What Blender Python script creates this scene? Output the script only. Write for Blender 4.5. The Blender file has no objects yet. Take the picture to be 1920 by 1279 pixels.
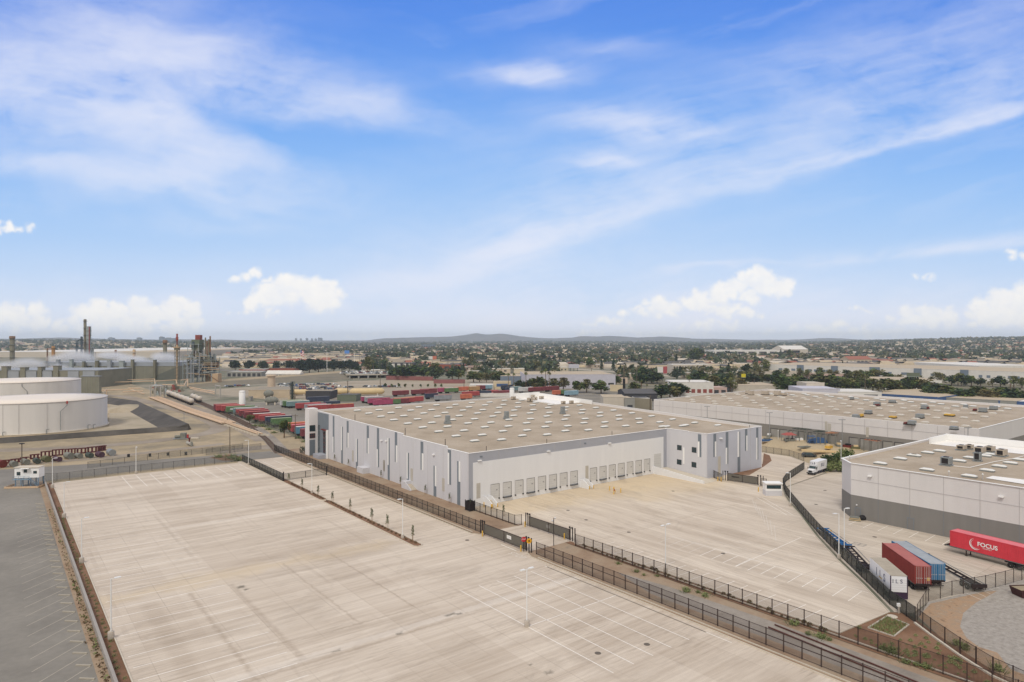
import bpy, math, random
import numpy as np
from mathutils import Vector, Matrix
random.seed(7)
R = math.radians
sc = bpy.context.scene
COL = sc.collection
# ---------------------------------------------------------------- camera
F, CX, CY, H = 1250.0, 960.0, 637.5, 40.0
cd = bpy.data.cameras.new('camera'); cam = bpy.data.objects.new('camera', cd); COL.objects.link(cam)
cam.location = (0, 0, H); cam.rotation_euler = (R(90), 0, 0)
cd.sensor_width = 36; cd.lens = 36*F/1920; cd.shift_y = -(639.5-CY)/1920*-1*-1
cd.clip_start = .5; cd.clip_end = 80000
sc.camera = cam
sc.cycles.volume_bounces = 3; sc.cycles.transparent_max_bounces = 16
sc.view_settings.view_transform = 'Standard'; sc.view_settings.look = 'None'
sc.view_settings.exposure = 0.0; sc.view_settings.gamma = 1
# ---------------------------------------------------------------- sky
SUN_EL, SUN_AZ = R(52), R(200)      # azimuth clockwise from +Y
W = bpy.data.worlds.new('World'); sc.world = W; W.use_nodes = True
nt = W.node_tree; nt.nodes.clear()
def N(tree, t, **k):
    n = tree.nodes.new(t)
    for a, b in k.items():
        if a.startswith('i_'):
            n.inputs[int(a[2:])].default_value = b
        else: setattr(n, a, b)
    return n
def L(tree, a, b): tree.links.new(a, b)
def mth(tree, op, a, b=None, c=None, clamp=False):
    n = tree.nodes.new('ShaderNodeMath'); n.operation = op; n.use_clamp = clamp
    for i, v in enumerate((a, b, c)):
        if v is None: continue
        if isinstance(v, (int, float)): n.inputs[i].default_value = v
        else: tree.links.new(v, n.inputs[i])
    return n.outputs[0]
def mixc(tree, f, a, b, mode='MIX'):
    n = tree.nodes.new('ShaderNodeMix'); n.data_type = 'RGBA'; n.blend_type = mode
    for s, v in ((0, f), (6, a), (7, b)):
        if isinstance(v, (int, float)): n.inputs[s].default_value = v
        elif isinstance(v, tuple): n.inputs[s].default_value = v if len(v) == 4 else (*v, 1)
        else: tree.links.new(v, n.inputs[s])
    return n.outputs[2]
def srgb(r, g, b):
    f = lambda c: (c/255/12.92) if c/255 <= .04045 else ((c/255+.055)/1.055)**2.4
    return (f(r), f(g), f(b))
def cloud_maps(X, Y):
    """X,Y arrays in degrees-like plane units (1250 = 1 unit of tan); returns cirrus, cumulus, shade"""
    rs = np.random.RandomState(11)
    tab = rs.rand(256, 256).astype(np.float32)
    def vn(x, y):
        xi = np.floor(x).astype(np.int64); yi = np.floor(y).astype(np.int64); fx = x-xi; fy = y-yi
        fx = fx*fx*fx*(fx*(fx*6-15)+10); fy = fy*fy*fy*(fy*(fy*6-15)+10)
        a = tab[yi & 255, xi & 255]; b = tab[yi & 255, (xi+1) & 255]; c = tab[(yi+1) & 255, xi & 255]; d = tab[(yi+1) & 255, (xi+1) & 255]
        return (a*(1-fx)+b*fx)*(1-fy)+(c*(1-fx)+d*fx)*fy
    def fbm(x, y, o, g=.5, seed=0):
        s = 0; w = 1; t = 0
        for k in range(o):
            ang = .5+k*1.3+seed; cx, sx = np.cos(ang), np.sin(ang)
            s = s+w*vn(x*cx-y*sx+17.3*k+seed*31, x*sx+y*cx+9.1*k+seed*7) if seed >= 0 else s+w*vn(x+17.3*k, y+9.1*k-seed*5)
            t += w; w *= g; x = x*2.03; y = y*2.03
        return s/t
    def el(x, y, cx, cy, rx, ry, rot):
        a = np.radians(rot); dx = x-cx; dy = -(y-cy); u = (dx*np.cos(a)+dy*np.sin(a))/rx; v = (-dx*np.sin(a)+dy*np.cos(a))/ry
        return u, v
    ss = lambda a, b, x: (lambda t: t*t*(3-2*t))(np.clip((x-a)/(b-a), 0, 1))
    # ---------------- cirrus
    wx = X+120*(fbm(X/260, Y/170, 4, .5, 1)-.5)+30*(fbm(X/60, Y/40, 4, .5, 2)-.5)
    wy = Y+70*(fbm(X/260, Y/170, 4, .5, 3)-.5)+18*(fbm(X/60, Y/30, 4, .5, 4)-.5)
    cir = [(255, 85, 230, 95, -12, .62), (60, 190, 380, 90, -6, .55), (230, 205, 330, 60, -22, .62), (430, 290, 230, 40, -18, .35), (560, 172, 260, 40, -17, .60), (655, 212, 85, 24, 6, .55), (470, 120, 220, 60, -20, .25),
           (150, 318, 300, 20, -8, .72), (330, 318, 110, 32, 15, .35), (210, 365, 200, 20, 4, .35), (370, 412, 120, 14, -2, .30), (972, 127, 70, 15, 3, .65), (960, 122, 130, 22, 3, .22), (1205, 243, 95, 22, -8, .70), (1185, 232, 160, 34, -6, .15),
           (1125, 307, 50, 17, -4, .55), (1095, 312, 90, 10, 2, .25), (1130, 70, 120, 18, 0, .18), (1570, 210, 60, 12, 5, .25), (760, 535, 110, 16, 8, .50), (860, 520, 190, 16, 4, .28), (760, 470, 260, 30, 4, .15), (1000, 465, 160, 20, 10, .22), (1150, 380, 320, 60, 15, .22),
           (1330, 512, 110, 5, 5, .35), (1225, 548, 120, 7, 0, .30), (1700, 110, 330, 80, 22, .26), (1420, 120, 260, 60, 12, .12), (1850, 150, 170, 34, 24, .25), (560, 560, 500, 70, 0, .12), (1300, 560, 700, 60, 0, .12), (500, 620, 900, 50, 0, .3), (1400, 620, 900, 50, 0, .3), (470, 232, 150, 20, -24, -.55), (640, 262, 170, 22, -4, -.35), (80, 292, 120, 9, -4, -.35), (330, 285, 60, 8, -12, -.25), (270, 85, 90, 60, -30, .35), (120, 215, 240, 50, -8, .3), (250, 110, 90, 90, 0, .1), (200, 600, 330, 34, 0, .4), (560, 588, 190, 26, 0, .35), (1300, 600, 240, 26, 0, .4), (1800, 600, 240, 34, 0, .45)]
    m = np.zeros_like(X)
    for (cx, cy, rx, ry, rot, w) in cir:
        u, v = el(wx, wy, cx, cy, rx*1.15, ry*1.25, rot); m = m+w*np.exp(-(u*u+v*v)**1.0)
    # the long streak, sharper along its lower edge
    yc = np.interp(wx, [860, 960, 1100, 1250, 1400, 1500, 1600, 1720, 1830, 1920, 2300], [480, 472, 436, 392, 345, 312, 288, 250, 226, 203, 110])
    dd = (Y+.35*(wy-Y)) - yc
    fade = ss(820, 960, wx)
    up = np.interp(wx, [860, 1200, 1500, 1920], [30, 44, 26, 20]); lo = np.interp(wx, [860, 1200, 1500, 1920], [16, 18, 9, 6])
    m = m+fade*np.interp(wx, [860, 1100, 1300, 1480, 1800, 1920], [.42, .32, .26, .52, .68, .5])*np.where(dd < 0, np.exp(-(dd/up)**2), np.exp(-(dd/lo)**2))
    m = m+fade*.22*np.where(dd < 0, np.exp(-(dd/120)**2), np.exp(-(dd/14)**2))
    yc2 = np.interp(wx, [1440, 1600, 1750, 1920, 2300], [497, 484, 470, 455, 430]); d2 = (Y+.2*(wy-Y))-yc2
    m = m+ss(1420, 1560, wx)*.62*np.where(d2 < 0, np.exp(-(d2/16)**2), np.exp(-(d2/9)**2))
    a = np.radians(14); xr = X*np.cos(a)-Y*np.sin(a); yr = X*np.sin(a)+Y*np.cos(a)
    # fibres follow a gently bending flow
    f1 = fbm(xr/330+(wx-X)/160, yr/44+(wy-Y)/60, 6, .58, -1); f2 = fbm(xr/120+(wx-X)/60, yr/12+(wy-Y)/30, 5, .55, -2)
    b = np.radians(-12); xl = X*np.cos(b)-Y*np.sin(b); yl = X*np.sin(b)+Y*np.cos(b)
    g1 = fbm(xl/300+(wx-X)/120, yl/48+(wy-Y)/50, 6, .58, -3); g2 = fbm(xl/110+(wx-X)/60, yl/13+(wy-Y)/30, 5, .55, -4)
    k = ss(650, 1000, X); f1 = f1*k+g1*(1-k); f2 = f2*k+g2*(1-k)
    fib = .66+(.45+.5*k)*(f1-.5)+(.28+.3*k)*(f2-.5)+1.5*(fbm(wx/170, wy/80, 6, .6, 12)-.5)
    lm = .66+.34*k; m = np.clip(m, 0, 9)*lm; cirrus = m*np.clip(fib*1.5, .15, 1.9)
    thin = (ss(.50, .85, f1)*.22+.04*f2)*(.4+.6*k)
    cirrus = np.maximum(cirrus, thin*ss(640, 100, Y)*.6)+.15*thin
    cirrus = 1-np.exp(-cirrus*1.15)
    # ---------------- cumulus: flat-bottomed heaps built from many puffs
    cum = [(545, 560, 88, 42), (612, 552, 34, 18), (470, 528, 46, 13), (475, 590, 60, 8), (35, 604, 52, 30), (170, 600, 52, 28), (245, 592, 60, 26), (330, 588, 46, 26), (290, 605, 110, 22), (110, 622, 300, 16),
           (1405, 538, 52, 30), (1455, 545, 42, 18), (1350, 565, 80, 22), (1270, 580, 90, 20), (1220, 592, 60, 14), (1140, 608, 55, 11), (1330, 614, 70, 14), (1380, 590, 60, 14), (1735, 600, 60, 22), (1690, 608, 40, 14), (1880, 578, 60, 28), (1850, 605, 130, 22), (1930, 600, 60, 40),
           (1560, 617, 60, 13), (1600, 622, 50, 10), (1470, 624, 50, 8), (1905, 484, 26, 12), (22, 430, 48, 12), (-30, 425, 40, 14), (1730, 523, 26, 6), (1606, 585, 22, 7), (1200, 630, 160, 8), (1650, 630, 100, 9), (700, 632, 90, 5), (2100, 600, 120, 40), (-150, 600, 120, 36), (-350, 590, 90, 30), (2350, 590, 120, 40)]
    rs2 = np.random.RandomState(5)
    wX = X+14*(fbm(X/26, Y/26, 5, .6, 6)-.5)*2; wY = Y+10*(fbm(X/26, Y/26, 5, .6, 7)-.5)*2
    den = np.full_like(X, -9.0)
    for (cx, cy, rx, ry) in cum:
        sel = (np.abs(X-cx) < rx*2+30) & (np.abs(Y-cy) < ry*2.2+30)
        x, y = wX[sel], wY[sel]; loc = den[sel]
        n = max(6, int(rx/5))
        for i in range(n):
            t = rs2.rand()*2-1; env = np.sqrt(max(0, 1-t*t)); px = cx+t*rx*.85; r = (.34+.46*rs2.rand())*ry*(.5+.5*env)+3
            py = cy+ry*.5-r*.5-rs2.rand()*env*ry*1.15
            dq = 1-np.sqrt(((x-px)/(r*1.35))**2+((y-py)/r)**2)
            loc = np.maximum(loc, dq*min(r, 16)/12)
        den[sel] = loc
    detail = fbm(X/11, Y/11, 5, .6, 8)-.5
    dn = den+.50*detail
    soft = ss(-.12, .75, dn)
    cumu = soft*np.clip(.62+.75*fbm(X/50, Y/30, 4, .5, 9), 0, 1)
    cumu = cumu*(1-.35*ss(585, 635, Y))
    # shade: light from the upper side, greyer towards the base
    e = np.roll(np.roll(dn, -5, 0), 0, 1)-np.roll(dn, 5, 0)
    shade = np.clip(.70+.50*fbm(X/20, Y/14, 5, .55, 10)-.25+.18*np.clip(np.roll(dn, 7, 0)*0+dn, -1, 1), 0, 1)
    return cirrus.astype(np.float32), cumu.astype(np.float32), shade.astype(np.float32)
def build_sky():
    T = nt
    tc = N(T, 'ShaderNodeTexCoord'); sp = N(T, 'ShaderNodeSeparateXYZ'); L(T, tc.outputs['Generated'], sp.inputs[0])
    ay = mth(T, 'MAXIMUM', mth(T, 'ABSOLUTE', sp.outputs[1]), .08)
    u = mth(T, 'DIVIDE', sp.outputs[0], ay); v = mth(T, 'DIVIDE', sp.outputs[2], ay)
    sky = N(T, 'ShaderNodeTexSky'); sky.sky_type = 'NISHITA'; sky.sun_disc = False
    sky.sun_elevation = SUN_EL; sky.sun_rotation = SUN_AZ; sky.altitude = 40; sky.air_density = 1.0; sky.dust_density = .6; sky.ozone_density = 2.0
    # pull the physical sky towards the deep polarised blue of the photograph, by height above the horizon
    vc = mth(T, 'MULTIPLY', v, 1.9, clamp=True)
    rp = N(T, 'ShaderNodeValToRGB'); L(T, vc, rp.inputs[0])
    cr = rp.color_ramp; cr.interpolation = 'B_SPLINE'
    stops = [(0, (232, 239, 253)), (.10, (212, 228, 252)), (.28, (178, 211, 250)), (.5, (142, 191, 249)), (.75, (102, 160, 243)), (1, (80, 136, 232))]
    cr.elements[0].position = 0; cr.elements[1].position = 1
    for p, c in stops[1:-1]: cr.elements.new(p)
    for e, (p, c) in zip(cr.elements, stops): e.color = (*srgb(*c), 1)
    ramp10 = mixc(T, 1.0, rp.outputs[0], (10, 10, 10, 1), 'MULTIPLY')
    base = mixc(T, .96, sky.outputs[0], ramp10)
    # clouds: computed above from layered noise, spread over the front half of the sky by direction
    step = 1.6; xs = np.arange(-900, 2820, step, dtype=np.float32); ys = np.arange(640, -700, -step, dtype=np.float32)
    X, Y = np.meshgrid(xs, ys); ci, cu, shd = cloud_maps(X, Y)
    im = bpy.data.images.new('cloud_layers', len(xs), len(ys), float_buffer=True, alpha=False); im.colorspace_settings.name = 'Non-Color'
    buf = np.ones((len(ys), len(xs), 4), np.float32); buf[..., 0] = ci; buf[..., 1] = cu; buf[..., 2] = shd
    im.pixels.foreach_set(buf.ravel()); im.update()
    cb = N(T, 'ShaderNodeCombineXYZ')
    L(T, mth(T, 'MULTIPLY_ADD', u, F/(len(xs)*step), (CX+900)/(len(xs)*step)), cb.inputs[0]); L(T, mth(T, 'MULTIPLY_ADD', v, F/(len(ys)*step), (640-CY)/(len(ys)*step)), cb.inputs[1])
    it = N(T, 'ShaderNodeTexImage', interpolation='Cubic', extension='CLIP'); it.image = im; L(T, cb.outputs[0], it.inputs[0])
    sp2 = N(T, 'ShaderNodeSeparateColor'); L(T, it.outputs[0], sp2.inputs[0])
    c1 = mixc(T, mth(T, 'MULTIPLY', sp2.outputs[0], .86), base, (*[x*10 for x in srgb(238, 240, 252)], 1))
    ccol = mixc(T, sp2.outputs[2], (*[x*10 for x in srgb(224, 230, 246)], 1), (*[x*10 for x in srgb(255, 253, 250)], 1))
    c2 = mixc(T, sp2.outputs[1], c1, ccol)
    # overhead and behind, out of view, a warm white overcast added as soft fill
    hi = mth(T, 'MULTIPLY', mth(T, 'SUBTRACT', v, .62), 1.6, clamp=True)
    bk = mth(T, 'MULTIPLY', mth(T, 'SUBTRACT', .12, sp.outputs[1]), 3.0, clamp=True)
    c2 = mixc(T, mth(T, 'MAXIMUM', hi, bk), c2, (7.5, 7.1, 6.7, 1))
    # nothing but plain haze colour below the horizon
    below = mth(T, 'GREATER_THAN', 0, sp.outputs[2])
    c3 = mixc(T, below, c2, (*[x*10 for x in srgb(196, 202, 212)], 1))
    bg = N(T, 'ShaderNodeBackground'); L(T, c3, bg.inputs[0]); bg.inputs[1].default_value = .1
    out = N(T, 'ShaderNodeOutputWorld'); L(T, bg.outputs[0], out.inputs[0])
build_sky()
sd = bpy.data.lights.new('sun', 'SUN'); sd.energy = 1.7; sd.angle = R(13); sd.color = (1, .965, .91)
sun = bpy.data.objects.new('sun', sd); COL.objects.link(sun)
d = Vector((math.sin(SUN_AZ)*math.cos(SUN_EL), math.cos(SUN_AZ)*math.cos(SUN_EL), math.sin(SUN_EL)))
sun.rotation_euler = d.to_track_quat('Z', 'Y').to_euler(); sun.location = (0, -50, 200)

# ---------------------------------------------------------------- where things stand
PH = R(37.8); C_, S_ = math.cos(PH), math.sin(PH)
Y0 = 158.6; X0 = (877-CX)/F*Y0            # near corner of the big warehouse
def P(px, py, z=0.0):
    Y = F*(H-z)/(py-CY); return ((px-CX)/F*Y, Y)
def W2(b, a):                              # site frame (b along the dock wall, a along the long side) -> world
    return (X0+b*C_-a*S_, Y0+b*S_+a*C_)
def S2(px, py, z=0.0):
    X, Y = P(px, py, z); dx, dy = X-X0, Y-Y0
    return (dx*C_+dy*S_, -dx*S_+dy*C_)
def wa(px, py, b=0.0):
    k = (px-CX)/F; a = (X0+b*C_-k*(Y0+b*S_))/(k*C_+S_); Y = Y0+b*S_+a*C_
    return a, H-(py-CY)*Y/F
def wb(px, py, a=0.0):
    k = (px-CX)/F; b = (k*(Y0+a*C_)-X0+a*S_)/(C_-k*S_); Y = Y0+b*S_+a*C_
    return b, H-(py-CY)*Y/F
# ---------------------------------------------------------------- mesh helpers
class MB:
    def __init__(s): s.v = []; s.f = []; s.m = []; s.mats = []; s.sm = []
    def mi(s, m):
        if m not in s.mats: s.mats.append(m)
        return s.mats.index(m)
    def add(s, vs, fs, m, smooth=False):
        o = len(s.v); s.v += [tuple(v) for v in vs]; k = s.mi(m)
        for f in fs: s.f.append([i+o for i in f]); s.m.append(k); s.sm.append(smooth)
    def poly(s, pts, m): s.add(pts, [list(range(len(pts)))], m)
    def box(s, x0, x1, y0, y1, z0, z1, m):
        s.hexa([(x0, y0), (x1, y0), (x1, y1), (x0, y1)], z0, z1, m)
    def hexa(s, q, z0, z1, m, z1b=None):
        n = len(q); z = z1b or [z1]*n
        vs = [(x, y, z0) for x, y in q]+[(x, y, z[i]) for i, (x, y) in enumerate(q)]
        fs = [list(range(n))[::-1], list(range(n, 2*n))]+[[i, (i+1) % n, n+(i+1) % n, n+i] for i in range(n)]
        s.add(vs, fs, m)
    def bar(s, p, q, w, h, m):             # rectangular bar between two 3-D points
        p, q = Vector(p), Vector(q); d = (q-p)
        if d.length < 1e-6: return
        d.normalize(); up = Vector((0, 0, 1))
        if abs(d.z) > .95: up = Vector((1, 0, 0))
        x = d.cross(up).normalized()*w/2; y = x.cross(d).normalized()*h/2
        vs = [p-x-y, p+x-y, p+x+y, p-x+y, q-x-y, q+x-y, q+x+y, q-x+y]
        s.add(vs, [[3, 2, 1, 0], [4, 5, 6, 7], [0, 1, 5, 4], [1, 2, 6, 5], [2, 3, 7, 6], [3, 0, 4, 7]], m)
    def tube(s, p, q, r, m, n=8, r2=None, caps=True, smooth=True):
        p, q = Vector(p), Vector(q); d = (q-p).normalized(); r2 = r if r2 is None else r2
        up = Vector((0, 0, 1)) if abs(d.z) < .95 else Vector((1, 0, 0))
        x = d.cross(up).normalized(); y = x.cross(d)
        c = [(math.cos(2*math.pi*i/n), math.sin(2*math.pi*i/n)) for i in range(n)]
        vs = [p+(x*a+y*b)*r for a, b in c]+[q+(x*a+y*b)*r2 for a, b in c]
        s.add(vs, [[i, (i+1) % n, n+(i+1) % n, n+i] for i in range(n)], m, smooth)
        if caps: s.add(vs, [list(range(n))[::-1], list(range(n, 2*n))], m)
    def path(s, pts, r, m, n=8):
        for a, b in zip(pts, pts[1:]): s.tube(a, b, r, m, n)
    def lathe(s, prof, m, n=16, c=(0, 0, 0), axis='z', smooth=True):
        vs = []; k = len(prof)
        for r, z in prof:
            for i in range(n):
                t = 2*math.pi*i/n; x, y = r*math.cos(t), r*math.sin(t)
                vs.append((c[0]+x, c[1]+y, c[2]+z) if axis == 'z' else ((c[0]+z, c[1]+x, c[2]+y) if axis == 'x' else (c[0]+x, c[1]+z, c[2]+y)))
        fs = [[j*n+i, j*n+(i+1) % n, (j+1)*n+(i+1) % n, (j+1)*n+i] for j in range(k-1) for i in range(n)]
        s.add(vs, fs, m, smooth); s.add(vs, [list(range(n)), list(range((k-1)*n, k*n))], m)
    def build(s, name, parent=None, loc=None, rot=None):
        me = bpy.data.meshes.new(name); me.from_pydata(s.v, [], s.f)
        for m in s.mats: me.materials.append(m)
        me.polygons.foreach_set('material_index', s.m); me.polygons.foreach_set('use_smooth', s.sm); me.update()
        o = bpy.data.objects.new(name, me); COL.objects.link(o)
        if parent: o.parent = parent
        if loc: o.location = loc
        if rot is not None: o.rotation_euler = (0, 0, rot)
        return o
def tag(o, label=None, cat=None, group=None, kind=None):
    if label: o['label'] = label
    if cat: o['category'] = cat
    if group: o['group'] = group
    if kind: o['kind'] = kind
    return o
def thing(name, label, cat, loc=(0, 0, 0), rot=0.0, group=None):
    o = bpy.data.objects.new(name, None); COL.objects.link(o); o.location = loc if len(loc) == 3 else (*loc, 0); o.rotation_euler = (0, 0, rot)
    o.empty_display_size = .2
    return tag(o, label, cat, group)
KIDS = {}
def dup(root, loc, rot=None, label=None, group=None, scale=None):
    def cp(o, par):
        c = o.copy(); COL.objects.link(c); c.parent = par
        for ch in o.children: cp(ch, c)
        return c
    r = cp(root, None); r.location = loc if len(loc) == 3 else (*loc, 0)
    if rot is not None: r.rotation_euler = (0, 0, rot)
    if scale is not None: r.scale = scale if isinstance(scale, tuple) else (scale,)*3
    if label: r['label'] = label
    if group: r['group'] = group
    return r
def glyphs(txt, size, mat, name, parent, mtx, ext=.004, bold=0.0):
    cu = bpy.data.curves.new('t', 'FONT'); cu.body = txt; cu.size = size; cu.extrude = ext; cu.offset = bold; cu.align_x = 'LEFT'
    to = bpy.data.objects.new('t', cu); COL.objects.link(to)
    me = bpy.data.meshes.new_from_object(to.evaluated_get(bpy.context.evaluated_depsgraph_get()))
    bpy.data.objects.remove(to); bpy.data.curves.remove(cu)
    me.transform(mtx); me.materials.clear(); me.materials.append(mat); me.name = name
    o = bpy.data.objects.new(name, me); COL.objects.link(o); o.parent = parent; return o
# ---------------------------------------------------------------- materials
def M(name, c, rough=.85, var=.12, scale=.6, spec=.3, metal=0.0, det=4, stretch=None, rnd=0.0, hue=0.0, alpha=None, coord='Object'):
    m = bpy.data.materials.new(name); m.use_nodes = True; t = m.node_tree; b = t.nodes['Principled BSDF']
    b.inputs['Roughness'].default_value = rough; b.inputs['Specular IOR Level'].default_value = spec; b.inputs['Metallic'].default_value = metal
    c = srgb(*c)
    col = None
    if var:
        tc = N(t, 'ShaderNodeTexCoord'); vec = tc.outputs[coord]
        if stretch:
            mp = N(t, 'ShaderNodeMapping'); mp.inputs[3].default_value = stretch; L(t, vec, mp.inputs[0]); vec = mp.outputs[0]
        n = N(t, 'ShaderNodeTexNoise'); n.inputs['Scale'].default_value = scale; n.inputs['Detail'].default_value = det; n.inputs['Roughness'].default_value = .6; L(t, vec, n.inputs['Vector'])
        f = mth(t, 'MULTIPLY', mth(t, 'SUBTRACT', n.outputs[0], .28), 2.2, clamp=True)
        col = mixc(t, f, tuple(x*(1-var) for x in c), tuple(min(1, x*(1+var)) for x in c))
    if rnd or hue:
        oi = N(t, 'ShaderNodeObjectInfo'); hs = N(t, 'ShaderNodeHueSaturation')
        if col is None: hs.inputs['Color'].default_value = (*c, 1)
        else: L(t, col, hs.inputs['Color'])
        L(t, mth(t, 'MULTIPLY_ADD', oi.outputs['Random'], rnd*2, 1-rnd), hs.inputs['Value'])
        r2 = mth(t, 'FRACT', mth(t, 'MULTIPLY', oi.outputs['Random'], 7.13))
        L(t, mth(t, 'MULTIPLY_ADD', r2, hue*2, .5-hue), hs.inputs['Hue'])
        col = hs.outputs[0]
    if col is None: b.inputs['Base Color'].default_value = (*c, 1)
    else: L(t, col, b.inputs['Base Color'])
    if alpha is not None: b.inputs['Alpha'].default_value = alpha
    return m
def concrete(name, c1, c2, streak_axis, tan_rules=(), dark=.30, joint=4.9):
    """Slab paving in the site frame: brushed streaks, panel to panel tone, saw-cut joints, stains, tan cured areas."""
    m = bpy.data.materials.new(name); m.use_nodes = True; t = m.node_tree; b = t.nodes['Principled BSDF']
    b.inputs['Roughness'].default_value = .9; b.inputs['Specular IOR Level'].default_value = .2
    tc = N(t, 'ShaderNodeTexCoord'); V = tc.outputs['Object']; sp = N(t, 'ShaderNodeSeparateXYZ'); L(t, V, sp.inputs[0])
    def nz(stretch, s, det=5, rough=.6, dist=0, loc=(0, 0, 0)):
        mp = N(t, 'ShaderNodeMapping'); mp.inputs[3].default_value = stretch; mp.inputs[1].default_value = loc; L(t, V, mp.inputs[0])
        n = N(t, 'ShaderNodeTexNoise'); n.inputs['Scale'].default_value = s; n.inputs['Detail'].default_value = det; n.inputs['Roughness'].default_value = rough; n.inputs['Distortion'].default_value = dist
        L(t, mp.outputs[0], n.inputs['Vector']); return n.outputs[0]
    sx = (.045, 1, 1) if streak_axis == 'x' else (1, .045, 1)
    sx2 = (.012, .30, 1) if streak_axis == 'x' else (.30, .012, 1)
    def win(x, a, b_): return mth(t, 'MULTIPLY', mth(t, 'SUBTRACT', x, a), 1/(b_-a), clamp=True)
    st = win(nz(sx, 1.5, 6, .65), .35, .68); st2 = win(nz(sx2, 1.0, 4, .6, .4), .35, .65)
    big = win(nz((1, 1, 1), .035, 5, .6), .35, .65)
    fine = nz((1, 1, 1), 3.0, 4)
    # panel tone
    px = mth(t, 'FLOOR', mth(t, 'DIVIDE', sp.outputs[0], joint)); py = mth(t, 'FLOOR', mth(t, 'DIVIDE', sp.outputs[1], joint*3.7))
    cb = N(t, 'ShaderNodeCombineXYZ'); L(t, px if streak_axis != 'x' else mth(t, 'FLOOR', mth(t, 'DIVIDE', sp.outputs[0], joint*1.5)), cb.inputs[0]); L(t, py, cb.inputs[1])
    wn = N(t, 'ShaderNodeTexWhiteNoise', noise_dimensions='2D'); L(t, cb.outputs[0], wn.inputs[0])
    v = mth(t, 'MULTIPLY_ADD', st, .44, mth(t, 'MULTIPLY', st2, .44))
    v = mth(t, 'ADD', v, mth(t, 'MULTIPLY', big, .22)); v = mth(t, 'ADD', v, mth(t, 'MULTIPLY', wn.outputs[0], .22)); v = mth(t, 'ADD', v, mth(t, 'MULTIPLY', fine, .12))
    v = mth(t, 'MULTIPLY', v, .80, clamp=True)
    col = mixc(t, v, srgb(*c2), srgb(*c1))
    # tan areas  (x0,x1,y0,y1,soft,strength)
    rag = mth(t, 'MULTIPLY', mth(t, 'SUBTRACT', nz((1, 1, 1), .12, 6, .65), .5), 16)
    rag2 = mth(t, 'MULTIPLY', mth(t, 'SUBTRACT', nz((1, 1, 1), .9, 5, .65), .5), 1.5)
    for (x0, x1, y0, y1, soft, stg, *rest) in tan_rules:
        rg = rag if not rest else rag2
        xx = mth(t, 'ADD', sp.outputs[0], rg); yy = mth(t, 'ADD', sp.outputs[1], rg)
        k = 1/soft
        f = mth(t, 'MINIMUM', mth(t, 'MINIMUM', mth(t, 'SUBTRACT', xx, x0), mth(t, 'SUBTRACT', x1, xx)), mth(t, 'MINIMUM', mth(t, 'SUBTRACT', yy, y0), mth(t, 'SUBTRACT', y1, yy)))
        f = mth(t, 'MULTIPLY', mth(t, 'MULTIPLY', f, k, clamp=True), stg)
        f = mth(t, 'MULTIPLY', f, mth(t, 'MULTIPLY_ADD', st, -.35, 1.0))
        col = mixc(t, f, col, srgb(*(rest[0] if rest else (205, 186, 156))))
    # trowel marks and tyre scuffs: short darker dashes along the pour, gathered in patches
    sx3 = (.10, 1.0, 1) if streak_axis == 'x' else (1.0, .10, 1)
    da = win(nz(sx3, 2.6, 4, .6, 0, (3, 7, 0)), .50, .66); pa = win(nz((1, 1, 1), .06, 4, .6, 0, (31, 2, 0)), .44, .62)
    col = mixc(t, mth(t, 'MULTIPLY', mth(t, 'MULTIPLY', da, pa), .42), col, srgb(140, 126, 112))
    sm = win(nz((.35, 1, 1) if streak_axis == 'x' else (1, .35, 1), .16, 5, .62, .6, (2, 19, 0)), .52, .74)
    col = mixc(t, mth(t, 'MULTIPLY', sm, .40), col, srgb(148, 133, 117))
    sp3 = win(nz((1, 1, 1), .9, 3, .5, .3, (50, 8, 0)), .765, .80); col = mixc(t, mth(t, 'MULTIPLY', sp3, .6), col, srgb(104, 98, 88))
    # stains
    sn = win(nz((1, 1, 1), .11, 6, .7, 1.0, (9, 4, 0)), .60, .78)
    col = mixc(t, mth(t, 'MULTIPLY', sn, dark), col, srgb(120, 112, 104))
    # saw-cut joints
    def jt(o, sp_, w, off=0.0):
        fr = mth(t, 'FRACT', mth(t, 'DIVIDE', mth(t, 'ADD', o, off+1000*sp_), sp_)); e = mth(t, 'ABSOLUTE', mth(t, 'SUBTRACT', fr, .5))
        return mth(t, 'GREATER_THAN', e, .5-w/sp_/2)
    j1 = mth(t, 'MAXIMUM', jt(sp.outputs[0], joint, .10), jt(sp.outputs[1], joint*3.7, .12))
    j1 = mth(t, 'MULTIPLY', j1, mth(t, 'MULTIPLY_ADD', win(nz((1, 1, 1), .07, 3),  .4, .65), .30, .05))
    col = mixc(t, j1, col, srgb(122, 108, 94))
    # wider worn drive lines
    j2 = mth(t, 'MULTIPLY', jt(sp.outputs[0], joint*3, .7, 1.3), mth(t, 'MULTIPLY', win(nz((.3, .05, 1), .8, 5, .65), .48, .7), .32))
    col = mixc(t, j2, col, srgb(140, 124, 108))
    L(t, col, b.inputs['Base Color']); return m
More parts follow.
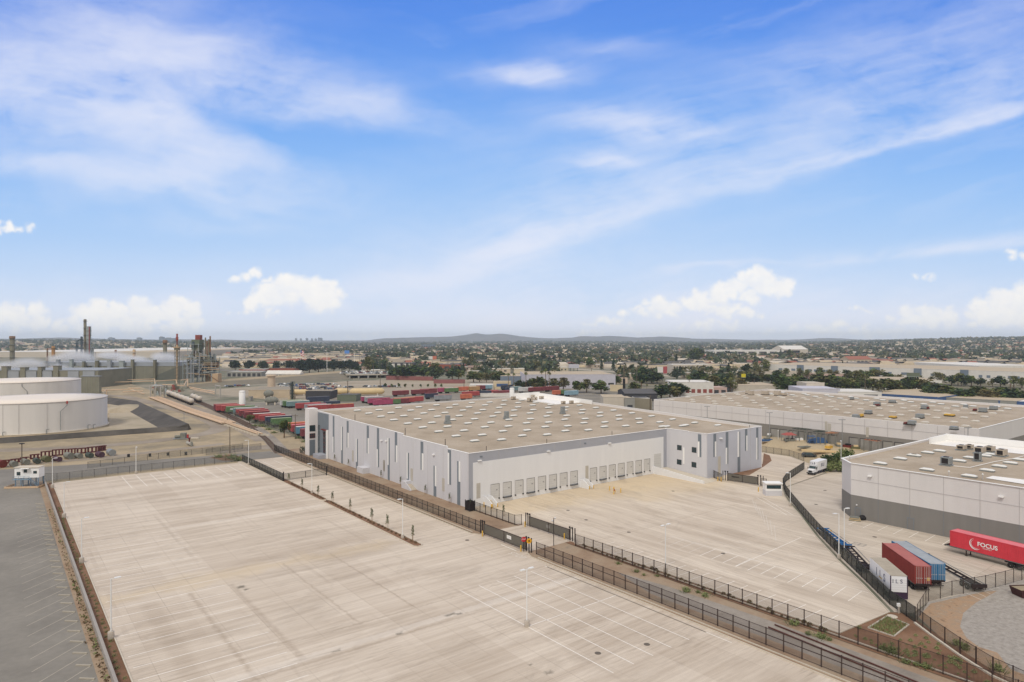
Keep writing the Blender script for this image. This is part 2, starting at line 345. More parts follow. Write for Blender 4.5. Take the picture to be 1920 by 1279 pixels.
def ground_mat(name, cols, scale, pos=None, rough=.95, bump=0):
    m = bpy.data.materials.new(name); m.use_nodes = True; t = m.node_tree; b = t.nodes['Principled BSDF']; b.inputs['Roughness'].default_value = rough; b.inputs['Specular IOR Level'].default_value = .15
    tc = N(t, 'ShaderNodeTexCoord')
    n = N(t, 'ShaderNodeTexNoise'); n.inputs['Scale'].default_value = scale; n.inputs['Detail'].default_value = 8; n.inputs['Roughness'].default_value = .68; L(t, tc.outputs['Object'], n.inputs['Vector'])
    n2 = N(t, 'ShaderNodeTexNoise'); n2.inputs['Scale'].default_value = scale*22; n2.inputs['Detail'].default_value = 4; L(t, tc.outputs['Object'], n2.inputs['Vector'])
    rp = N(t, 'ShaderNodeValToRGB'); L(t, n.outputs[0], rp.inputs[0]); cr = rp.color_ramp
    k = len(cols); ps = pos or [.34+.34*i/(k-1) for i in range(k)]
    cr.elements[0].position = ps[0]; cr.elements[1].position = ps[-1]
    for p in ps[1:-1]: cr.elements.new(p)
    for e, c in zip(cr.elements, cols): e.color = (*srgb(*c), 1)
    col = mixc(t, mth(t, 'MULTIPLY', n2.outputs[0], .55), rp.outputs[0], mixc(t, 1.0, rp.outputs[0], (.55, .55, .55, 1), 'MULTIPLY'))
    L(t, col, b.inputs['Base Color']); return m
white = M('painted_concrete_white', (222, 218, 216), .8, .035, .25)
warm_white = M('dock_wall_paint', (224, 224, 225), .8, .03, .5, stretch=(1, 1, .12))
lav = M('panel_paint_pale_grey', (202, 201, 205), .8, .035, .5, stretch=(1, 1, .12))
grey_band = M('panel_paint_mid_grey', (164, 166, 174), .8, .05, .3)
slate = M('panel_paint_slate', (118, 126, 134), .75, .06, .4)
white_trim = M('white_trim', (236, 235, 233), .7, .02, .5)
joint_m = M('panel_joint', (182, 178, 177), .9, 0)
roof_m = ground_mat('roof_membrane', [(166, 151, 132), (182, 167, 148), (194, 180, 162)], .09)
white_roof = M('white_roof_membrane', (238, 234, 228), .6, .05, .3)
glass = M('window_glass', (48, 66, 70), .12, .15, .4, spec=.6)
door_m = M('roll_up_door', (204, 203, 200), .7, .05, 1.2)
beige_door = M('steel_door_beige', (186, 180, 168), .7, .04, 1)
black_m = M('black_rubber', (34, 33, 34), .7, .1, 3)
dark_steel = M('black_painted_steel', (42, 38, 38), .55, .12, 3)
grey_steel = M('galvanised_steel', (142, 145, 146), .5, .1, 2, metal=.2)
lip_m = M('dock_leveller_steel', (92, 94, 98), .6, .15, 3)
skylight_m = M('skylight_dome', (226, 225, 220), .45, .04, 1)
unit_grey = M('rooftop_unit_steel', (138, 142, 142), .5, .12, 1.5)
unit_tan = M('rooftop_unit_tan', (182, 170, 154), .6, .1, 1.5)
yellow_m = M('yellow_paint', (212, 170, 70), .6, .1, 3)
rw_white = M('panel_paint_off_white', (212, 208, 206), .8, .035, .5, stretch=(1, 1, .12))
rw_grey = M('panel_paint_dark_grey', (128, 125, 121), .8, .06, .5, stretch=(1, 1, .12))
ew_grey = M('panel_paint_taupe_grey', (134, 130, 124), .8, .06, .25)
rust_m = M('red_iron', (112, 48, 42), .7, .3, 1.2)

# ---------------------------------------------------------------- setting: ground and pavings
def flat(name, pts, mat, z, site=True, kind='structure', rot=True):
    """one sheet; pts in site frame (b,a) when site, else world; object keeps the site frame so streaks follow the slabs"""
    mb = MB()
    if not site: pts = [((x-X0)*C_+(y-Y0)*S_, -(x-X0)*S_+(y-Y0)*C_) for x, y in pts]
    mb.poly([(x, y, 0) for x, y in pts], mat); o = mb.build(name, None, (X0, Y0, z), PH)
    if kind: o['kind'] = kind
    return o
far_ground = ground_mat('suburb_ground', [(112, 108, 90), (142, 134, 116), (108, 110, 92), (158, 150, 134), (126, 120, 104)], .006, [.36, .44, .5, .57, .64])
mb = MB(); Rr = 12700
ring = [(Rr*math.cos(i*math.pi/32), Rr*math.sin(i*math.pi/32), 0) for i in range(64)]
mb.poly(ring, far_ground); g = mb.build('ground', None, (0, 0, -.05)); g['kind'] = 'structure'
BR, LT, MO = (150, 133, 115), (224, 216, 206), (98, 92, 80)
concL = concrete('concrete_slab_west', (219, 207, 192), (172, 156, 139), 'x', [(-80, -26, -16.5, -8.5, 3, .55), (-72.0, -68.6, -60, -17, 1.0, .26, BR), (-65.1, -64.0, -60, -17, .5, .45, BR), (-59.0, -57.7, -50, -17, .6, .40, BR), (-48.5, -47.9, -44, -12, .3, .45, BR), (-39.6, -39.0, -44, -12, .3, .40, BR),
          (-76, -11, -51.7, -50.7, .5, .45, BR), (-76, -11, -50.6, -48.7, .4, .45, LT), (-60, -11, -44.6, -44.0, .3, .5, BR), (-76, -24, 13.3, 14.1, .4, .5, BR), (-60, -26, 22.5, 25.5, 1, .3, LT),
          (-58.2, -56.6, -20.4, -18.9, .5, .9, MO), (-57.4, -56.5, -21.7, -20.6, .4, .9, MO), (-37.5, -35.5, -50.1, -49.0, .5, .9, MO), (-36.0, -34.6, -50.6, -49.6, .4, .8, MO), (-45.9, -44.5, -51.0, -50.1, .4, .8, MO), (-55.0, -53.4, -50.6, -49.8, .4, .7, MO), (-37.1, -36.3, -68.6, -67.9, .3, .9, MO), (-37.0, -35.5, -71.6, -70.6, .4, .7, MO)], .32, 4.9)
concR = concrete('concrete_slab_east', (220, 208, 192), (174, 158, 141), 'y', [(2, 84, -15, 6, 5, .75), (34, 84, -26, 2, 6, .6), (4, 70, -37.6, -36.8, .5, .35, BR), (8, 9, -86, -30, .5, .3, BR), (29.5, 30.4, -62, -26, .5, .35, BR), (44.5, 45.3, -62, -20, .5, .35, BR)], .30, 4.9)
concN = concrete('concrete_slab_neighbour', (210, 199, 184), (168, 154, 139), 'y', [(70, 78, -90, -80, 4, .3)], .30, 4.9)
asphalt = ground_mat('old_asphalt', [(128, 123, 116), (142, 137, 129), (154, 148, 139)], .05)
road_m = ground_mat('road_asphalt', [(126, 121, 114), (138, 133, 126), (150, 144, 136)], .06)
dirt_tan = ground_mat('dry_dirt', [(132, 124, 110), (160, 146, 122), (184, 166, 138), (148, 140, 126)], .028)
mulch = ground_mat('brown_mulch', [(112, 84, 66), (136, 104, 82), (150, 120, 98)], .12)
corr_dirt = ground_mat('corridor_dirt', [(140, 118, 98), (160, 136, 114), (170, 150, 128), (146, 134, 118)], .09)
ballast = ground_mat('grey_ballast', [(140, 131, 122), (156, 147, 137), (170, 161, 152)], .15)
gravel = ground_mat('grey_gravel', [(148, 141, 134), (162, 155, 147), (172, 165, 157), (182, 175, 167)], 1.4)
curb_m = M('kerb_concrete', (200, 190, 174), .9, .08, 1)
line_m = M('road_paint_white', (232, 226, 218), .8, .12, 1.2)
line_faint = M('worn_road_paint', (208, 200, 190), .85, .12, .8)
line_asp = M('worn_paint_on_asphalt', (172, 164, 150), .85, .15, .8)

flat('dirt_field', [(-420, 94.5), (-420, 620), (9, 620), (9, 94.5)], dirt_tan, -.03)
flat('asphalt_yard', [(-220, -160), (-220, 99), (-79.3, 99), (-79.3, -160)], asphalt, 0.004)
flat('asphalt_road', [(-220, 99.2), (-220, 130), (-90, 128), (-45, 117), (-20, 112), (20, 108), (60, 108), (60, 96), (-8, 96.5), (-26, 98), (-34, 99.2)], road_m, 0.006)
flat('verge_strip', [(-79.3, -160), (-79.3, 99), (-77.75, 99), (-77.75, -160)], corr_dirt, 0.008)
flat('mulch_strip', [(-77.6, -160), (-77.6, 94.6), (-76.3, 94.6), (-76.3, -160)], mulch, 0.010)
flat('concrete_yard', [(-76.15, -130), (-76.15, 94.3), (-26.2, 94.3), (-26.2, 96.6), (-11.2, 96.6), (-11.2, -18), (-9.6, -21), (-9.6, -34), (-10.9, -37), (-10.9, -130)], concL, 0.012)
flat('corridor_ground', [(-10.7, -130), (-10.7, 111), (0, 111), (0, -130)], corr_dirt, 0.008)
flat('corridor_slab', [(-9.4, -18.8), (1.4, -19.2), (1.4, -34.2), (-9.4, -34.2)], concL, 0.016)
flat('track_ballast', [(-7.2, -130), (-7.2, -62), (-4.2, -52), (-2.6, -62), (-1.6, -80), (-1.6, -130)], ballast, 0.012)
RY = [(0.6, -3.2), (0.6, -18.5), (1.5, -18.8), (1.5, -36.6), (2.3, -38), (2.1, -87.2)]
fr = [S2(*p) for p in [(1668, 1148), (1620, 1098), (1571, 1051), (1530, 1006), (1500, 966), (1480, 944), (1471, 931), (1466, 915)]]
flat('concrete_yard', RY+fr+[(79.5, -14), (79.5, -.1), (0.6, -.1)], concR, 0.012)
flat('mulch_bed', [(0.15, -3.2), (2.0, -3.2), (2.0, -86), (0.15, -86)], mulch, 0.006)
flat('planting_soil', [(2.0, -86)]+[fr[0]]+[S2(*p) for p in [(1700, 1150), (1760, 1192), (1920, 1296), (1990, 1345)]]+[(0.15, -135), (.15, -86)], mulch, 0.006)
tr = [(77.6, -14.4), (101, -14.4), (101, 90), (112, 90), (112, 20), (127, 8), (126.5, -10), (118, -22), (108, -31)]+fr[::-1][:0]+[fr[-1]]
flat('concrete_drive', tr, concR, 0.010)
flat('concrete_yard', [(x+.6, y-.4) for x, y in fr[::-1]]+[S2(*p) for p in [(1712, 1150), (1742, 1128), (1850, 1104), (1920, 1086)]]+[(62, -150), (140, -150), (140, -34), (108.6, -31.6)], concN, 0.008)
flat('gravel_lot', [S2(*p) for p in [(1716, 1152), (1742, 1128), (1850, 1104), (1920, 1086)]]+[(62, -160), (6, -160)]+[S2(*p) for p in [(1930, 1300), (1760, 1192)]], gravel, 0.006)
flat('dirt_verge', [S2(*p) for p in [(1722, 1156), (1745, 1132), (1848, 1109), (1870, 1108), (1830, 1130), (1806, 1150), (1800, 1175), (1812, 1196), (1835, 1213), (1870, 1224), (1895, 1255), (1920, 1265), (1925, 1298), (1760, 1192)]], ground_mat('orange_dirt', [(140, 118, 98), (180, 150, 122), (162, 142, 122), (188, 166, 142)], .8), 0.012)
flat('mulch_bed', [S2(*p) for p in [(1338, 889), (1405, 891), (1432, 875), (1447, 864), (1443, 854), (1432, 850), (1430, 870), (1345, 886)]], mulch, 0.018)
def gz(b, a): return max(0., min(1., (b-132.5)/6))*float(np.interp(a, [-60, -40, -29, -20, -14, -5, 10, 30], [.6, 1.4, 2.0, 2.5, 3.0, 3.35, 2.7, 2.6]))     # the construction yard rises towards the far docks
def CY_(px, py):
    Y = 150.0
    while Y < 330:
        z = H-(py-CY)*Y/F; X = (px-CX)/F*Y; b = (X-X0)*C_+(Y-Y0)*S_; a = -(X-X0)*S_+(Y-Y0)*C_
        if z <= gz(b, a) or b > 145.5: break
        Y += .15
    return b, a, gz(b, a)
sandy = ground_mat('sandy_dirt', [(170, 152, 124), (188, 171, 143), (178, 163, 138)], .06)
flat('construction_dirt', [(112, 90), (112, 20), (127, 8), (126.5, -10), (118, -22), (108.6, -31.6), (130, -34), (130, 120), (112, 120)], sandy, 0.0)
mb = MB(); gb_ = [130, 132.5, 133.5, 134.5, 135.5, 136.5, 137.5, 138.5, 141, 144, 147]; ga_ = [-60+9*i for i in range(21)]
mb.add([(b, a, gz(b, a)+.0) for a in ga_ for b in gb_], [[j*11+i, j*11+i+1, (j+1)*11+i+1, (j+1)*11+i] for j in range(20) for i in range(10)], sandy, True); o = mb.build('construction_dirt', None, (X0, Y0, .004), PH); o['kind'] = 'structure'

# kerbs (real steps)
kb = MB()
def kerb(pts, w=.16, h=.13, mb=kb):
    for p, q in zip(pts, pts[1:]): mb.bar((*W2(*p), h/2), (*W2(*q), h/2), w, h, curb_m)
kerb([(-11.2, 96), (-11.2, -18), (-9.9, -20)]); kerb([(-9.9, -34.6), (-10.9, -37), (-10.9, -130)]); kerb([(-10.1, -38), (-10.1, -130)]); kerb([(-10.3, 96), (-10.3, -17)])
kerb(fr+[(79.6, -26)]); kerb([(2.0, -38), (2.0, -87.3), fr[0]]); kerb([(-76.2, -130), (-76.2, 94.4)])
kerb([(111.8, 88), (111.8, 20), (126.8, 8), (126.3, -10), (117.8, -22), (108.4, -31)])
o = kb.build('kerb'); o['kind'] = 'structure'
# planter island with kerb
isl = MB()
for (a0, a1) in ((94, 28.6), (27.4, -18.6)):
    isl.hexa([W2(-24.6, a0), W2(-23.1, a0), W2(-23.1, a1+.6), W2(-23.8, a1), W2(-24.6, a1+.6)], 0, .10, mulch)
    q = [(-24.8, a0), (-24.8, a1+.5), (-24.3, a1-.15), (-23.5, a1-.15), (-22.9, a1+.5), (-22.9, a0)]
    kerb(q, .2, .15, isl)
o = isl.build('planter_island'); o['kind'] = 'structure'
# markings
mk = MB()
def line(p, q, w=.13, m=None, z=.020):
    m = m or line_m; (x0, y0), (x1, y1) = W2(*p), W2(*q); dx, dy = x1-x0, y1-y0; l = math.hypot(dx, dy); nx, ny = -dy/l*w/2, dx/l*w/2
    mk.poly([(x0+nx, y0+ny, z), (x1+nx, y1+ny, z), (x1-nx, y1-ny, z), (x0-nx, y0-ny, z)], m)
for k in range(36):
    a = -54.0+3.68*k; b1 = -59.3
    if k in (0, 1, 2): line((-75.6, a), (-59.3-0*k, a))
    elif a < 84: line((-75.6, a), (b1, a), .13, line_m if a < 30 else line_faint)
for k in range(13): line((-59.6+3.66*k, 91.6), (-59.6+3.66*k, 73.4), .14)
for b in (-30.2, -26.6, -23.0, -19.4, -15.7, -12.0): line((b, -42.7), (b, -76))
line((-30.2, -59.6), (-12, -59.3)); line((-12, -42.2), (-12, -80)); line((-30, -49), (-12, -48.6), .1, line_faint)
line((-11.2+.5, -27.5), (-11.3+.5, -32.5), .2)
for k in range(16): line((14.4, -45.6-2.47*k), (20.1, -45.0-2.47*k), .12, line_m if k > 3 else line_faint)
line((14.5, -63), (40, -61)); line((20.1, -44), (20.3, -83), .11); line((24.3, -49), (24.3, -66), .11, line_faint)
for k in range(19): line((2.6, -40-2.46*k), (8, -40-2.46*k), .11)
for k in range(7): line((62-3*k, -36-2.8*k), (52-3.0*k, -43.5-2.6*k), .1, line_faint)
line((64, -36), (54, -50), .13); line((65, -37.0), (55, -51), .13)
for k in range(13): line((63, -62-3.0*k), (57.2, -62.4-3.0*k), .12)
for k in range(9): line((31+2*k, -95), (37+2*k, -84), .1, line_faint)
for k in range(26):
    a = -43.6+4.08*k; line((-79.6, a), (-85.4, a-5.6), .12, line_asp, .014)
o = mk.build('parking_markings'); o['kind'] = 'structure'
# the worn word painted on the slab at the gate
st = MB()
for i, (dx, ch) in enumerate([(0, 1)]): pass

# ================================================================= main warehouse
def wall_quad(mb, p, q, z0, z1, m, z1q=None, off=0.0):
    """vertical face between site points p and q (b,a)"""
    z1q = z1 if z1q is None else z1q
    mb.poly([(*p, z0), (*q, z0), (*q, z1q), (*p, z1)], m)
wh = thing('warehouse', 'large pale grey warehouse with slate wall stripes and fifteen dock doors', 'warehouse', (X0, Y0, 0), PH)
RZ = lambda a: 12.45+.0275*max(a, -14)      # roof membrane
w = MB()
tops = [(0, 9.3, 13.0, 13.0), (9.3, 32, 13.45, 13.6), (32, 74, 14.1, 14.75), (74, 94, 15.0, 15.3)]
for a0, a1, z0, z1 in tops:
    w.hexa([(0, a0), (.3, a0), (.3, a1), (0, a1)], 0, 0, lav, [z0, z0, z1, z1])
    w.hexa([(-.03, a0), (.34, a0), (.34, a1), (-.03, a1)], 0, 0, white_trim, None) if False else None
w.box(.3, 73.3, 0, .3, 0, 12.9, grey_band)
w.hexa([(73.3, .3), (73.0, .3), (73.0, -14.5), (73.3, -14.5)], 0, 13, lav)
w.box(73.3, 101, -14.5, -14.2, 0, 12.85, M('panel_paint_blue_grey', (188, 190, 199), .8, .05, .22))
w.hexa([(101, -14.5), (101.3, -14.5), (101.3, 94.3), (101, 94.3)], 0, 0, white, [12.85, 12.85, 15.7, 15.7])
w.box(0, 101, 94, 94.3, 0, 15.5, white)
w.build('wall', wh)
cp = MB()                                    # light coping along the parapet
for a0, a1, z0, z1 in tops: cp.bar((.15, a0, z0+.05), (.15, a1, z1+.05), .42, .1, white_trim)
cp.bar((0, .12, 12.95), (73.2, .12, 12.95), .4, .1, white_trim); cp.bar((73.12, .3, 13.05), (73.12, -8, 13.05), .42, .1, white_trim); cp.bar((73.12, -8, 12.95), (73.12, -14.6, 12.92), .42, .1, white_trim)
cp.bar((73, -14.35, 12.9), (101.2, -14.35, 12.9), .42, .1, white_trim)
cp.bar((101.15, -14.6, 12.95), (101.15, 94.3, 15.75), .45, .12, white_trim); cp.bar((-.1, 94.15, 15.55), (101.3, 94.15, 15.55), .45, .12, white_trim)
cp.build('coping', wh)
r = MB()
r.poly([(.3, .3, RZ(0)), (73.3, .3, RZ(0)), (73.3, -14.2, RZ(0)-.1), (101, -14.2, RZ(0)-.1), (101, .3, RZ(0)), (101, 94, RZ(94)), (.3, 94, RZ(94))], roof_m)
r.add([(.3, 94, RZ(94)-.4), (101, 94, RZ(94)-.4), (101, .3, 11), (.3, .3, 11)], [[0, 1, 2, 3]], roof_m)
r.build('roof', wh)
wr = MB(); z = lambda a: RZ(a)+.05
wr.poly([(86.5, 67, z(67)), (101, 67, z(67)), (101, 94, z(94)), (86.5, 94, z(94))], white_roof)
for p, q in (((86.5, 67), (86.5, 94)), ): wr.bar((*p, z(p[1])+.2), (*q, z(q[1])+.2), .4, .4, white_trim)
wr.bar((86.3, 93.2, z(94)+1), (101, 93.2, z(94)+1), .4, 2.0, white_trim); wr.bar((100.5, 60, z(60)+.8), (100.5, 94, z(94)+.8), .4, 1.6, white_trim)
wr.build('white_roof_area', wh)
jm = MB()                                    # tilt-up panel joints
for q in [(-.012, .02, x*7.6+3.36, x*7.6+3.44) for x in range(12)]+[(x*9.2+9.16, x*9.2+9.24, -.03, .02) for x in range(7)]+[(b-.04, b+.04, -14.53, -14.4) for b in (78, 83.5, 89, 95)]: jm = MB(); jm.box(*q, 0, 12.7, joint_m); jm.build('panel_joint', wh)
dp = MB(); dp.box(1.5, 71.5, -.06, .02, 0, 10.6, warm_white); dp.build('dock_wall_panel', wh)
def stripes(rows, plane, frame='a'):
    for (kind, x0, xm, x1, yt, ys, yb, side) in rows:
        mb = MB(); f = wa if frame == 'a' else wb
        A0, zt = f(x0, yt, plane); A1, _ = f(x1, yt, plane); Am, zs = f(xm, ys, plane); zb = max(0, f(xm, yb, plane)[1])
        if kind == 'B': zb = 0
        if frame == 'a': zt = f(xm, yt, plane)[1]
        def rect(u0, u1, z0, z1, m, d):
            u0, u1 = min(u0, u1), max(u0, u1)
            if frame == 'a': mb.box(plane-d, plane+.01, u0, u1, z0, z1, m)
            else: mb.box(u0, u1, plane-d, plane+.01, z0, z1, m)
        wside = (A0, Am) if side == 'L' else (Am, A1); dside = (Am, A1) if side == 'L' else (A0, Am)
        if kind == 'T': rect(A0, A1, zs, zt, slate, .05); rect(*dside, zb, zs, slate, .05); rect(*wside, zb, zs, white_trim, .09)
        else: rect(*wside, zs, zt, white_trim, .09); rect(*dside, zs, zt, slate, .05); rect(A0, A1, zb, zs, slate, .05)
        mb.build('wall_stripe', wh)
za = lambda x: 560+x/8; zy = lambda y: 750+y/8; xb = lambda x: 700+x/8; yb_ = lambda y: 800+y/8
ST = [('T', za(513), za(524), za(536), zy(243), zy(553), zy(785), 'L'), ('B', za(640), za(652), za(663), zy(400), zy(755), zy(940), 'L'), ('T', za(722), za(736), za(750), zy(316), zy(490), zy(715), 'R'),
      ('B', za(862), za(875), za(888), zy(583), zy(930), zy(1000), 'L'), ('T', za(1022), za(1038), za(1054), zy(386), zy(570), zy(803), 'R'), ('T', za(1175), za(1190), za(1207), zy(422), zy(740), zy(1005), 'L'),
      ('B', za(1337), za(1351), za(1366), zy(573), zy(975), zy(1180), 'L'), ('T', za(1444), za(1461), za(1478), zy(484), zy(680), zy(932), 'R'),
      ('B', xb(504), xb(519), xb(535), yb_(392), yb_(782), yb_(880), 'L'), ('T', xb(710), xb(730), xb(750), yb_(226), yb_(398), yb_(650), 'R'), ('B', xb(905), xb(926), xb(945), yb_(590), yb_(890), yb_(1025), 'R'),
      ('T', xb(1120), xb(1141), xb(1166), yb_(349), yb_(395), yb_(867), 'L'), ('B', xb(1260), xb(1284), xb(1305), yb_(522), yb_(822), yb_(1160), 'R')]
stripes(ST, 0.0)
wx = lambda x: 1240+x/8; wy = lambda y: 790+y/8
stripes([('T', wx(780), wx(800), wx(820), wy(192), wy(305), wy(532), 'R'), ('T', wx(966), wx(985), wx(1003), wy(165), wy(395), wy(640), 'L'), ('B', wx(1143), wx(1165), wx(1182), wy(160), wy(532), wy(715), 'L'),
         ('T', wx(1255), wx(1271), wx(1288), wy(120), wy(215), wy(442), 'R'), ('T', wx(1423), wx(1438), wx(1453), wy(98), wy(245), wy(574), 'L')], -14.5, 'b')
stripes([('T', wx(550), wx(574), wx(600), wy(195), wy(305), wy(535), 'L')], 73.0)
mb = MB(); a0, z1 = wa(wx(325), wy(392), 73.0); a1, z0 = wa(wx(347), wy(640), 73.0); mb.box(72.93, 73.02, min(a0, a1), max(a0, a1), z0, z1, white_trim); mb.build('wall_stripe', wh)
for (x0, x1, y0, y1) in ((238, 305, 353, 438), (458, 527, 385, 475), (235, 303, 568, 655), (455, 525, 607, 697)):
    a0, z1 = wa(wx(x0), wy(y0), 73.0); a1, z0 = wa(wx(x1), wy(y1), 73.0); a0, a1 = min(a0, a1), max(a0, a1)
    fr_ = MB()
    for q in ((a0, a0+.1), (a1-.1, a1), ((a0+a1)/2-.04, (a0+a1)/2+.04)): fr_.box(72.95, 73.02, *q, z0, z1, dark_steel)
    for q in ((z0, z0+.1), (z1-.1, z1), ((z0+z1)/2-.04, (z0+z1)/2+.04)): fr_.box(72.94, 73.02, a0, a1, *q, dark_steel)
    f = fr_.build('window', wh); pn = MB(); pn.box(72.98, 73.01, a0+.1, a1-.1, z0+.1, z1-.1, glass); pn.build('pane', f)
# man doors and louvres on the long wall
for (x0, x1, y0, y1, ox, oy) in ((803, 825, 750, 925, 560, 750), (1268, 1294, 893, 1070, 560, 750), (150, 175, 497, 668, 700, 800), (560, 592, 618, 815, 700, 800), (1033, 1068, 765, 975, 700, 800)):
    a0, z1 = wa(ox+x0/8, oy+(y0+4)/8); a1, z0 = wa(ox+x1/8, oy+y1/8); mb = MB(); mb.box(-.05, .01, min(a0, a1), max(a0, a1), z0, z1, beige_door)
    for k in range(6): mb.box(-.07, .01, min(a0, a1)+.1, max(a0, a1)-.1, z0+(z1-z0)*(k+.5)/6-.03, z0+(z1-z0)*(k+.5)/6+.03, joint_m)
    mb.build('wall_louvre', wh)
b0, z1 = wb(wx(850), wy(530), -14.5); b1, z0 = wb(wx(888), wy(712), -14.5); mb = MB(); mb.box(b0, b1, -14.55, -14.4, 0.4, z1, beige_door); mb.build('door', wh)
# dock doors
for g0, n_, off in ((6.72, 8, 0), (40.45, 7, 1)):
    for k in range(n_):
        b = g0+3.77*k if off == 0 else g0+3.70*k; mb = MB(); w_ = 2.5; zb, zt = 1.25, 4.65
        mb.box(b, b+w_, -.10, -.05, zb, zt, door_m)
        for j in range(1, 6): mb.box(b+.02, b+w_-.02, -.115, -.05, zb+(zt-zb)*j/6-.018, zb+(zt-zb)*j/6+.018, joint_m)
        mb.box(b+w_*.62, b+w_*.80, -.13, -.06, zb+1.9, zb+2.02, dark_steel)
        dr = mb.build('dock_door', wh)
        fm = MB(); fm.box(b-.07, b, -.14, -.05, zb, zt+.08, joint_m); fm.box(b+w_, b+w_+.09, -.16, -.05, zb, zt+.08, rw_grey); fm.box(b, b+w_, -.16, -.05, zt, zt+.07, rw_grey); fm.build('frame', dr)
        for bx in (b-.1, b+w_-.15): bp = MB(); bp.box(bx, bx+.28, -.32, -.05, .95, 1.22, black_m); bp.build('dock_bumper', dr)
        if k % 2 == 1 - (0 if off == 0 else 0):
            lp = MB(); lp.hexa([(b+.05, -.52), (b+w_-.05, -.52), (b+w_+.15, -.08), (b-.15, -.08)], .92, 1.16, lip_m); lp.build('dock_leveller', dr)
mb = MB(); mb.box(2.5, 3.6, -.10, -.05, 1.9, 5.55, beige_door); [mb.box(2.55, 3.55, -.12, -.05, 2.1+.5*j, 2.16+.5*j, joint_m) for j in range(7)]; mb.build('wall_louvre', wh)
mb = MB(); mb.box(38.7, 39.8, -.10, -.05, 1.9, 5.55, beige_door); mb.build('wall_louvre', wh)
mb = MB(); mb.box(67.1, 70.3, -.10, -.05, 1.35, 5.8, door_m); [mb.box(67.12, 70.28, -.12, -.05, 1.35+.74*j-.02, 1.35+.74*j+.02, joint_m) for j in range(1, 6)]; mb.build('drive_in_door', wh)
# dock stairs: solid side walls with steps between
def stairs(b, n=7):
    mb = MB()
    for s in (0, 1.55):
        mb.add([(b+s, -.06, 0), (b+s, -.06, 2.25), (b+s, -1.3, 2.25), (b+s, -3.6, .95), (b+s, -3.6, 0), (b+s+.2, -.06, 0), (b+s+.2, -.06, 2.25), (b+s+.2, -1.3, 2.25), (b+s+.2, -3.6, .95), (b+s+.2, -3.6, 0)],
               [[0, 1, 2, 3, 4], [9, 8, 7, 6, 5], [0, 5, 6, 1], [1, 6, 7, 2], [2, 7, 8, 3], [3, 8, 9, 4], [4, 9, 5, 0]], warm_white)
    for k in range(n): mb.box(b+.2, b+1.55, -1.2-.33*(k+1), -1.2-.33*k, 0, 1.2-1.2*(k+1)/(n+1)+.1, curb_m)
    mb.box(b+.2, b+1.55, -1.2, -.06, 0, 1.2, curb_m)
    o = mb.build('stair', wh)
    for s in (-.02, 1.53): ym = MB(); ym.box(b+s, b+s+.24, -3.66, -3.6, 0, .95, yellow_m); ym.build('yellow_edge', o)
    ym = MB(); ym.box(b+.2, b+1.55, -1.3, -1.24, 1.1, 1.2, yellow_m); ym.build('yellow_edge', o)
stairs(4.5); stairs(36.6)
# ramp with its sloping wall
mb = MB()
mb.add([(66.6, 0, 0), (66.6, -18.2, 0), (66.9, -18.2, 0), (66.9, 0, 0), (66.6, 0, 2.3), (66.6, -18.2, .75), (66.9, -18.2, .75), (66.9, 0, 2.3)], [[0, 1, 2, 3], [7, 6, 5, 4], [0, 4, 5, 1], [1, 5, 6, 2], [2, 6, 7, 3], [3, 7, 4, 0]], warm_white)
mb.add([(66.9, -.1, 1.3), (72.9, -.1, 1.3), (72.9, -18.2, .05), (66.9, -18.2, .05), (66.9, -.1, 0), (72.9, -.1, 0), (72.9, -18.2, 0), (66.9, -18.2, 0)], [[0, 1, 2, 3], [0, 4, 5, 1], [1, 5, 6, 2], [2, 6, 7, 3], [3, 7, 4, 0]], curb_m)
mb.build('ramp', wh)
# long wall doorsteps
mb = MB(); a0, _ = wa(669, 884); a1, _ = wa(690, 878)
a0, _ = wa(669, 880, -2.2); a1, _ = wa(680, 884, -2.2); mb.box(-2.2, 0, min(a0, a1), max(a0, a1), 0, 1.7, lav); mb.build('stoop', wh)
mb = MB(); a0 = wa(771, 915)[0]
mb.add([(-1.9, a0, 0), (0, a0, 0), (0, a0+2, 0), (-1.9, a0+2, 0), (-1.9, a0, 1.9), (0, a0, 1.9), (0, a0+2, 1.9), (-1.9, a0+2, 1.9)], [[3, 2, 6, 7], [0, 3, 7, 4], [4, 7, 6, 5], [0, 4, 5, 1]], lav)
mb.hexa([(-1.9, a0), (-1.7, a0), (-1.7, a0-3.2), (-1.9, a0-3.2)], 0, 0, lav, [1.9, 1.9, .3, .3])
for k in range(6): mb.box(-1.7, 0, a0-.5*(k+1), a0-.5*k, 0, 1.15-.18*k, curb_m)
mb.build('stair', wh)
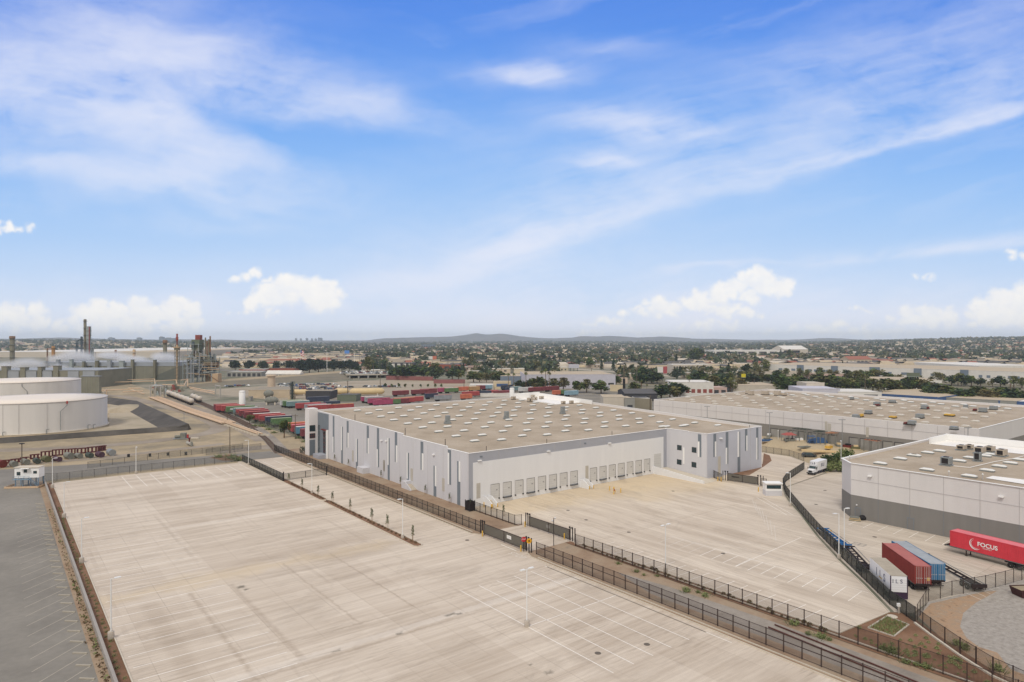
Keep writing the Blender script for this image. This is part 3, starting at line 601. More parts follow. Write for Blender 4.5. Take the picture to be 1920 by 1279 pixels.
# entrance corner
en = MB(); zt = 16.2
en.box(-3.1, -.02, 93.2, 97, 0, zt, white); en.box(-2.95, -1.0, 93.15, 93.2, 0, 5.4, slate)
en.build('entrance_tower', wh)
en = MB(); en.box(-.06, 0.01, 83.6, 93.1, 0, 14.9, slate); en.build('entrance_panel', wh)
def glaze(b0, b1, a0, a1, z0, z1, na, nz_, fm, axis='a'):
    f_ = MB(); t_ = .1
    if axis == 'a':
        for k in range(na+1): a = a0+(a1-a0)*k/na; f_.box(b0-.06, b0+.02, a-t_/2, a+t_/2, z0, z1, fm)
        for k in range(nz_+1): z_ = z0+(z1-z0)*k/nz_; f_.box(b0-.05, b0+.02, a0, a1, z_-t_/2, z_+t_/2, fm)
        o = f_.build('window', wh); p_ = MB(); p_.box(b0-.02, b0+.01, a0, a1, z0, z1, glass)
    else:
        for k in range(na+1): b = b0+(b1-b0)*k/na; f_.box(b-t_/2, b+t_/2, a0-.06, a0+.02, z0, z1, fm)
        for k in range(nz_+1): z_ = z0+(z1-z0)*k/nz_; f_.box(b0, b1, a0-.05, a0+.02, z_-t_/2, z_+t_/2, fm)
        o = f_.build('window', wh); p_ = MB(); p_.box(b0, b1, a0-.02, a0+.01, z0, z1, glass)
    p_.build('pane', o)
glaze(-.1, 0, 84.4, 88.0, .6, 9.3, 3, 6, rust_m); glaze(-.1, 0, 91.2, 92.6, 1, 10.6, 1, 5, slate)
glaze(-2.9, -1.0, 93.15, 0, 8.4, 10.4, 3, 2, dark_steel, 'b'); glaze(-2.9, -1.0, 93.15, 0, 6.0, 7.6, 3, 2, rust_m, 'b')
mb = MB(); mb.box(-3.2, -.1, 84.2, 89.5, 0, 1.3, grey_band); mb.box(-.7, -.1, 83.6, 84.3, 0, 9.6, white_trim); mb.build('entrance_wall', wh)
mb = MB(); mb.box(-.9, -.1, 84.2, 88.4, 9.3, 9.6, rust_m); mb.build('entrance_canopy', wh)
# wall lights
for (px, py) in ((898.5, 863.8), (1027.5, 846), (1142, 831)):
    b, z = wb(px, py, 0); mb = MB(); mb.box(b-.5, b+.5, -.45, -.0, z-.1, z+.15, white_trim); mb.build('wall_light', wh)
for (px, py) in ((814, 852.5), (716, 826), (590+135, 827)):
    a, z = wa(px, py); mb = MB(); mb.box(-.45, 0, a-.4, a+.4, z-.1, z+.15, white_trim); mb.build('wall_light', wh)
mb = MB(); b, z = wb(1351, 822, -14.5); mb.box(b-.5, b+.5, -14.95, -14.5, z-.1, z+.15, white_trim); mb.build('wall_light', wh)
for (px, py) in ((902, 856), (1097, 831)): mb = MB(); b, z = wb(px, py, 0); mb.box(b-.35, b+.35, -.12, 0, z-.15, z+.15, slate); mb.build('wall_vent', wh)
# skylights: two staggered columns to each bay
def skylight(mb, x, y, z, lx=2.4, ly=1.1, m=skylight_m):
    mb.box(x-lx/2, x+lx/2, y-ly/2, y+ly/2, z, z+.28, unit_grey if m is skylight_m else m)
    mb.hexa([(x-lx/2-.04, y-ly/2-.04), (x+lx/2+.04, y-ly/2-.04), (x+lx/2+.04, y+ly/2+.04), (x-lx/2-.04, y+ly/2+.04)], z+.28, z+.36, m)
    a = [(x-lx/2, y-ly/2, z+.36), (x+lx/2, y-ly/2, z+.36), (x+lx/2, y+ly/2, z+.36), (x-lx/2, y+ly/2, z+.36), (x-lx*.36, y-ly*.28, z+.56), (x+lx*.36, y-ly*.28, z+.56), (x+lx*.36, y+ly*.28, z+.56), (x-lx*.36, y+ly*.28, z+.56)]
    mb.add(a, [[4, 5, 6, 7], [0, 1, 5, 4], [1, 2, 6, 5], [2, 3, 7, 6], [3, 0, 4, 7]], m, False)
sl = []
for k in range(6):
    for j in range(-1, 9):
        for (b, a) in ((12.2+16.1*k, 14.8+9.1*j-(.25*k)), (19.4+16.05*k, 12.4+9.1*j-(.25*k))):
            if a < 11 and b < 75: continue
            if a > 91 or b > 98 or (b > 85 and a > 62): continue
            sl.append((b, a))
sl += [(4.6, 19), (4.6, 37), (4.6, 55), (4.4, 73)][:0]
sl += [(94.4, -3.2), (78.0, 4.0), (85.5, 2.6)]
sl.sort(key=lambda p: p[1]+p[0]*.4)
proto = MB(); skylight(proto, 0, 0, 0); pm = None
for i, (b, a) in enumerate(sl[:96]):
    if pm is None: o = proto.build('skylight', wh); pm = o
    else: o = pm.copy(); COL.objects.link(o); o.parent = wh
    o.location = (b, a, RZ(a)); o['group'] = 'skylights on the large warehouse roof'
mb = MB()
for b, a in sl[96:]: skylight(mb, b, a, RZ(a))
if len(sl) > 96: o = mb.build('skylight_rows', wh); o['kind'] = 'stuff'
for (b, a) in ((23.3, 45.7), (45.5, 44.4), (70.8, 44.6)):
    mb = MB(); mb.box(b-.6, b+.6, a-.6, a+.6, RZ(a)+.5, RZ(a)+2.6, unit_grey); mb.box(b-.95, b+.75, a-.8, a+.8, RZ(a)+.05, RZ(a)+.5, unit_grey); mb.box(b-1.0, b-.6, a-.35, a+.35, RZ(a)+.4, RZ(a)+1.1, unit_grey); mb.build('rooftop_unit', wh)
z7 = lambda x, y: (780+x/4.571, 600+y/4.571)
for (x, y, w_, h_) in ((835, 683, 46, 24), (975, 702, 52, 30), (1020, 688, 45, 24), (1075, 678, 46, 22), (1262, 720, 42, 20), (1332, 716, 42, 20), (1002, 665, 40, 20)):
    z_ = RZ(80)
    for _ in range(4): b, a = S2(*z7(x, y), z_); z_ = RZ(a)
    ww = w_/4.571/2*270/F*.8; hh = h_/4.571*270/F; mb = MB(); mb.box(b-ww, b+ww, a-ww*.7, a+ww*.7, z_+.25, z_+.25+hh, unit_tan)
    mb.box(b-ww*.5, b+ww*.1, a-ww*.7-.03, a-ww*.7+.1, z_+.5, z_+hh*.8, black_m); mb.box(b-ww, b+ww, a-ww*.7, a+ww*.7, z_, z_+.2, dark_steel); mb.build('rooftop_unit', wh)
for (b, a) in ((6, .5), (25.5, .5), (50, .5), (96, -13.9)):
    mb = MB(); mb.tube((b, a+.3, RZ(a)), (b, a+.3, RZ(a)+1.6), .07, dark_steel, 6); mb.build('vent_pipe', wh)
for (px, py) in ((664.5, 791), (758.5, 818), (833.5, 837)):
    a, z = wa(px, py, .6); mb = MB(); mb.tube((.8, a, RZ(a)), (.8, a, RZ(a)+2.3), .08, dark_steel, 6); mb.build('vent_pipe', wh)

# ================================================================= fences and gates
def place(o, par, x, y, rot, z=0): o.parent = par; o.location = (x, y, z); o.rotation_euler = (0, 0, rot)
screen_m = M('mesh_screen', (104, 100, 92), .9, .1, 4, alpha=.78)
dark_screen = M('dark_mesh_screen', (66, 68, 62), .9, .2, .5, alpha=.62)
chain_m = M('chain_link', (112, 112, 106), .8, 0, 1, alpha=.20)
fence_brown = M('fence_paint_dark_brown', (62, 48, 44), .6, .12, 2)
def fence(name, label, pts, style='picket', h=2.4, sp=2.44, mat=None, group=None, world=False, end=True, cat='fence'):
    mat = mat or dark_steel; W_ = pts if world else [W2(*p) for p in pts]
    root = thing(name, label, cat, (*W_[0], 0), 0, group); ox, oy = W_[0]
    pm = MB(); r_ = .05 if style != 'chain' else .04
    pm.box(-r_, r_, -r_, r_, 0, h+.05, mat)
    post = None; cache = {}
    for (x0, y0), (x1, y1) in zip(W_, W_[1:]):
        d = math.hypot(x1-x0, y1-y0); n = max(1, round(d/sp)); L_ = d/n; ang = math.atan2(y1-y0, x1-x0)
        key = round(L_, 2)
        if key not in cache:
            m = MB()
            if style == 'picket' or style == 'rail':
                m.bar((0, 0, .14), (L_, 0, .14), .04, .05, mat); m.bar((0, 0, h-.06), (L_, 0, h-.06), .04, .05, mat)
                if style == 'rail': m.bar((0, 0, h*.62), (L_, 0, h*.62), .05, .10, mat)
                k = int(L_/.125)
                for i in range(1, k): x = L_*i/k; m.box(x-.011, x+.011, -.011, .011, .05, h, mat)
            elif style == 'chain':
                m.bar((0, 0, h-.03), (L_, 0, h-.03), .045, .045, mat); m.box(0, L_, -.004, .004, .03, h-.05, chain_m)
            elif style == 'screen':
                m.bar((0, 0, h-.03), (L_, 0, h-.03), .05, .05, mat); m.bar((0, 0, .1), (L_, 0, .1), .04, .04, mat); m.box(0.03, L_-.03, -.006, .006, .12, h-.05, dark_screen)
            cache[key] = m.build('panel', root); first = True
        else: first = False
        for i in range(n):
            x = x0-ox+(x1-x0)*i/n; y = y0-oy+(y1-y0)*i/n
            if post is None: post = pm.build('post', root); p = post
            else: p = post.copy(); COL.objects.link(p)
            place(p, root, x, y, ang)
            if first and i == 0: q = cache[key]
            else: q = cache[key].copy(); COL.objects.link(q)
            place(q, root, x, y, ang)
    if end: p = post.copy(); COL.objects.link(p); place(p, root, W_[-1][0]-ox, W_[-1][1]-oy, ang)
    return root
fence('picket_fence', 'black picket fence along the lane beside the long wall of the warehouse', [(-9.2, 111), (-9.2, -19)], 'rail', 2.3)
fence('picket_fence', 'dark brown picket fence with a thick mid rail running beside the rail track', [(-9.1, -36.3), (-9.0, -130)], 'rail', 2.35, 2.44, fence_brown)
fence('picket_fence', 'short black picket fence from the dark screened box to the inner gate', [(-.2, -3.2), (-.1, -18.3), (1.3, -18.9)], 'picket', 2.2, 2.3)
fence('picket_fence', 'dark picket fence on a low white kerb between the rail corridor and the east yard', [(1.5, -35.6), (.2, -37), (.6, -88), (1.1, -135)], 'picket', 2.3, 2.44, fence_brown)
fence('screen_fence', 'black screened fence at the back end of the planter island', [(-24.6, 96), (-24.5, 57)], 'screen', 2.3, 2.6)
fence('chain_link_fence', 'chain link fence along the back edge of the western concrete yard', [(-78.2, 98.5), (-75, 96.4), (-33, 96.4), (-26, 96.8)], 'chain', 2.3, 3.0, dark_steel)
fb = [S2(*p) for p in [(1716, 1168), (1668, 1134), (1625, 1092), (1580, 1048), (1537, 1004), (1506, 968), (1484, 941), (1473, 926), (1468, 912)]]
fence('screen_fence', 'curving black screened fence dividing the east yard from the neighbour yard', fb, 'screen', 2.3, 2.5, group=None)
fence('screen_fence', 'screened fence running up from the small white booth to behind the box truck', [S2(1468, 912), S2(1474, 903), S2(1508, 880)], 'screen', 2.3, 2.6)
fence('picket_fence', 'thin fence dropping from the trailers to the lower right corner over a white kerb', [S2(1716, 1168), S2(1745, 1190), S2(1800, 1229), S2(1862, 1268), (1.5, -115)], 'picket', 2.3, 2.44, fence_brown)
fence('chain_link_fence', 'chain link fence between the trailer yard and the gravel lot', [S2(*p) for p in [(1720, 1163), (1741, 1128), (1785, 1117), (1848, 1106), (1885, 1097), (1960, 1075)]], 'chain', 2.3, 2.4, fence_brown)
fence('chain_link_fence', 'chain link fence behind the parked dark car and in front of the construction yard', [(112, 70), (112, 20), (127.3, 8.5), (127, -9), (122, -17)], 'chain', 2.2, 3.0)
fence('picket_fence', 'short black fence tying the office corner of the warehouse to the side gate', [S2(1327, 891), S2(1353, 903)], 'picket', 2.2, 2.4)
fence('wire_fence', 'thin wire fence beside the asphalt road with black drums along it', [(-66, 113.5), (-42, 119), (-17, 122)], 'chain', 2.0, 3.5)
fence('wire_fence', 'low pipe rail fence by the utility pole near the rail crossing', [(-31, 116), (-12, 117)], 'chain', 2.2, 4.5)
fence('wire_fence', 'tall thin wire fence along the railway in front of the trailer row', [(11, 135), (10, 262)], 'chain', 2.4, 5)
# white concrete footings under the picket fences
mb = MB(); mb.bar((*W2(1.0, -36), .06), (*W2(1.3, -135), .06), .2, .14, curb_m)
pts = [S2(1716, 1168), S2(1745, 1190), S2(1800, 1229), S2(1862, 1268), (1.5, -115)]
for p, q in zip(pts, pts[1:]): mb.bar((*W2(p[0]-.2, p[1]), .1), (*W2(q[0]-.2, q[1]), .1), .28, .22, curb_m)
o = mb.build('kerb'); o['kind'] = 'structure'
# low concrete wall on the west side
wl = MB()
for i in range(16): a0 = -130+14.05*i; wl.hexa([W2(-78.1, a0), W2(-77.75, a0), W2(-77.75, a0+14.05), W2(-78.1, a0+14.05)], 0, .95, M('site_wall_grey', (158, 152, 146), .9, .08, .5) if i == 0 else wl.mats[0])
tag(wl.build('site_wall'), 'long low grey concrete wall between the old asphalt lot and the mulch strip', 'wall')
def gate(label, p, q, n=2, sign=None, side=0):
    (x0, y0), (x1, y1) = W2(*p), W2(*q); Lg = math.hypot(x1-x0, y1-y0); ang = math.atan2(y1-y0, x1-x0)
    t = thing('sliding_gate', label, 'gate', (x0, y0, 0), ang)
    f = MB(); hh = 2.25
    f.bar((0, 0, .3), (Lg, 0, .3), .09, .1, fence_brown); f.bar((0, 0, hh), (Lg, 0, hh), .09, .1, fence_brown)
    for i in range(n+1): f.box(Lg*i/n-.07, Lg*i/n+.07, -.07, .07, .25, hh+.05, fence_brown)
    fo = f.build('gate_frame', t)
    for i in range(n):
        m = MB(); m.box(Lg*i/n+.08, Lg*(i+1)/n-.08, -.01, .01, .35, hh-.05, screen_m); m.build('screen', t)
    for x in (-1.4, -.7, 0, Lg, Lg+.7, Lg+1.4):
        m = MB(); m.box(x-.08, x+.08, .10, .26, 0, 2.75, dark_steel); m.build('gate_post', t)
    for x in (-.7, 0, Lg, Lg+.7):
        m = MB(); m.lathe([(.12, 0), (.22, .02), (.22, .12), (.12, .14)], dark_steel, 12, (x, 0, 2.65), 'y'); m.build('guide_roller', t)
    for x in (Lg*.25, Lg*.5, Lg*.75): m = MB(); m.lathe([(.1, 0), (.13, .02), (.13, .08), (.1, .1)], grey_steel, 10, (x, -.05, .13), 'y'); m.build('wheel', t)
    return t, Lg
t, Lg = gate('long screened black sliding gate beside the painted slab, with a white sign on it', (-9.5, -20), (-9.4, -33.6))
m = MB(); m.box(Lg*.57, Lg*.57+1.35, -.05, -.02, 1.1, 1.75, white_trim); so = m.build('sign', t)
for k in range(3): m = MB(); m.box(Lg*.57+.12, Lg*.57+1.2, -.06, -.05, 1.62-.17*k-.06, 1.62-.17*k, joint_m); m.build('text_line', so)
t, Lg = gate('long screened sliding gate on the far side of the rail crossing slab', (1.5, -21.3), (1.6, -33.8))
m = MB(); m.box(Lg*.44, Lg*.44+1.2, -.05, -.02, 1.1, 1.7, rw_grey); m.build('sign', t)
t, Lg = gate('screened sliding gate between the office corner and the small white booth', S2(1364, 902), S2(1421, 910))
m = MB(); m.box(1.2, 3.3, -.05, -.02, 1.3, 1.6, dark_steel); m.build('sign', t)
fence('picket_fence', 'short black fence between the side gate and the small white booth', [S2(1427, 911), S2(1437, 913)], 'picket', 2.2, 2.4)
# swing gate closing the lane: thin two panel frame
t = thing('swing_gate', 'thin black open framed gate across the lane near the planter island', 'gate', (*W2(-24.3, 56.9), 0), math.atan2(W2(-11.4, 57.6)[1]-W2(-24.3, 56.9)[1], W2(-11.4, 57.6)[0]-W2(-24.3, 56.9)[0]))
Lw = 12.9
for x0, x1 in ((0, Lw/2-.02), (Lw/2+.02, Lw)):
    m = MB(); m.bar((x0, 0, .3), (x1, 0, .3), .08, .08, dark_steel); m.bar((x0, 0, 2.1), (x1, 0, 2.1), .08, .08, dark_steel)
    for x in (x0, x1): m.box(x-.05, x+.05, -.05, .05, .26, 2.14, dark_steel)
    m.box(x0+.06, x1-.06, -.005, .005, .34, 2.06, chain_m); m.build('gate_leaf', t)
for x in (-.05, Lw+.05): m = MB(); m.box(x-.12, x+.12, -.12, .12, 0, 2.7, dark_steel); m.build('gate_post', t)
# bollards
def bollard(p, label): m = MB(); m.lathe([(.12, 0), (.12, 1.1), (.09, 1.18), (0.01, 1.2)], yellow_m, 12); o = m.build('bollard', None, (*W2(*p), 0)); tag(o, label, 'bollard', 'yellow bollards around the yards'); return o
for p, l in (((-10.5, -20.9), 'yellow bollard at the warehouse end of the outer sliding gate'), ((-10.3, -33.2), 'yellow bollard in front of the red stop sign'), ((.7, -20.8), 'yellow bollard at the warehouse end of the inner sliding gate'), ((1.5, -32.4), 'yellow bollard at the far end of the inner sliding gate'),
             ((40.1, -7.8), 'left yellow bollard beside the hydrant in the dock yard'), ((40.6, -11.3), 'right yellow bollard beside the hydrant in the dock yard'),
             (S2(1422, 922), 'yellow bollard in front of the small white booth'), (S2(1346, 902), 'yellow bollard left of the gate at the office corner'), (S2(1352, 903), 'second yellow bollard left of the gate at the office corner'),
             ((3.6, -1.6), 'yellow bollard at the foot of the first dock stair by the fence'), ((3.9, -4.2), 'yellow bollard behind the short black picket fence'),
             (S2(1552, 1003), 'left yellow bollard in front of the blue chassis'), (S2(1558, 1005), 'right yellow bollard in front of the blue chassis')):
    bollard(p, l)
t = thing('fire_hydrant', 'yellow double check hydrant pipework standing in the dock yard', 'hydrant', (*W2(38, -11.3), 0), PH)
m = MB(); m.lathe([(.18, 0), (.18, .1), (.1, .12), (.1, 1.4), (.2, 1.42), (.2, 1.6), (.1, 1.9), (.02, 1.95)], yellow_m, 12); m.build('riser', t)
m = MB(); m.path([(0, 0, .9), (.5, 0, .9), (.5, 0, .4)], .1, yellow_m); m.build('outlet', t); m = MB(); m.lathe([(.2, 0), (.2, .06)], M('hydrant_red', (180, 60, 50)), 12, (0, -.22, 1.1), 'y'); m.build('valve_wheel', t)
# gate signs and light
t = thing('stop_sign', 'red stop sign on a post at the outer gate', 'sign', (*W2(-9.95, -33.6), 0), R(20))
m = MB(); m.box(-.05, .05, -.02, .08, 0, 2.3, dark_steel); m.build('post', t)
m = MB(); q = [(.52*math.cos(R(22.5+45*i)), .52*math.sin(R(22.5+45*i))) for i in range(8)]
m.add([(x, -.05, 2.35+z) for x, z in q]+[(x, -.02, 2.35+z) for x, z in q], [list(range(8)), list(range(8, 16))[::-1]]+[[i, i+8, (i+1) % 8+8, (i+1) % 8] for i in range(8)], M('stop_red', (190, 44, 52), .5, 0)); pl = m.build('sign_plate', t)
glyphs('STOP', .34, white_trim, 'lettering', pl, Matrix.Translation((-.43, -.06, 2.23)) @ Matrix.Rotation(R(90), 4, 'X'))
t = thing('caution_sign', 'round yellow sign on a post at the outer gate', 'sign', (*W2(-9.7, -34.9), 0), R(20))
m = MB(); m.box(-.05, .05, -.02, .08, 0, 2.2, dark_steel); m.build('post', t)
m = MB(); m.lathe([(.5, -.05), (.5, -.02)], M('caution_yellow', (232, 172, 40), .5, 0), 20, (0, 0, 2.3), 'y', False); pl = m.build('sign_plate', t)
m = MB(); m.bar((-.2, -.07, 2.5), (.2, -.07, 2.1), .02, .09, black_m); m.bar((.2, -.075, 2.5), (-.2, -.075, 2.1), .02, .09, black_m); m.build('cross_symbol', pl)
t = thing('screened_enclosure', 'small black screened enclosure against the near corner of the warehouse', 'enclosure', (*W2(-1.5, -1.2), 0), PH)
m = MB()
for a, b in (((0, 0), (1.4, 0)), ((1.4, 0), (1.4, -1.9)), ((1.4, -1.9), (0, -1.9)), ((0, -1.9), (0, 0))): m.bar((*a, 1.2), (*b, 1.2), .05, 2.1, M('enclosure_black', (38, 32, 34), .8, .3, 5) if not m.mats else m.mats[0])
m.build('panel', t)
for x, y in ((0, 0), (1.4, 0), (1.4, -1.9), (0, -1.9)): m = MB(); m.box(x-.07, x+.07, y-.07, y+.07, 0, 2.5, dark_steel); m.build('post', t)
# ================================================================= lamps
lamp_white = M('lamp_white_paint', (226, 226, 224), .5, .03, 1)
base_c = M('lamp_base_concrete', (178, 168, 156), .9, .1, 2)
def lamp(label, p, heads=(0,), h=8.0, base=.8, rb=.33, mat=None, world=False, rod=.075, ang=None):
    mat = mat or lamp_white; x, y = p if world else W2(*p)
    t = thing('street_lamp', label, 'lamp', (x, y, 0), PH if ang is None else ang, 'lamps on tall white poles')
    if base: m = MB(); m.lathe([(rb, 0), (rb, base*.9), (rb*.8, base)], base_c, 14); m.build('base', t)
    m = MB(); m.tube((0, 0, base), (0, 0, h), rod*1.25, mat, 8, rod); m.build('pole', t)
    for a in heads:
        c, s = math.cos(R(a)), math.sin(R(a)); m = MB(); m.bar((0, 0, h-.05), (c*.5, s*.5, h), .07, .07, mat); m.build('arm', t)
        m = MB(); q = [(c*.4-s*.2, s*.4+c*.2), (c*.4+s*.2, s*.4-c*.2), (c*1.15+s*.2, s*1.15-c*.2), (c*1.15-s*.2, s*1.15+c*.2)]; m.hexa(q, h-.03, h+.09, mat); m.build('lamp_head', t)
    return t
lamp('tall white lamp with two heads standing alone on the near concrete yard', (-30.2, -59.5), (0, 180), 8, .9, .38)
lamp('white lamp near the front end of the planter island', (-24.0, -12.2), (180,), 8)
lamp('white lamp on the planter island just in front of the thin lane gate', (-23.6, 37.5), (180,), 7.8)
lamp('white lamp beside the black screened fence at the back of the island', (-24.9, 88), (180,), 8)
lamp('white lamp at the middle of the back edge of the western yard', S2(255, 888), (-90,), 8)
for a, w_ in ((-28.3, 'nearest'), (10, 'second'), (48.3, 'third'), (86.6, 'farthest')): lamp('white lamp on the mulch strip at the western edge, %s of the four' % w_, (-76.6, a), (0,), 8, 1.0, .4)
lamp('white twin head lamp in the east yard just behind the picket fence', (2.2, -57.4), (0, 180), 8.2)
lamp('white lamp by the curving screened fence near the small booth', S2(1482, 949), (150,), 8)
lamp('white lamp at the kerb of the curving fence, left one of the close pair', S2(1573, 1047), (150,), 8.2)
lamp('white lamp in the neighbour yard, right one of the close pair', S2(1583, 1038), (-20,), 8.4, .3)
lamp('white lamp in the construction yard behind the big warehouse', S2(1459, 838), (30,), 6.0, .3)
lamp('white lamp rising among the shrubs beside the two tone warehouse', S2(1577, 878), (30,), 8.4, .3)
t = thing('flood_light', 'dark pole with two small white floodlights standing between the gates', 'lamp', (*W2(-3.1, -34.4), 0), 0)
m = MB(); m.tube((0, 0, 0), (0, 0, 5.4), .07, dark_steel, 8); m.build('pole', t)
for s in (-1, 1): m = MB(); m.lathe([(.05, -.15), (.16, -.1), (.2, .1)], lamp_white, 10, (.28*s, 0, 5.1+.25*s)); m.build('lamp_head', t); m = MB(); m.bar((0, 0, 5.0+.2*s), (.28*s, 0, 5.1+.2*s), .05, .05, dark_steel); m.build('arm', t)
for i, (px, py) in enumerate(((1326, 762), (1443, 774), (1579, 787), (1815, 802))):
    b = 140.0; a, z = wa(px, py, b); x, y = W2(b, a); t = thing('yard_lamp', ['thin grey lamp mast against the far pale warehouse wall, leftmost of four', 'thin grey lamp mast against the far pale wall just right of the office wing', 'thin grey lamp mast against the far pale wall above the construction yard', 'thin grey lamp mast rising behind the parapet of the two tone warehouse'][i], 'lamp', (x, y, 0), R(5), 'grey lamp masts by the far warehouse')
    m = MB(); m.tube((0, 0, 0), (0, 0, z), .13, grey_steel, 6, .09); m.build('pole', t); m = MB(); m.box(-1.2, 1.2, -.1, .1, z-.1, z+.1, grey_steel); m.build('cross_arm', t)
# ================================================================= right hand warehouse (two tone)
t = thing('warehouse', 'two tone warehouse with off white upper walls and dark grey lower walls', 'warehouse', (X0, Y0, 0), PH)
m = MB(); ZT = 12.2; GZ = 5.15
foot = [(68.2, -55.6), (63.7, -59.8), (63.7, -150), (124, -150), (124, -55.6)]
for i in range(5):
    p, q = foot[i], foot[(i+1) % 5]; dx, dy = q[0]-p[0], q[1]-p[1]; l = math.hypot(dx, dy); nx, ny = -dy/l, dx/l
    m.hexa([p, q, (q[0]+nx*.3, q[1]+ny*.3), (p[0]+nx*.3, p[1]+ny*.3)], GZ, ZT, rw_white)
    m.hexa([(p[0]-nx*.03, p[1]-ny*.03), (q[0]-nx*.03, q[1]-ny*.03), (q[0]+nx*.3, q[1]+ny*.3), (p[0]+nx*.3, p[1]+ny*.3)], 0, GZ, rw_grey)
m.build('wall', t)
m = MB(); m.poly([(x, y, ZT-.55 if x < 90 else ZT-.5) for x, y in foot][::-1], roof_m); m.build('roof', t)
m = MB(); 
for i in range(5):
    p, q = foot[i], foot[(i+1) % 5]; m.bar((*p, ZT+.04), (*q, ZT+.04), .45, .09, white_trim)
m.build('coping', t)
m = MB()
for k in range(9): a = -61.5-(6.35*k+4.2); m.box(63.645, 63.69, a-.03, a+.03, GZ, ZT-.1, joint_m); m.box(63.645, 63.66, a-.03, a+.03, 0, GZ, slate)
m.box(63.65, 63.69, -150, -59.8, 8.55, 8.63, joint_m); m.build('panel_joint', t)
def on_b(px, py, b): return wa(px, py, b)
for (x0, x1, y0, y1) in ((1604, 1613, 950, 968), (1702, 1713, 964, 985.5)):
    a0, zt_ = wa(x0, y0, 63.67); a1, _ = wa(x1, y1, 63.67); dmb = MB(); dmb.box(63.62, 63.7, min(a0, a1), max(a0, a1), 0.05, 2.4, M('grey_door', (122, 120, 118), .6, .05) if x0 == 1604 else dmat); dmat = dmb.mats[0]; d_ = dmb.build('door', t)
    fm = MB(); a0, a1 = min(a0, a1), max(a0, a1); fm.box(63.6, 63.7, a0-.1, a0, 0, 2.5, slate); fm.box(63.6, 63.7, a1, a1+.1, 0, 2.5, slate); fm.box(63.6, 63.7, a0, a1, 2.4, 2.5, slate); fm.build('frame', d_)
for (px, py) in ((1632, 892.5), (1878, 931)): a, z = wa(px, py, 63.7); lm = MB(); lm.box(63.1, 63.68, a-.4, a+.4, z-.12, z+.14, white_trim); lm.build('wall_light', t)
a, z = wa(1607, 946.5, 63.7); lm = MB(); lm.box(63.4, 63.68, a-.12, a+.12, z-.1, z+.1, white_trim); lm.build('wall_light', t)
zr2 = lambda x, y: (1480+x/8, 840+y/8); zr3 = lambda x, y: (1680+x/8, 800+y/8)
for q in [zr2(1365, 225), zr2(1665, 155), zr2(1860, 105), zr3(465, 640), zr3(280, 428), zr3(475, 385), zr3(655, 360), zr3(1100, 735), zr3(950, 508), zr3(1110, 462), zr3(1330, 432), zr3(1370, 650), zr3(1550, 590), zr3(1715, 540), zr3(1860, 492), zr3(1410, 410)]:
    b, a = S2(*q, ZT-.2); m = MB(); skylight(m, 0, 0, 0, 1.15, 2.6); m.build('skylight', t, (b, a, ZT-.5))
for (q, w_, d_, h_, mt) in ((zr3(757, 580), 1.4, 1.3, 2.3, unit_grey), (zr3(1225, 520), .9, .9, 2.6, unit_grey), (zr3(985, 352), 1.6, 1.2, 1.6, unit_tan), (zr3(1105, 340), 1.2, 1, 1.5, unit_tan), (zr3(1260, 400), 1.9, 1.3, 2.0, unit_tan), (zr3(1410, 380), 1.7, 1.2, 1.8, unit_tan), (zr3(1585, 445), 1.9, 1.2, 2.1, unit_tan)):
    w_ *= .72; d_ *= .72; h_ *= .82; b, a = S2(*q, ZT-.5); m = MB(); z = ZT-.5; m.box(b-w_, b+w_, a-d_, a+d_, z+.35, z+h_, mt); m.box(b-w_-.2, b+w_+.2, a-d_-.2, a+d_+.2, z, z+.2, unit_grey); m.box(b-w_*.8, b+w_*.8, a-d_*.8, a+d_*.8, z+.2, z+.35, dark_steel)
    m.box(b-w_*.5, b+w_*.3, a-d_*.5, a+d_*.5, z+h_, z+h_+.12, dark_steel); m.box(b-w_-.02, b-w_+.1, a-d_*.7, a+d_*.7, z+.5, z+h_-.2, dark_steel); m.build('rooftop_unit', t)
m = MB(); c = [S2(*zr3(*q), ZT-.3) for q in ((860, 588), (1110, 612), (1480, 525), (1800, 470), (1918, 440))]
for p, q in zip(c, c[1:]): m.bar((*p, ZT-.3), (*q, ZT-.3), .12, .12, white_trim)
m.build('gas_pipe', t)
# raised white parapet box and white roof strip
m = MB(); m.box(124-.5, 124, -95, -58, ZT-.5, ZT+1.3, white_trim); m.box(112, 123.5, -58.4, -58, ZT-.5, ZT+1.2, white_trim); m.poly([(112, -58.4, ZT-.44), (112, -80, ZT-.44), (123.4, -80, ZT-.44), (123.4, -58.4, ZT-.44)][::-1], white_roof); m.build('parapet_wall', t)
q = [S2(*zr3(*p), ZT-.45) for p in ((1340, 770), (1450, 738), (1960, 800), (1960, 868))]; m = MB(); m.poly([(*p, ZT-.45) for p in q], white_roof); m.build('white_roof_strip', t)
for q in (zr3(795, 745), zr3(1300, 790), zr2(905, 185)): b, a = S2(*q, ZT-.4); m = MB(); m.tube((b, a, ZT-.5), (b, a, ZT+.6), .09, joint_m, 6); m.lathe([(.15, 0), (.2, .1), (.05, .3)], white_trim, 8, (b, a, ZT+.5)); m.build('vent_pipe', t)
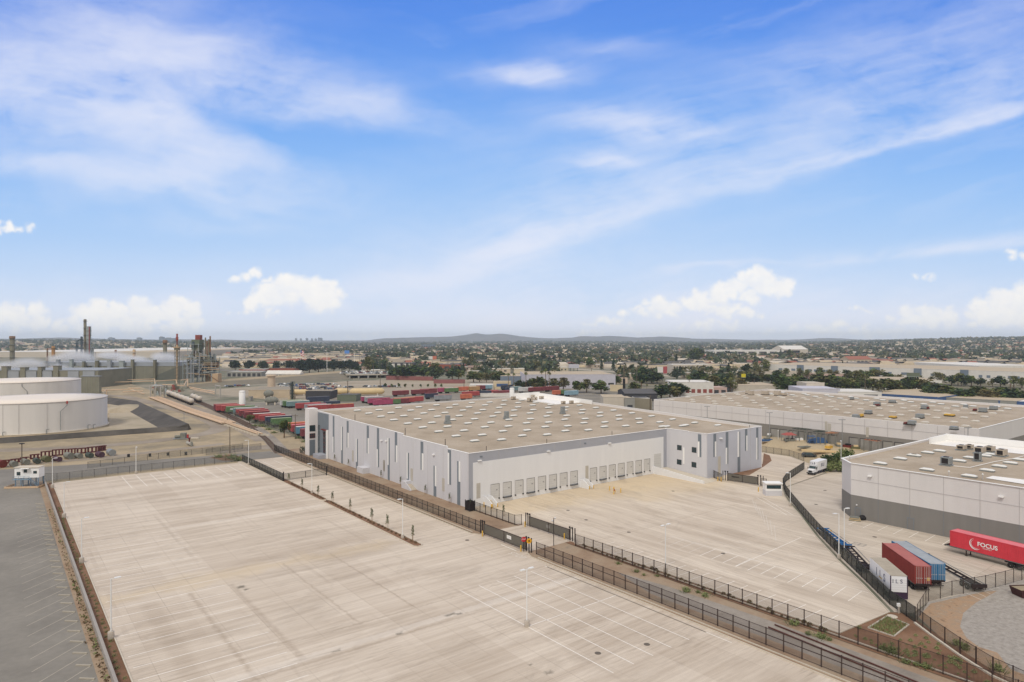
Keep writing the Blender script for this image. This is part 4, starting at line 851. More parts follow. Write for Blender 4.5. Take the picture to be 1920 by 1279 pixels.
# ================================================================= far pale warehouse (east)
t = thing('warehouse', 'very long pale warehouse with a taupe grey base behind the construction yard', 'warehouse', (X0, Y0, 0), PH)
ER = lambda b: 12.4+(min(b-147, 45))*.022
m = MB(); m.box(147, 147.4, -58.6, 67.2, 7.5, 12.95, rw_white); m.box(146.95, 147.4, -58.6, 67.2, 0, 7.5, ew_grey)
for (y0, y1) in ((-58.9, -58.6), (67.2, 67.5)):
    m.hexa([(147, y0), (240, y0), (240, y1), (147, y1)], 7.5, 0, rw_white, [12.95, 13.6, 13.6, 12.95]); m.hexa([(147, y0-.02), (240, y0-.02), (240, y1), (147, y1)], 0, 7.5, ew_grey)
m.box(240, 240.4, -58.9, 67.5, 0, 13.4, white); m.build('wall', t)
m = MB(); m.poly([(147.4, -58.6, 12.4), (192, -58.6, 13.3), (192, 67.2, 13.3), (147.4, 67.2, 12.4)], roof_m); m.poly([(192, -58.6, 13.3), (240, -58.6, 12.7), (240, 67.2, 12.7), (192, 67.2, 13.3)], roof_m); m.build('roof', t)
m = MB(); m.bar((147.2, -58.8, 13.0), (147.2, 67.4, 13.0), .4, .08, white_trim); m.bar((147, -58.75, 13.05), (240, -58.75, 13.7), .45, .1, white_trim); m.bar((147, 67.35, 13.05), (240, 67.35, 13.7), .45, .1, white_trim); m.bar((240.2, -58.7, 13.5), (240.2, 67.4, 13.5), .5, .2, white_trim); m.build('coping', t)
m = MB()
for k in range(17): a = -55+7.45*k; m.box(146.93, 147, a-.05, a+.05, 7.5, 12.8, joint_m)
m.box(146.93, 147, -58.6, 67.2, 10.4, 10.5, joint_m); m.build('panel_joint', t)
for k in range(30):
    a = 9.7-3.72*k if k < 15 else 13.4+3.72*(k-14)
    if a < -52 or a > 64: continue
    if k in (7,): continue
    m = MB(); m.box(146.86, 146.95, a-2.9, a, 1.2, 6.0, M('dock_door_taupe', (148, 145, 139), .7, .06) if k == 0 else edm); edm = m.mats[0]; do = m.build('dock_door', t)
    f = MB(); f.box(146.8, 146.95, a, a+.14, .4, 6.15, dark_steel); f.box(146.8, 146.95, a-2.9, a, 6.0, 6.15, dark_steel); f.build('frame', do)
for (x0, x1, y0, y1) in ((1547, 1551, 790, 809), (1552, 1558, 794, 811), (1624, 1629, 801, 820)):
    a0, zt_ = wa(x0, y0, 147); a1, zb_ = wa(x1, y1, 147); m = MB(); m.box(146.9, 147.0, a1, a0, zb_, zt_, beige_door); m.build('louvre', t)
# staggered skylights
sk = []
for j in range(6):
    for k in range(11):
        for (b, a) in ((154+14*j, -53+11.6*k+j*1.7), (161+14*j, -47.4+11.6*k+j*1.7)):
            if 150 < b < 236 and -56 < a < 65: sk.append((b, a))
sk.sort(); proto = None
for i, (b, a) in enumerate(sk[:92]):
    if proto is None: m = MB(); skylight(m, 0, 0, 0, 1.2, 2.3, M('old_skylight', (206, 200, 190), .6, .06, 1)); o = m.build('skylight', t); proto = o
    else: o = proto.copy(); COL.objects.link(o); o.parent = t
    o.location = (b, a, ER(b) if b < 192 else 13.3-(b-192)*.0125)
m = MB()
for b, a in sk[92:]: skylight(m, b, a, ER(b) if b < 192 else 13.3-(b-192)*.0125, 1.3, 2.5)
o = m.build('skylight_rows', t); o['kind'] = 'stuff'
zE = lambda x, y: (1520+x/4.8, 600+y/4.8)
for (x, y, w_, h_, mt) in ((408, 855, 62, 32, unit_grey), (520, 825, 60, 32, unit_grey), (597, 760, 58, 30, unit_grey), (912, 908, 70, 38, unit_grey), (983, 860, 72, 38, unit_grey), (1025, 792, 58, 34, unit_grey), (1290, 955, 68, 28, unit_grey), (1395, 780, 34, 32, unit_grey), (1550, 815, 68, 40, unit_grey), (1645, 792, 66, 34, unit_grey), (735, 735, 60, 24, unit_grey), (372, 705, 24, 24, unit_grey),
                          (455, 850, 26, 26, yellow_m), (740, 868, 60, 14, yellow_m), (600, 775, 30, 14, rust_m), (1048, 800, 24, 20, rust_m), (1478, 815, 24, 18, rust_m), (858, 915, 26, 16, rust_m), (1250, 860, 90, 14, yellow_m), (990, 872, 40, 14, yellow_m)):
    z = 13.0; b, a = S2(*zE(x, y+h_/2), z); Yd = W2(b, a)[1]; ww = w_/4.8*Yd/F/2*.8; hh = h_/4.8*Yd/F*.8; m = MB(); rz = ER(b) if b < 192 else 13.3-(b-192)*.0125
    m.box(b-1, b+1, a-ww, a+ww, rz+.3, rz+.3+hh, mt); m.box(b-1.1, b+1.1, a-ww-.1, a+ww+.1, rz, rz+.3, dark_steel); m.build('rooftop_unit', t)
zF = lambda x, y: (1300+x/8, 640+y/8)
for (x, y, w_, h_) in ((865, 775, 60, 60), (1080, 775, 90, 50), (1262, 780, 70, 60), (1345, 795, 80, 30), (820, 765, 50, 40)):
    z = 13.2; b, a = S2(*zF(x, y+h_/2), z); Yd = W2(b, a)[1]; ww = w_/8*Yd/F/2; hh = h_/8*Yd/F; m = MB(); m.box(b-1.2, b+1.2, a-ww, a+ww, z+.2, z+.2+hh, unit_tan); m.box(b-1.3, b+1.3, a-ww, a+ww, z-.3, z+.2, dark_steel); m.build('rooftop_unit', t)

# ================================================================= trailers and containers (near)
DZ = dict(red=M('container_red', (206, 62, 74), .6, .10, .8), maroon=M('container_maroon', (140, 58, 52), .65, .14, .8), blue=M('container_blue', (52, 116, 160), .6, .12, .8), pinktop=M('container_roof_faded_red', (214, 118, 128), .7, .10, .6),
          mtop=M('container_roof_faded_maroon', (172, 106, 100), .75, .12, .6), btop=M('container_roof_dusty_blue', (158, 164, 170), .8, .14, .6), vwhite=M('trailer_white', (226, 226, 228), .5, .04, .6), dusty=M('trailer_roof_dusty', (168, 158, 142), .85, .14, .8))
tyre_m = M('tyre', (34, 32, 32), .85, .1, 4); rim_m = M('wheel_rim', (190, 188, 186), .45, .05, 4, metal=.2); frame_m = M('chassis_frame', (48, 38, 38), .65, .2, 2); blue_frame = M('chassis_blue', (44, 104, 160), .6, .15, 2); navy_txt = M('lettering_navy', (44, 52, 92), .7, 0); purple = M('trailer_purple', (58, 40, 62), .7, .1, 2)
def wheel(par, x, y, z=.5, r=.5, w=.28, s=1):
    m = MB(); m.lathe([(r*.55, -w/2), (r*.9, -w/2), (r, -w*.3), (r, w*.3), (r*.9, w/2), (r*.55, w/2)], tyre_m, 16, (x, y, z), 'y'); wo = m.build('wheel', par)
    m = MB(); m.lathe([(r*.56, s*w*.30), (r*.3, s*w*.36), (r*.18, s*w*.5), (r*.05, s*w*.5)], rim_m, 12, (x, y, z), 'y'); m.build('rim', wo)
def chassis(t, L_, mat, rearx=0, cross=8, legx=None, w=2.4):
    m = MB()
    for s in (-1, 1): m.bar((rearx, s*.5, 1.08), (L_, s*.5, 1.08), .14, .3, mat); m.bar((rearx, s*1.12, 1.2), (L_, s*1.12, 1.2), .06, .1, grey_steel)
    for k in range(cross+1): x = rearx+(L_-rearx)*k/cross; m.bar((x, -.56, 1.14), (x, .56, 1.14), .14, .14, mat)
    for x in (rearx+.1, L_-.1): m.bar((x, -w/2, 1.18), (x, w/2, 1.18), .22, .2, mat)
    m.box(rearx+.3, rearx+3.8, -.62, .62, .72, 1.0, mat); m.build('chassis_frame', t)
    for x in (rearx+1.35, rearx+2.65):
        for s in (-1, 1): wheel(t, x, s*1.0, s=s)
        m = MB(); m.tube((x, -1, .5), (x, 1, .5), .08, mat, 6); m.build('axle', t)
    lx = legx or L_*.72
    for s in (-1, 1): m = MB(); m.box(lx-.07, lx+.07, s*.75-.07, s*.75+.07, .06, 1.05, mat); m.box(lx-.2, lx+.2, s*.75-.15, s*.75+.15, 0, .06, mat); m.build('landing_leg', t)
    m = MB(); m.bar((rearx, -1.0, .55), (rearx, 1.0, .55), .08, .1, mat); m.bar((rearx, -.6, .55), (rearx, -.6, 1.1), .08, .08, mat); m.bar((rearx, .6, .55), (rearx, .6, 1.1), .08, .08, mat); m.build('rear_bumper', t)
def container(t, x0, x1, z0, h, col, top, w=2.44, ribs=None, doors=True):
    m = MB(); n = ribs or int((x1-x0)/.28)
    for s in (-1, 1):
        pts = []
        for k in range(n):
            xa = x0+.15+(x1-x0-.3)*k/n; d = (x1-x0-.3)/n
            pts += [(xa, w/2), (xa+d*.30, w/2), (xa+d*.42, w/2-.05), (xa+d*.78, w/2-.05), (xa+d*.9, w/2)]
        vs = [(x, s*y, z0+.15) for x, y in pts]+[(x, s*y, z0+h-.12) for x, y in pts]; k = len(pts)
        m.add(vs, [[i, i+1, k+i+1, k+i] if s < 0 else [i+1, i, k+i, k+i+1] for i in range(k-1)], col)
        m.box(x0, x1, s*(w/2)-.07, s*(w/2)+.012, z0, z0+.15, col); m.box(x0, x1, s*(w/2)-.07, s*(w/2)+.012, z0+h-.12, z0+h, col)
    for x in (x0, x1-.15):
        for s in (-1, 1): m.box(x, x+.15, s*(w/2-.06)-.075, s*(w/2-.06)+.075, z0, z0+h, col)
    m.box(x1-.06, x1-.02, -w/2+.1, w/2-.1, z0, z0+h-.05, col); m.box(x0+.04, x0+.06, -w/2+.1, w/2-.1, z0+.1, z0+h-.1, col)
    m.box(x0, x1, -w/2+.05, w/2-.05, z0, z0+.06, frame_m); o = m.build('container_body', t)
    r_ = MB(); r_.box(x0+.05, x1-.05, -w/2+.02, w/2-.02, z0+h-.1, z0+h-.03, top)
    for k in range(int((x1-x0)/.6)): r_.box(x0+.3+.6*k, x0+.55+.6*k, -w/2+.15, w/2-.15, z0+h-.03, z0+h-.01, top)
    r_.build('roof', t)
    if doors:
        for s in (-1, 1):
            d_ = MB(); y0, y1 = sorted((s*.02, s*(w/2-.12))); d_.box(x0-.02, x0+.03, y0, y1, z0+.16, z0+h-.14, col)
            for k in range(4): d_.box(x0-.035, x0-.02, y0+.05, y1-.05, z0+.35+k*(h-.5)/4, z0+.35+k*(h-.5)/4+.25, col)
            do = d_.build('door', t)
            for yy in (.22, .48, .74, .98): lr = MB(); lr.tube((x0-.06, s*yy, z0+.1), (x0-.06, s*yy, z0+h-.1), .028, rim_m, 6); lr.box(x0-.1, x0-.03, s*yy-.12, s*yy+.05, z0+.95, z0+1.03, rim_m); lr.build('lock_rod', do)
    return o
def oriented(name, label, cat, rear, front, group=None):
    (x0, y0), (x1, y1) = rear, front; t = thing(name, label, cat, (x0, y0, 0), math.atan2(y1-y0, x1-x0), group); return t, math.hypot(x1-x0, y1-y0)
ang_m = math.atan2(P(1655, 1052)[1]-P(1722, 1112)[1], P(1655, 1052)[0]-P(1722, 1112)[0])
def ax(px, py, ang, L_): x, y = P(px, py); return (x, y), (x+L_*math.cos(ang), y+L_*math.sin(ang))
A1 = PH+R(90)-R(9)                      # heading of the three parked boxes (towards the back of the yard)
SIDE = lambda x, z, s=-1: Matrix.Translation((x, s*1.245, z)) @ Matrix.Rotation(R(90), 4, 'X') @ (Matrix.Identity(4) if s < 0 else Matrix.Rotation(R(180), 4, 'Y'))
# rear centres on the ground
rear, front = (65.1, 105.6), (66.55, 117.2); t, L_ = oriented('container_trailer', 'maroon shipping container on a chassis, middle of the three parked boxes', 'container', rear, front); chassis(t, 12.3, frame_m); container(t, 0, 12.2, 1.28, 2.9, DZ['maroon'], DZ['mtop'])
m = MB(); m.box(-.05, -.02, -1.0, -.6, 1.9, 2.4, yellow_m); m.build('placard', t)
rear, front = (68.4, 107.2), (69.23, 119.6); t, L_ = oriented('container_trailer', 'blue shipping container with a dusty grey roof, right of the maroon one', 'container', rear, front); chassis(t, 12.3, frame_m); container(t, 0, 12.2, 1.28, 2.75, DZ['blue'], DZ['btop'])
rear, front = (59.1, 101.8), (60.55, 110.5); t, L_ = oriented('box_trailer', 'white box trailer lettered ILS with a purple rear frame beside the curving fence', 'trailer', rear, front)
m = MB(); m.box(0.05, 8.6, -1.24, 1.24, 1.15, 3.95, DZ['vwhite'])
for k in range(9): m.box(.3+.95*k, .34+.95*k, -1.25, 1.25, 1.2, 3.9, DZ['vwhite'])
m.build('box_body', t); m = MB(); m.box(0, 8.65, -1.2, 1.2, 3.95, 3.99, DZ['dusty']); m.build('roof', t)
m = MB(); m.box(-.03, .05, -1.25, 1.25, .45, 1.45, purple); m.box(-.03, .05, -1.25, -1.12, 1.4, 3.95, purple); m.box(-.03, .05, 1.12, 1.25, 1.4, 3.95, purple); m.build('rear_frame', t)
m = MB(); m.box(-.02, .04, -1.1, 1.1, 1.5, 3.6, DZ['vwhite']); [m.box(-.035, .0, -1.08, 1.08, 1.5+.35*k, 1.52+.35*k, joint_m) for k in range(1, 6)]; dr = m.build('roll_door', t)
glyphs('I L S', .85, navy_txt, 'lettering', dr, Matrix.Translation((-.045, .98, 2.85)) @ Matrix.Rotation(R(-90), 4, 'Z') @ Matrix.Rotation(R(90), 4, 'X'))
for k, (ch, x) in enumerate((('I', 5.75), ('L', 4.35), ('S', 2.75))): glyphs(ch, 1.7, navy_txt, 'lettering', t, SIDE(x, 2.2, 1), bold=.03)
m = MB(); m.add([(4.6, 1.252, 2.25), (3.4, 1.252, 2.15), (3.2, 1.252, 2.5), (3.45, 1.252, 2.3), (4.4, 1.252, 2.4)], [[0, 1, 2, 3, 4]], yellow_m); m.build('logo_swoosh', t)
chassis(t, 8.6, purple, 0.1, 6)
# red container on the right
rr = P(1800, 1026); a2 = math.atan2(P(1905, 1066)[1]-rr[1], P(1905, 1066)[0]-rr[0])
fx, fy = P(1772, 1030); L2 = 13.7
a2 = math.atan2(P(1893, 1072)[1]-fy, P(1893, 1072)[0]-fx)
rx, ry = fx+L2*math.cos(a2), fy+L2*math.sin(a2)
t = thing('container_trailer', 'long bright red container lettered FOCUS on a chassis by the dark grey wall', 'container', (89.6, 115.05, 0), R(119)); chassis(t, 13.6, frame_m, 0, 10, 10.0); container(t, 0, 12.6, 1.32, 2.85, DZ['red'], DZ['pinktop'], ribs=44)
glyphs('FOCUS', 1.05, white_trim, 'lettering', t, SIDE(7.9, 2.55, 1), bold=.02); glyphs('LOGISTICS', .30, white_trim, 'lettering', t, SIDE(7.0, 2.2, 1))
for (r0, r1, off, nm) in ((1.02, .86, 0, 'a'), (.78, .70, .03, 'b')):
    m = MB(); n = 26; vs = []
    for i in range(n+1):
        th = R(75+215*i/n+30); w_ = (r0-r1)*math.sin(math.pi*(i+.3)/(n+1)); vs += [(8.2-r0*math.cos(th), 1.256, 2.75+r0*math.sin(th)), (8.2-(r0-w_)*math.cos(th), 1.256, 2.75+(r0-w_)*math.sin(th))]
    vs = [(v[0], v[1], v[2]) for v in vs]
    m.add(vs, [[2*i, 2*i+1, 2*i+3, 2*i+2] for i in range(n)], white_trim); m.build('logo_ring', t)
# empty chassis
rear = (74.0, 105.8); front = (74.5, 121)
t, L_ = oriented('bare_chassis', 'empty black container chassis right of the blue container', 'trailer', rear, front); chassis(t, L_, frame_m, -.2, 8)
m = MB(); m.box(-.3, -.1, -1.2, 1.2, .75, 1.3, frame_m); m.build('rear_board', t)
rear = P(1618, 1078); front = P(1590, 1046); a3 = math.atan2(front[1]-rear[1], front[0]-rear[0])
t, L_ = oriented('bare_chassis', 'empty black chassis parked tight against the curving fence', 'trailer', (60.7, 113.6), (63.3, 125.6)); chassis(t, L_, frame_m, 0, 8)
t, L_ = oriented('bare_chassis', 'empty bright blue chassis parked tight against the curving fence', 'trailer', (63.2, 126.3), (64.1, 137.4)); chassis(t, L_, blue_frame, 0, 8)
# dark skip cut by the right edge
mar_dk = M('dark_maroon_steel', (70, 40, 40), .7, .3, 1)
t = thing('dump_bin', 'low dark maroon bin on the gravel at the right edge', 'bin', (*P(1930, 1117), 0), R(5))
m = MB(); m.add([(-2, -1, 0), (2, -1, 0), (2, 1, 0), (-2, 1, 0), (-2.4, -1.15, 1.3), (2.4, -1.15, 1.3), (2.4, 1.15, 1.3), (-2.4, 1.15, 1.3)], [[3, 2, 1, 0], [0, 1, 5, 4], [1, 2, 6, 5], [2, 3, 7, 6], [3, 0, 4, 7]], mar_dk); m.build('bin_body', t); m = MB(); m.box(-2.2, 2.2, -1, 1, 1.0, 1.2, dirt_tan); m.build('fill', t)
# box truck
tp = P(1509, 893); th_ = math.atan2(tp[1]-P(1536, 884)[1], tp[0]-P(1536, 884)[0])
t = thing('box_truck', 'white box truck lettered ILS parked behind the curving fence', 'truck', (*P(1534, 886), 0), th_)
m = MB(); m.box(-3.6, 2.9, -1.2, 1.2, 1.0, 3.75, DZ['vwhite']); m.box(2.9, 3.3, -1.1, 1.1, 2.7, 3.75, DZ['vwhite']); m.build('box_body', t)
m = MB(); m.box(-3.6, 2.9, -1.21, 1.21, .95, 1.1, purple); m.build('side_rail', t)
m = MB(); m.add([(2.95, -1.05, .8), (4.4, -1.05, .8), (4.4, 1.05, .8), (2.95, 1.05, .8), (2.95, -1.0, 2.6), (3.9, -1.0, 2.5), (3.9, 1.0, 2.5), (2.95, 1.0, 2.6), (4.4, -1.05, 1.75), (4.4, 1.05, 1.75)], [[0, 1, 8, 5, 4], [3, 7, 6, 9, 2], [4, 5, 6, 7], [1, 2, 9, 8], [0, 4, 7, 3]], DZ['vwhite']); m.build('cab', t)
m = MB(); m.add([(4.42, -.92, 1.8), (4.42, .92, 1.8), (3.95, .88, 2.42), (3.95, -.88, 2.42)], [[0, 1, 2, 3]], glass); m.build('windscreen', t)
m = MB(); m.add([(4.4, -.95, .6), (5.7, -.85, .6), (5.7, .85, .6), (4.4, .95, .6), (4.4, -.95, 1.75), (5.6, -.8, 1.5), (5.6, .8, 1.5), (4.4, .95, 1.75)], [[0, 1, 5, 4], [1, 2, 6, 5], [2, 3, 7, 6], [4, 5, 6, 7], [3, 2, 1, 0]], DZ['vwhite']); m.build('bonnet', t)
m = MB(); m.box(5.68, 5.74, -.5, .5, .85, 1.35, black_m); m.build('grille', t); m = MB(); m.box(5.7, 5.85, -1.05, 1.05, .45, .75, black_m); m.build('bumper', t)
for s in (-1, 1): m = MB(); m.box(5.66, 5.74, s*.7-.13, s*.7+.13, .95, 1.25, rim_m); m.build('headlight', t); m = MB(); m.box(3.2, 3.9, s*1.03-.03, s*1.03+.03, 1.75, 2.35, glass); m.build('side_window', t); wheel(t, 4.7, s*.95, .45, .45, .26, s); wheel(t, -2.0, s*.95, .45, .45, .4, s); m = MB(); m.bar((4.2, s*1.05, 1.9), (4.2, s*1.35, 1.9), .05, .05, black_m); m.box(4.15, 4.25, s*1.3-.08, s*1.3+.08, 1.6, 2.1, black_m); m.build('mirror', t)
for ch, x in (('I', 1.0), ('L', .1), ('S', -.9)): glyphs(ch, 1.25, navy_txt, 'lettering', t, Matrix.Translation((x*-1, 0, 0)) @ SIDE(0, 2.15, 1) , bold=.045)
glyphs('I L S', .75, navy_txt, 'lettering', t, Matrix.Translation((3.31, -.9, 2.95)) @ Matrix.Rotation(R(90), 4, 'Z') @ Matrix.Rotation(R(90), 4, 'X'), bold=.03)
m = MB(); m.box(-3.4, 4.4, -.45, .45, .6, .95, frame_m); m.build('chassis_frame', t)
# small white booth
bx = P(1451, 930); t = thing('guard_booth', 'small white booth with a long dark window beside the side gate', 'booth', (*bx, 0), R(-3))
m = MB(); m.box(-2.05, 2.05, 0, 2.4, 0, 1.3, lav); m.box(-2.05, 2.05, 0, 2.4, 1.3, 3.05, white_trim); m.build('wall', t); m = MB(); m.box(-2.2, 2.2, -.25, 2.6, 3.05, 3.3, white_trim); m.build('roof', t)
m = MB(); m.box(-1.8, 1.8, -.05, .02, 1.85, 2.75, dark_steel); wdo = m.build('window', t); m = MB(); m.box(-1.7, -.05, -.08, -.04, 1.95, 2.65, glass); m.build('pane', wdo); m = MB(); m.box(.05, 1.7, -.08, -.04, 1.95, 2.65, glass); m.build('pane', wdo)
# dark parked car
def car(label, p, ang, col, world=True, group=None):
    t = thing('parked_car', label, 'car', (*p, 0), ang, group)
    m = MB(); pr = [(-2.3, .35), (2.25, .35), (2.3, .75), (1.5, .95), (.75, 1.5), (-1.6, 1.55), (-2.25, 1.0)]
    n = len(pr); vs = [(x, -.9+(0.12 if z > 1.2 else 0), z) for x, z in pr]+[(x, .9-(0.12 if z > 1.2 else 0), z) for x, z in pr]
    m.add(vs, [list(range(n)), list(range(n, 2*n))[::-1]]+[[(i+1) % n, i, n+i, n+(i+1) % n] for i in range(n)], col); m.build('body', t)
    m = MB()
    for s in (-1, 1): m.add([(1.35, s*.89, 1.0), (.7, s*.80, 1.42), (-1.5, s*.80, 1.46), (-2.0, s*.89, 1.02)], [[0, 1, 2, 3]], glass)
    m.add([(1.45, -.78, .99), (1.45, .78, .99), (.8, .7, 1.47), (.8, -.7, 1.47)], [[0, 1, 2, 3]], glass); m.build('window', t)
    for x in (1.4, -1.4):
        for s in (-1, 1): wheel(t, x, s*.82, .33, .33, .2, s)
    return t
CARM = [M('car_dark_grey', (62, 66, 68), .35, 0, 1, spec=.6), M('car_white', (222, 222, 222), .35, 0, 1, spec=.6), M('car_silver', (160, 164, 168), .35, 0, 1, spec=.6), M('car_black', (36, 36, 38), .35, 0, 1, spec=.6), M('car_blue', (60, 84, 128), .35, 0, 1, spec=.6), M('car_maroon', (120, 44, 44), .35, 0, 1, spec=.6)]
car('dark grey estate car parked by the chain link fence behind the office wing', P(1517, 857), R(-8), CARM[0])
# ================================================================= young trees, shrubs, grasses
leafA = M('young_leaf', (98, 104, 74), .8, .25, 3, rnd=.15); leafB = M('grey_green_shrub', (120, 128, 82), .85, .25, 3, rnd=.2); leafC = M('dark_leaf', (62, 84, 44), .8, .25, 2, rnd=.2, hue=.02); leafD = M('brown_shrub', (104, 84, 58), .85, .25, 3, rnd=.2); bark = M('bark', (110, 88, 66), .9, .2, 3); stake_m = M('stake', (150, 122, 90), .9, .1, 3)
rng = random.Random(3)
def leaves(mb, c, r, n, size, mat, lo=.35, flat=1.0):
    for _ in range(n):
        while True:
            p = Vector((rng.uniform(-1, 1), rng.uniform(-1, 1), rng.uniform(-1, 1)))
            if lo < p.length < 1: break
        p = Vector((c[0]+p.x*r[0], c[1]+p.y*r[1], c[2]+p.z*r[2])); u = Vector((rng.gauss(0, 1), rng.gauss(0, 1), rng.gauss(0, .7*flat))).normalized(); v = u.cross(Vector((rng.gauss(0, 1), rng.gauss(0, 1), rng.gauss(0, 1)))).normalized(); s = size*rng.uniform(.6, 1.3)
        mb.add([p+u*s, p+v*s*.6, p-u*s, p-v*s*.6], [[0, 1, 2, 3]], mat)
def sapling(h=3.0, seed=0):
    t = thing('young_tree', 'x', 'tree'); m = MB(); m.tube((0, 0, 0), (0, 0, h*.9), .035, bark, 6, .015)
    for s in (-1, 1): m.tube((s*.28, 0, 0), (s*.28, 0, h*.55), .03, stake_m, 5); m.bar((s*.28, 0, h*.5), (0, 0, h*.5), .02, .03, stake_m)
    m.build('trunk', t); m = MB()
    for k in range(6): z = h*(.48+.52*k/6); leaves(m, (rng.uniform(-.12, .12), rng.uniform(-.12, .12), z), (.42-.045*k, .42-.045*k, .32), 22, .12, leafA, .1)
    m.build('crown', t); return t
sp0 = sapling()
ords = ['nearest the thin lane gate', 'second from the lane gate', 'third from the lane gate', 'fourth from the lane gate', 'fifth from the lane gate', 'sixth from the lane gate', 'seventh from the lane gate', 'nearest the rounded island tip']
for i, a in enumerate((53.8, 43.7, 32.6, 23.4, 13.1, 1.8, -5.4, -16.1)):
    o = sp0 if i == 0 else dup(sp0, (0, 0, 0)); o.location = (*W2(-23.9, a), .1); o.rotation_euler = (0, 0, i*1.1); o.scale = (1, 1, .9+.04*i); o['label'] = 'staked young tree on the planter island, '+ords[i]; o['group'] = 'young trees on the planter island'
names = ['first from the entrance', 'second from the entrance', 'third from the entrance', 'fourth from the entrance', 'by the wall stair', 'sixth, past the stair', 'seventh, nearest the corner']
for i, (px, py) in enumerate(((637, 865), (664.5, 874), (723.5, 896), (760, 909), (810, 925), (853.5, 941.5), (893, 955))):
    b, a = S2(px, py); o = dup(sp0, (*W2(min(b, -.8), a), 0), i*.7, 'young tree against the long pale warehouse wall, '+names[i] if i < 6 else 'young tree behind the short black picket fence by the near corner', 'young trees along the warehouse wall', .85)
dup(sp0, (*W2(*S2(944, 968)), 0), 1, 'young tree behind the short black fence in front of the dock stair', 'young trees along the warehouse wall')
for i, (px, py) in enumerate(((1348, 889), (1393, 883), (1405, 878))): dup(sp0, (*P(px, py), 0), i, ['small bare young tree on the mulch at the office corner', 'left thin young tree on the mulch bed in front of the office wing', 'right thin young tree on the mulch bed in front of the office wing'][i], 'young trees by the office wing', .95)
def shrub(r, n, size, mat, sq=.7, mat2=None): m = MB(); leaves(m, (0, 0, r*sq*.8), (r, r, r*sq), n, size, mat, .2); [leaves(m, (0, 0, r*sq), (r*.8, r*.8, r*sq), n//3, size, mat2, .2) if mat2 else None]; return m.build('shrub')
s0 = shrub(.34, 60, .09, leafD); tag(s0, 'low brownish shrub in the long row on the planter island', 'shrub', 'low shrubs on the planter island')
k = 0
for i in range(44):
    a = 52-1.6*i
    if abs(a-28) < 1 or a < -17.5: continue
    o = s0 if k == 0 else s0.copy()
    if k: COL.objects.link(o)
    o.location = (*W2(-23.85+rng.uniform(-.25, .25), a), .1); o.rotation_euler = (0, 0, i); k += 1
s1 = shrub(.3, 50, .08, leafB); tag(s1, 'small green shrub in the mulch strip by the western wall', 'shrub', 'small shrubs along the western wall'); first = True
for i in range(74):
    a = 60-1.75*i; o = s1 if first else s1.copy()
    if not first: COL.objects.link(o)
    first = False; o['label'] = 'small green shrub by the western wall, '+('beyond the third lamp' if a > 48 else 'between the second and third lamps' if a > 10 else 'between the nearest two lamps' if a > -28 else 'this side of the nearest lamp'); o.location = (*W2(-77.0+rng.uniform(-.2, .3), a+rng.uniform(-.3, .3)), 0); o.scale = (rng.uniform(.6, 1.1),)*3
s2 = shrub(.42, 70, .10, leafD, .8, leafB); tag(s2, 'small dry shrub in the mulch bed behind the east picket fence', 'shrub', 'dry shrubs behind the east picket fence'); first = True
for i in range(44):
    a = -38-1.12*i+rng.uniform(-.3, .3); o = s2 if first else s2.copy()
    if not first: COL.objects.link(o)
    first = False; o.location = (*W2(1.15+rng.uniform(-.35, .35), a), 0); o.scale = (rng.uniform(.5, 1.1),)*3
s3 = shrub(.28, 40, .09, leafB, .7); tag(s3, 'tiny green plant set out on the brown mulch slope in the right corner', 'plant', 'small plants on the corner mulch'); first = True
for i in range(70):
    for _ in range(30):
        px, py = rng.uniform(1600, 1915), rng.uniform(1170, 1290)
        b, a = S2(px, py)
        yl = np.interp(px, [1668, 1716, 1745, 1800, 1862, 1930], [1150, 1178, 1198, 1236, 1276, 1320])
        if py > yl and b > 2.2 and not (1630 < px < 1715 and py < 1200): break
    o = s3 if first else s3.copy()
    if not first: COL.objects.link(o)
    first = False; o['label'] = 'tiny green plant on the brown corner slope, '+('beside the planting basin' if px < 1700 and py < 1225 else 'along the thin fence kerb' if py < yl+22 else 'low by the corner picket fence' if b < 6 else 'in the open middle'); o.location = (*P(px, py), 0); o.scale = (rng.uniform(.5, 1.3),)*3
big = [(1160, 1058, .7), (1194, 1073, .9), (1207, 1079, .6), (1232, 1081, .6), (1287, 1110, 1.3), (1322, 1119, 1.1), (1310, 1112, .7), (1490, 1172, 1.3), (1515, 1190, .8), (1538, 1196, 1.2), (1555, 1201, .7), (1654, 1219, 1.0), (1674, 1226, 1.5), (1700, 1244, 1.0), (1718, 1248, .8), (1735, 1252, 1.1), (1795, 1210, 1.2), (1808, 1218, 1.3), (1872, 1258, 1.3)]
m = MB()
for k in range(60): x, y = rng.gauss(0, .3), rng.gauss(0, .3); h = rng.uniform(.4, 1.0); m.add([(x-.03, y, 0), (x+.03, y, 0), (x*1.8+rng.gauss(0, .1), y*1.8, h)], [[0, 1, 2]], leafB if k % 2 else leafC)
leaves(m, (0, 0, .35), (.5, .5, .35), 90, .12, leafB, .1); g0 = m.build('bush'); first = True
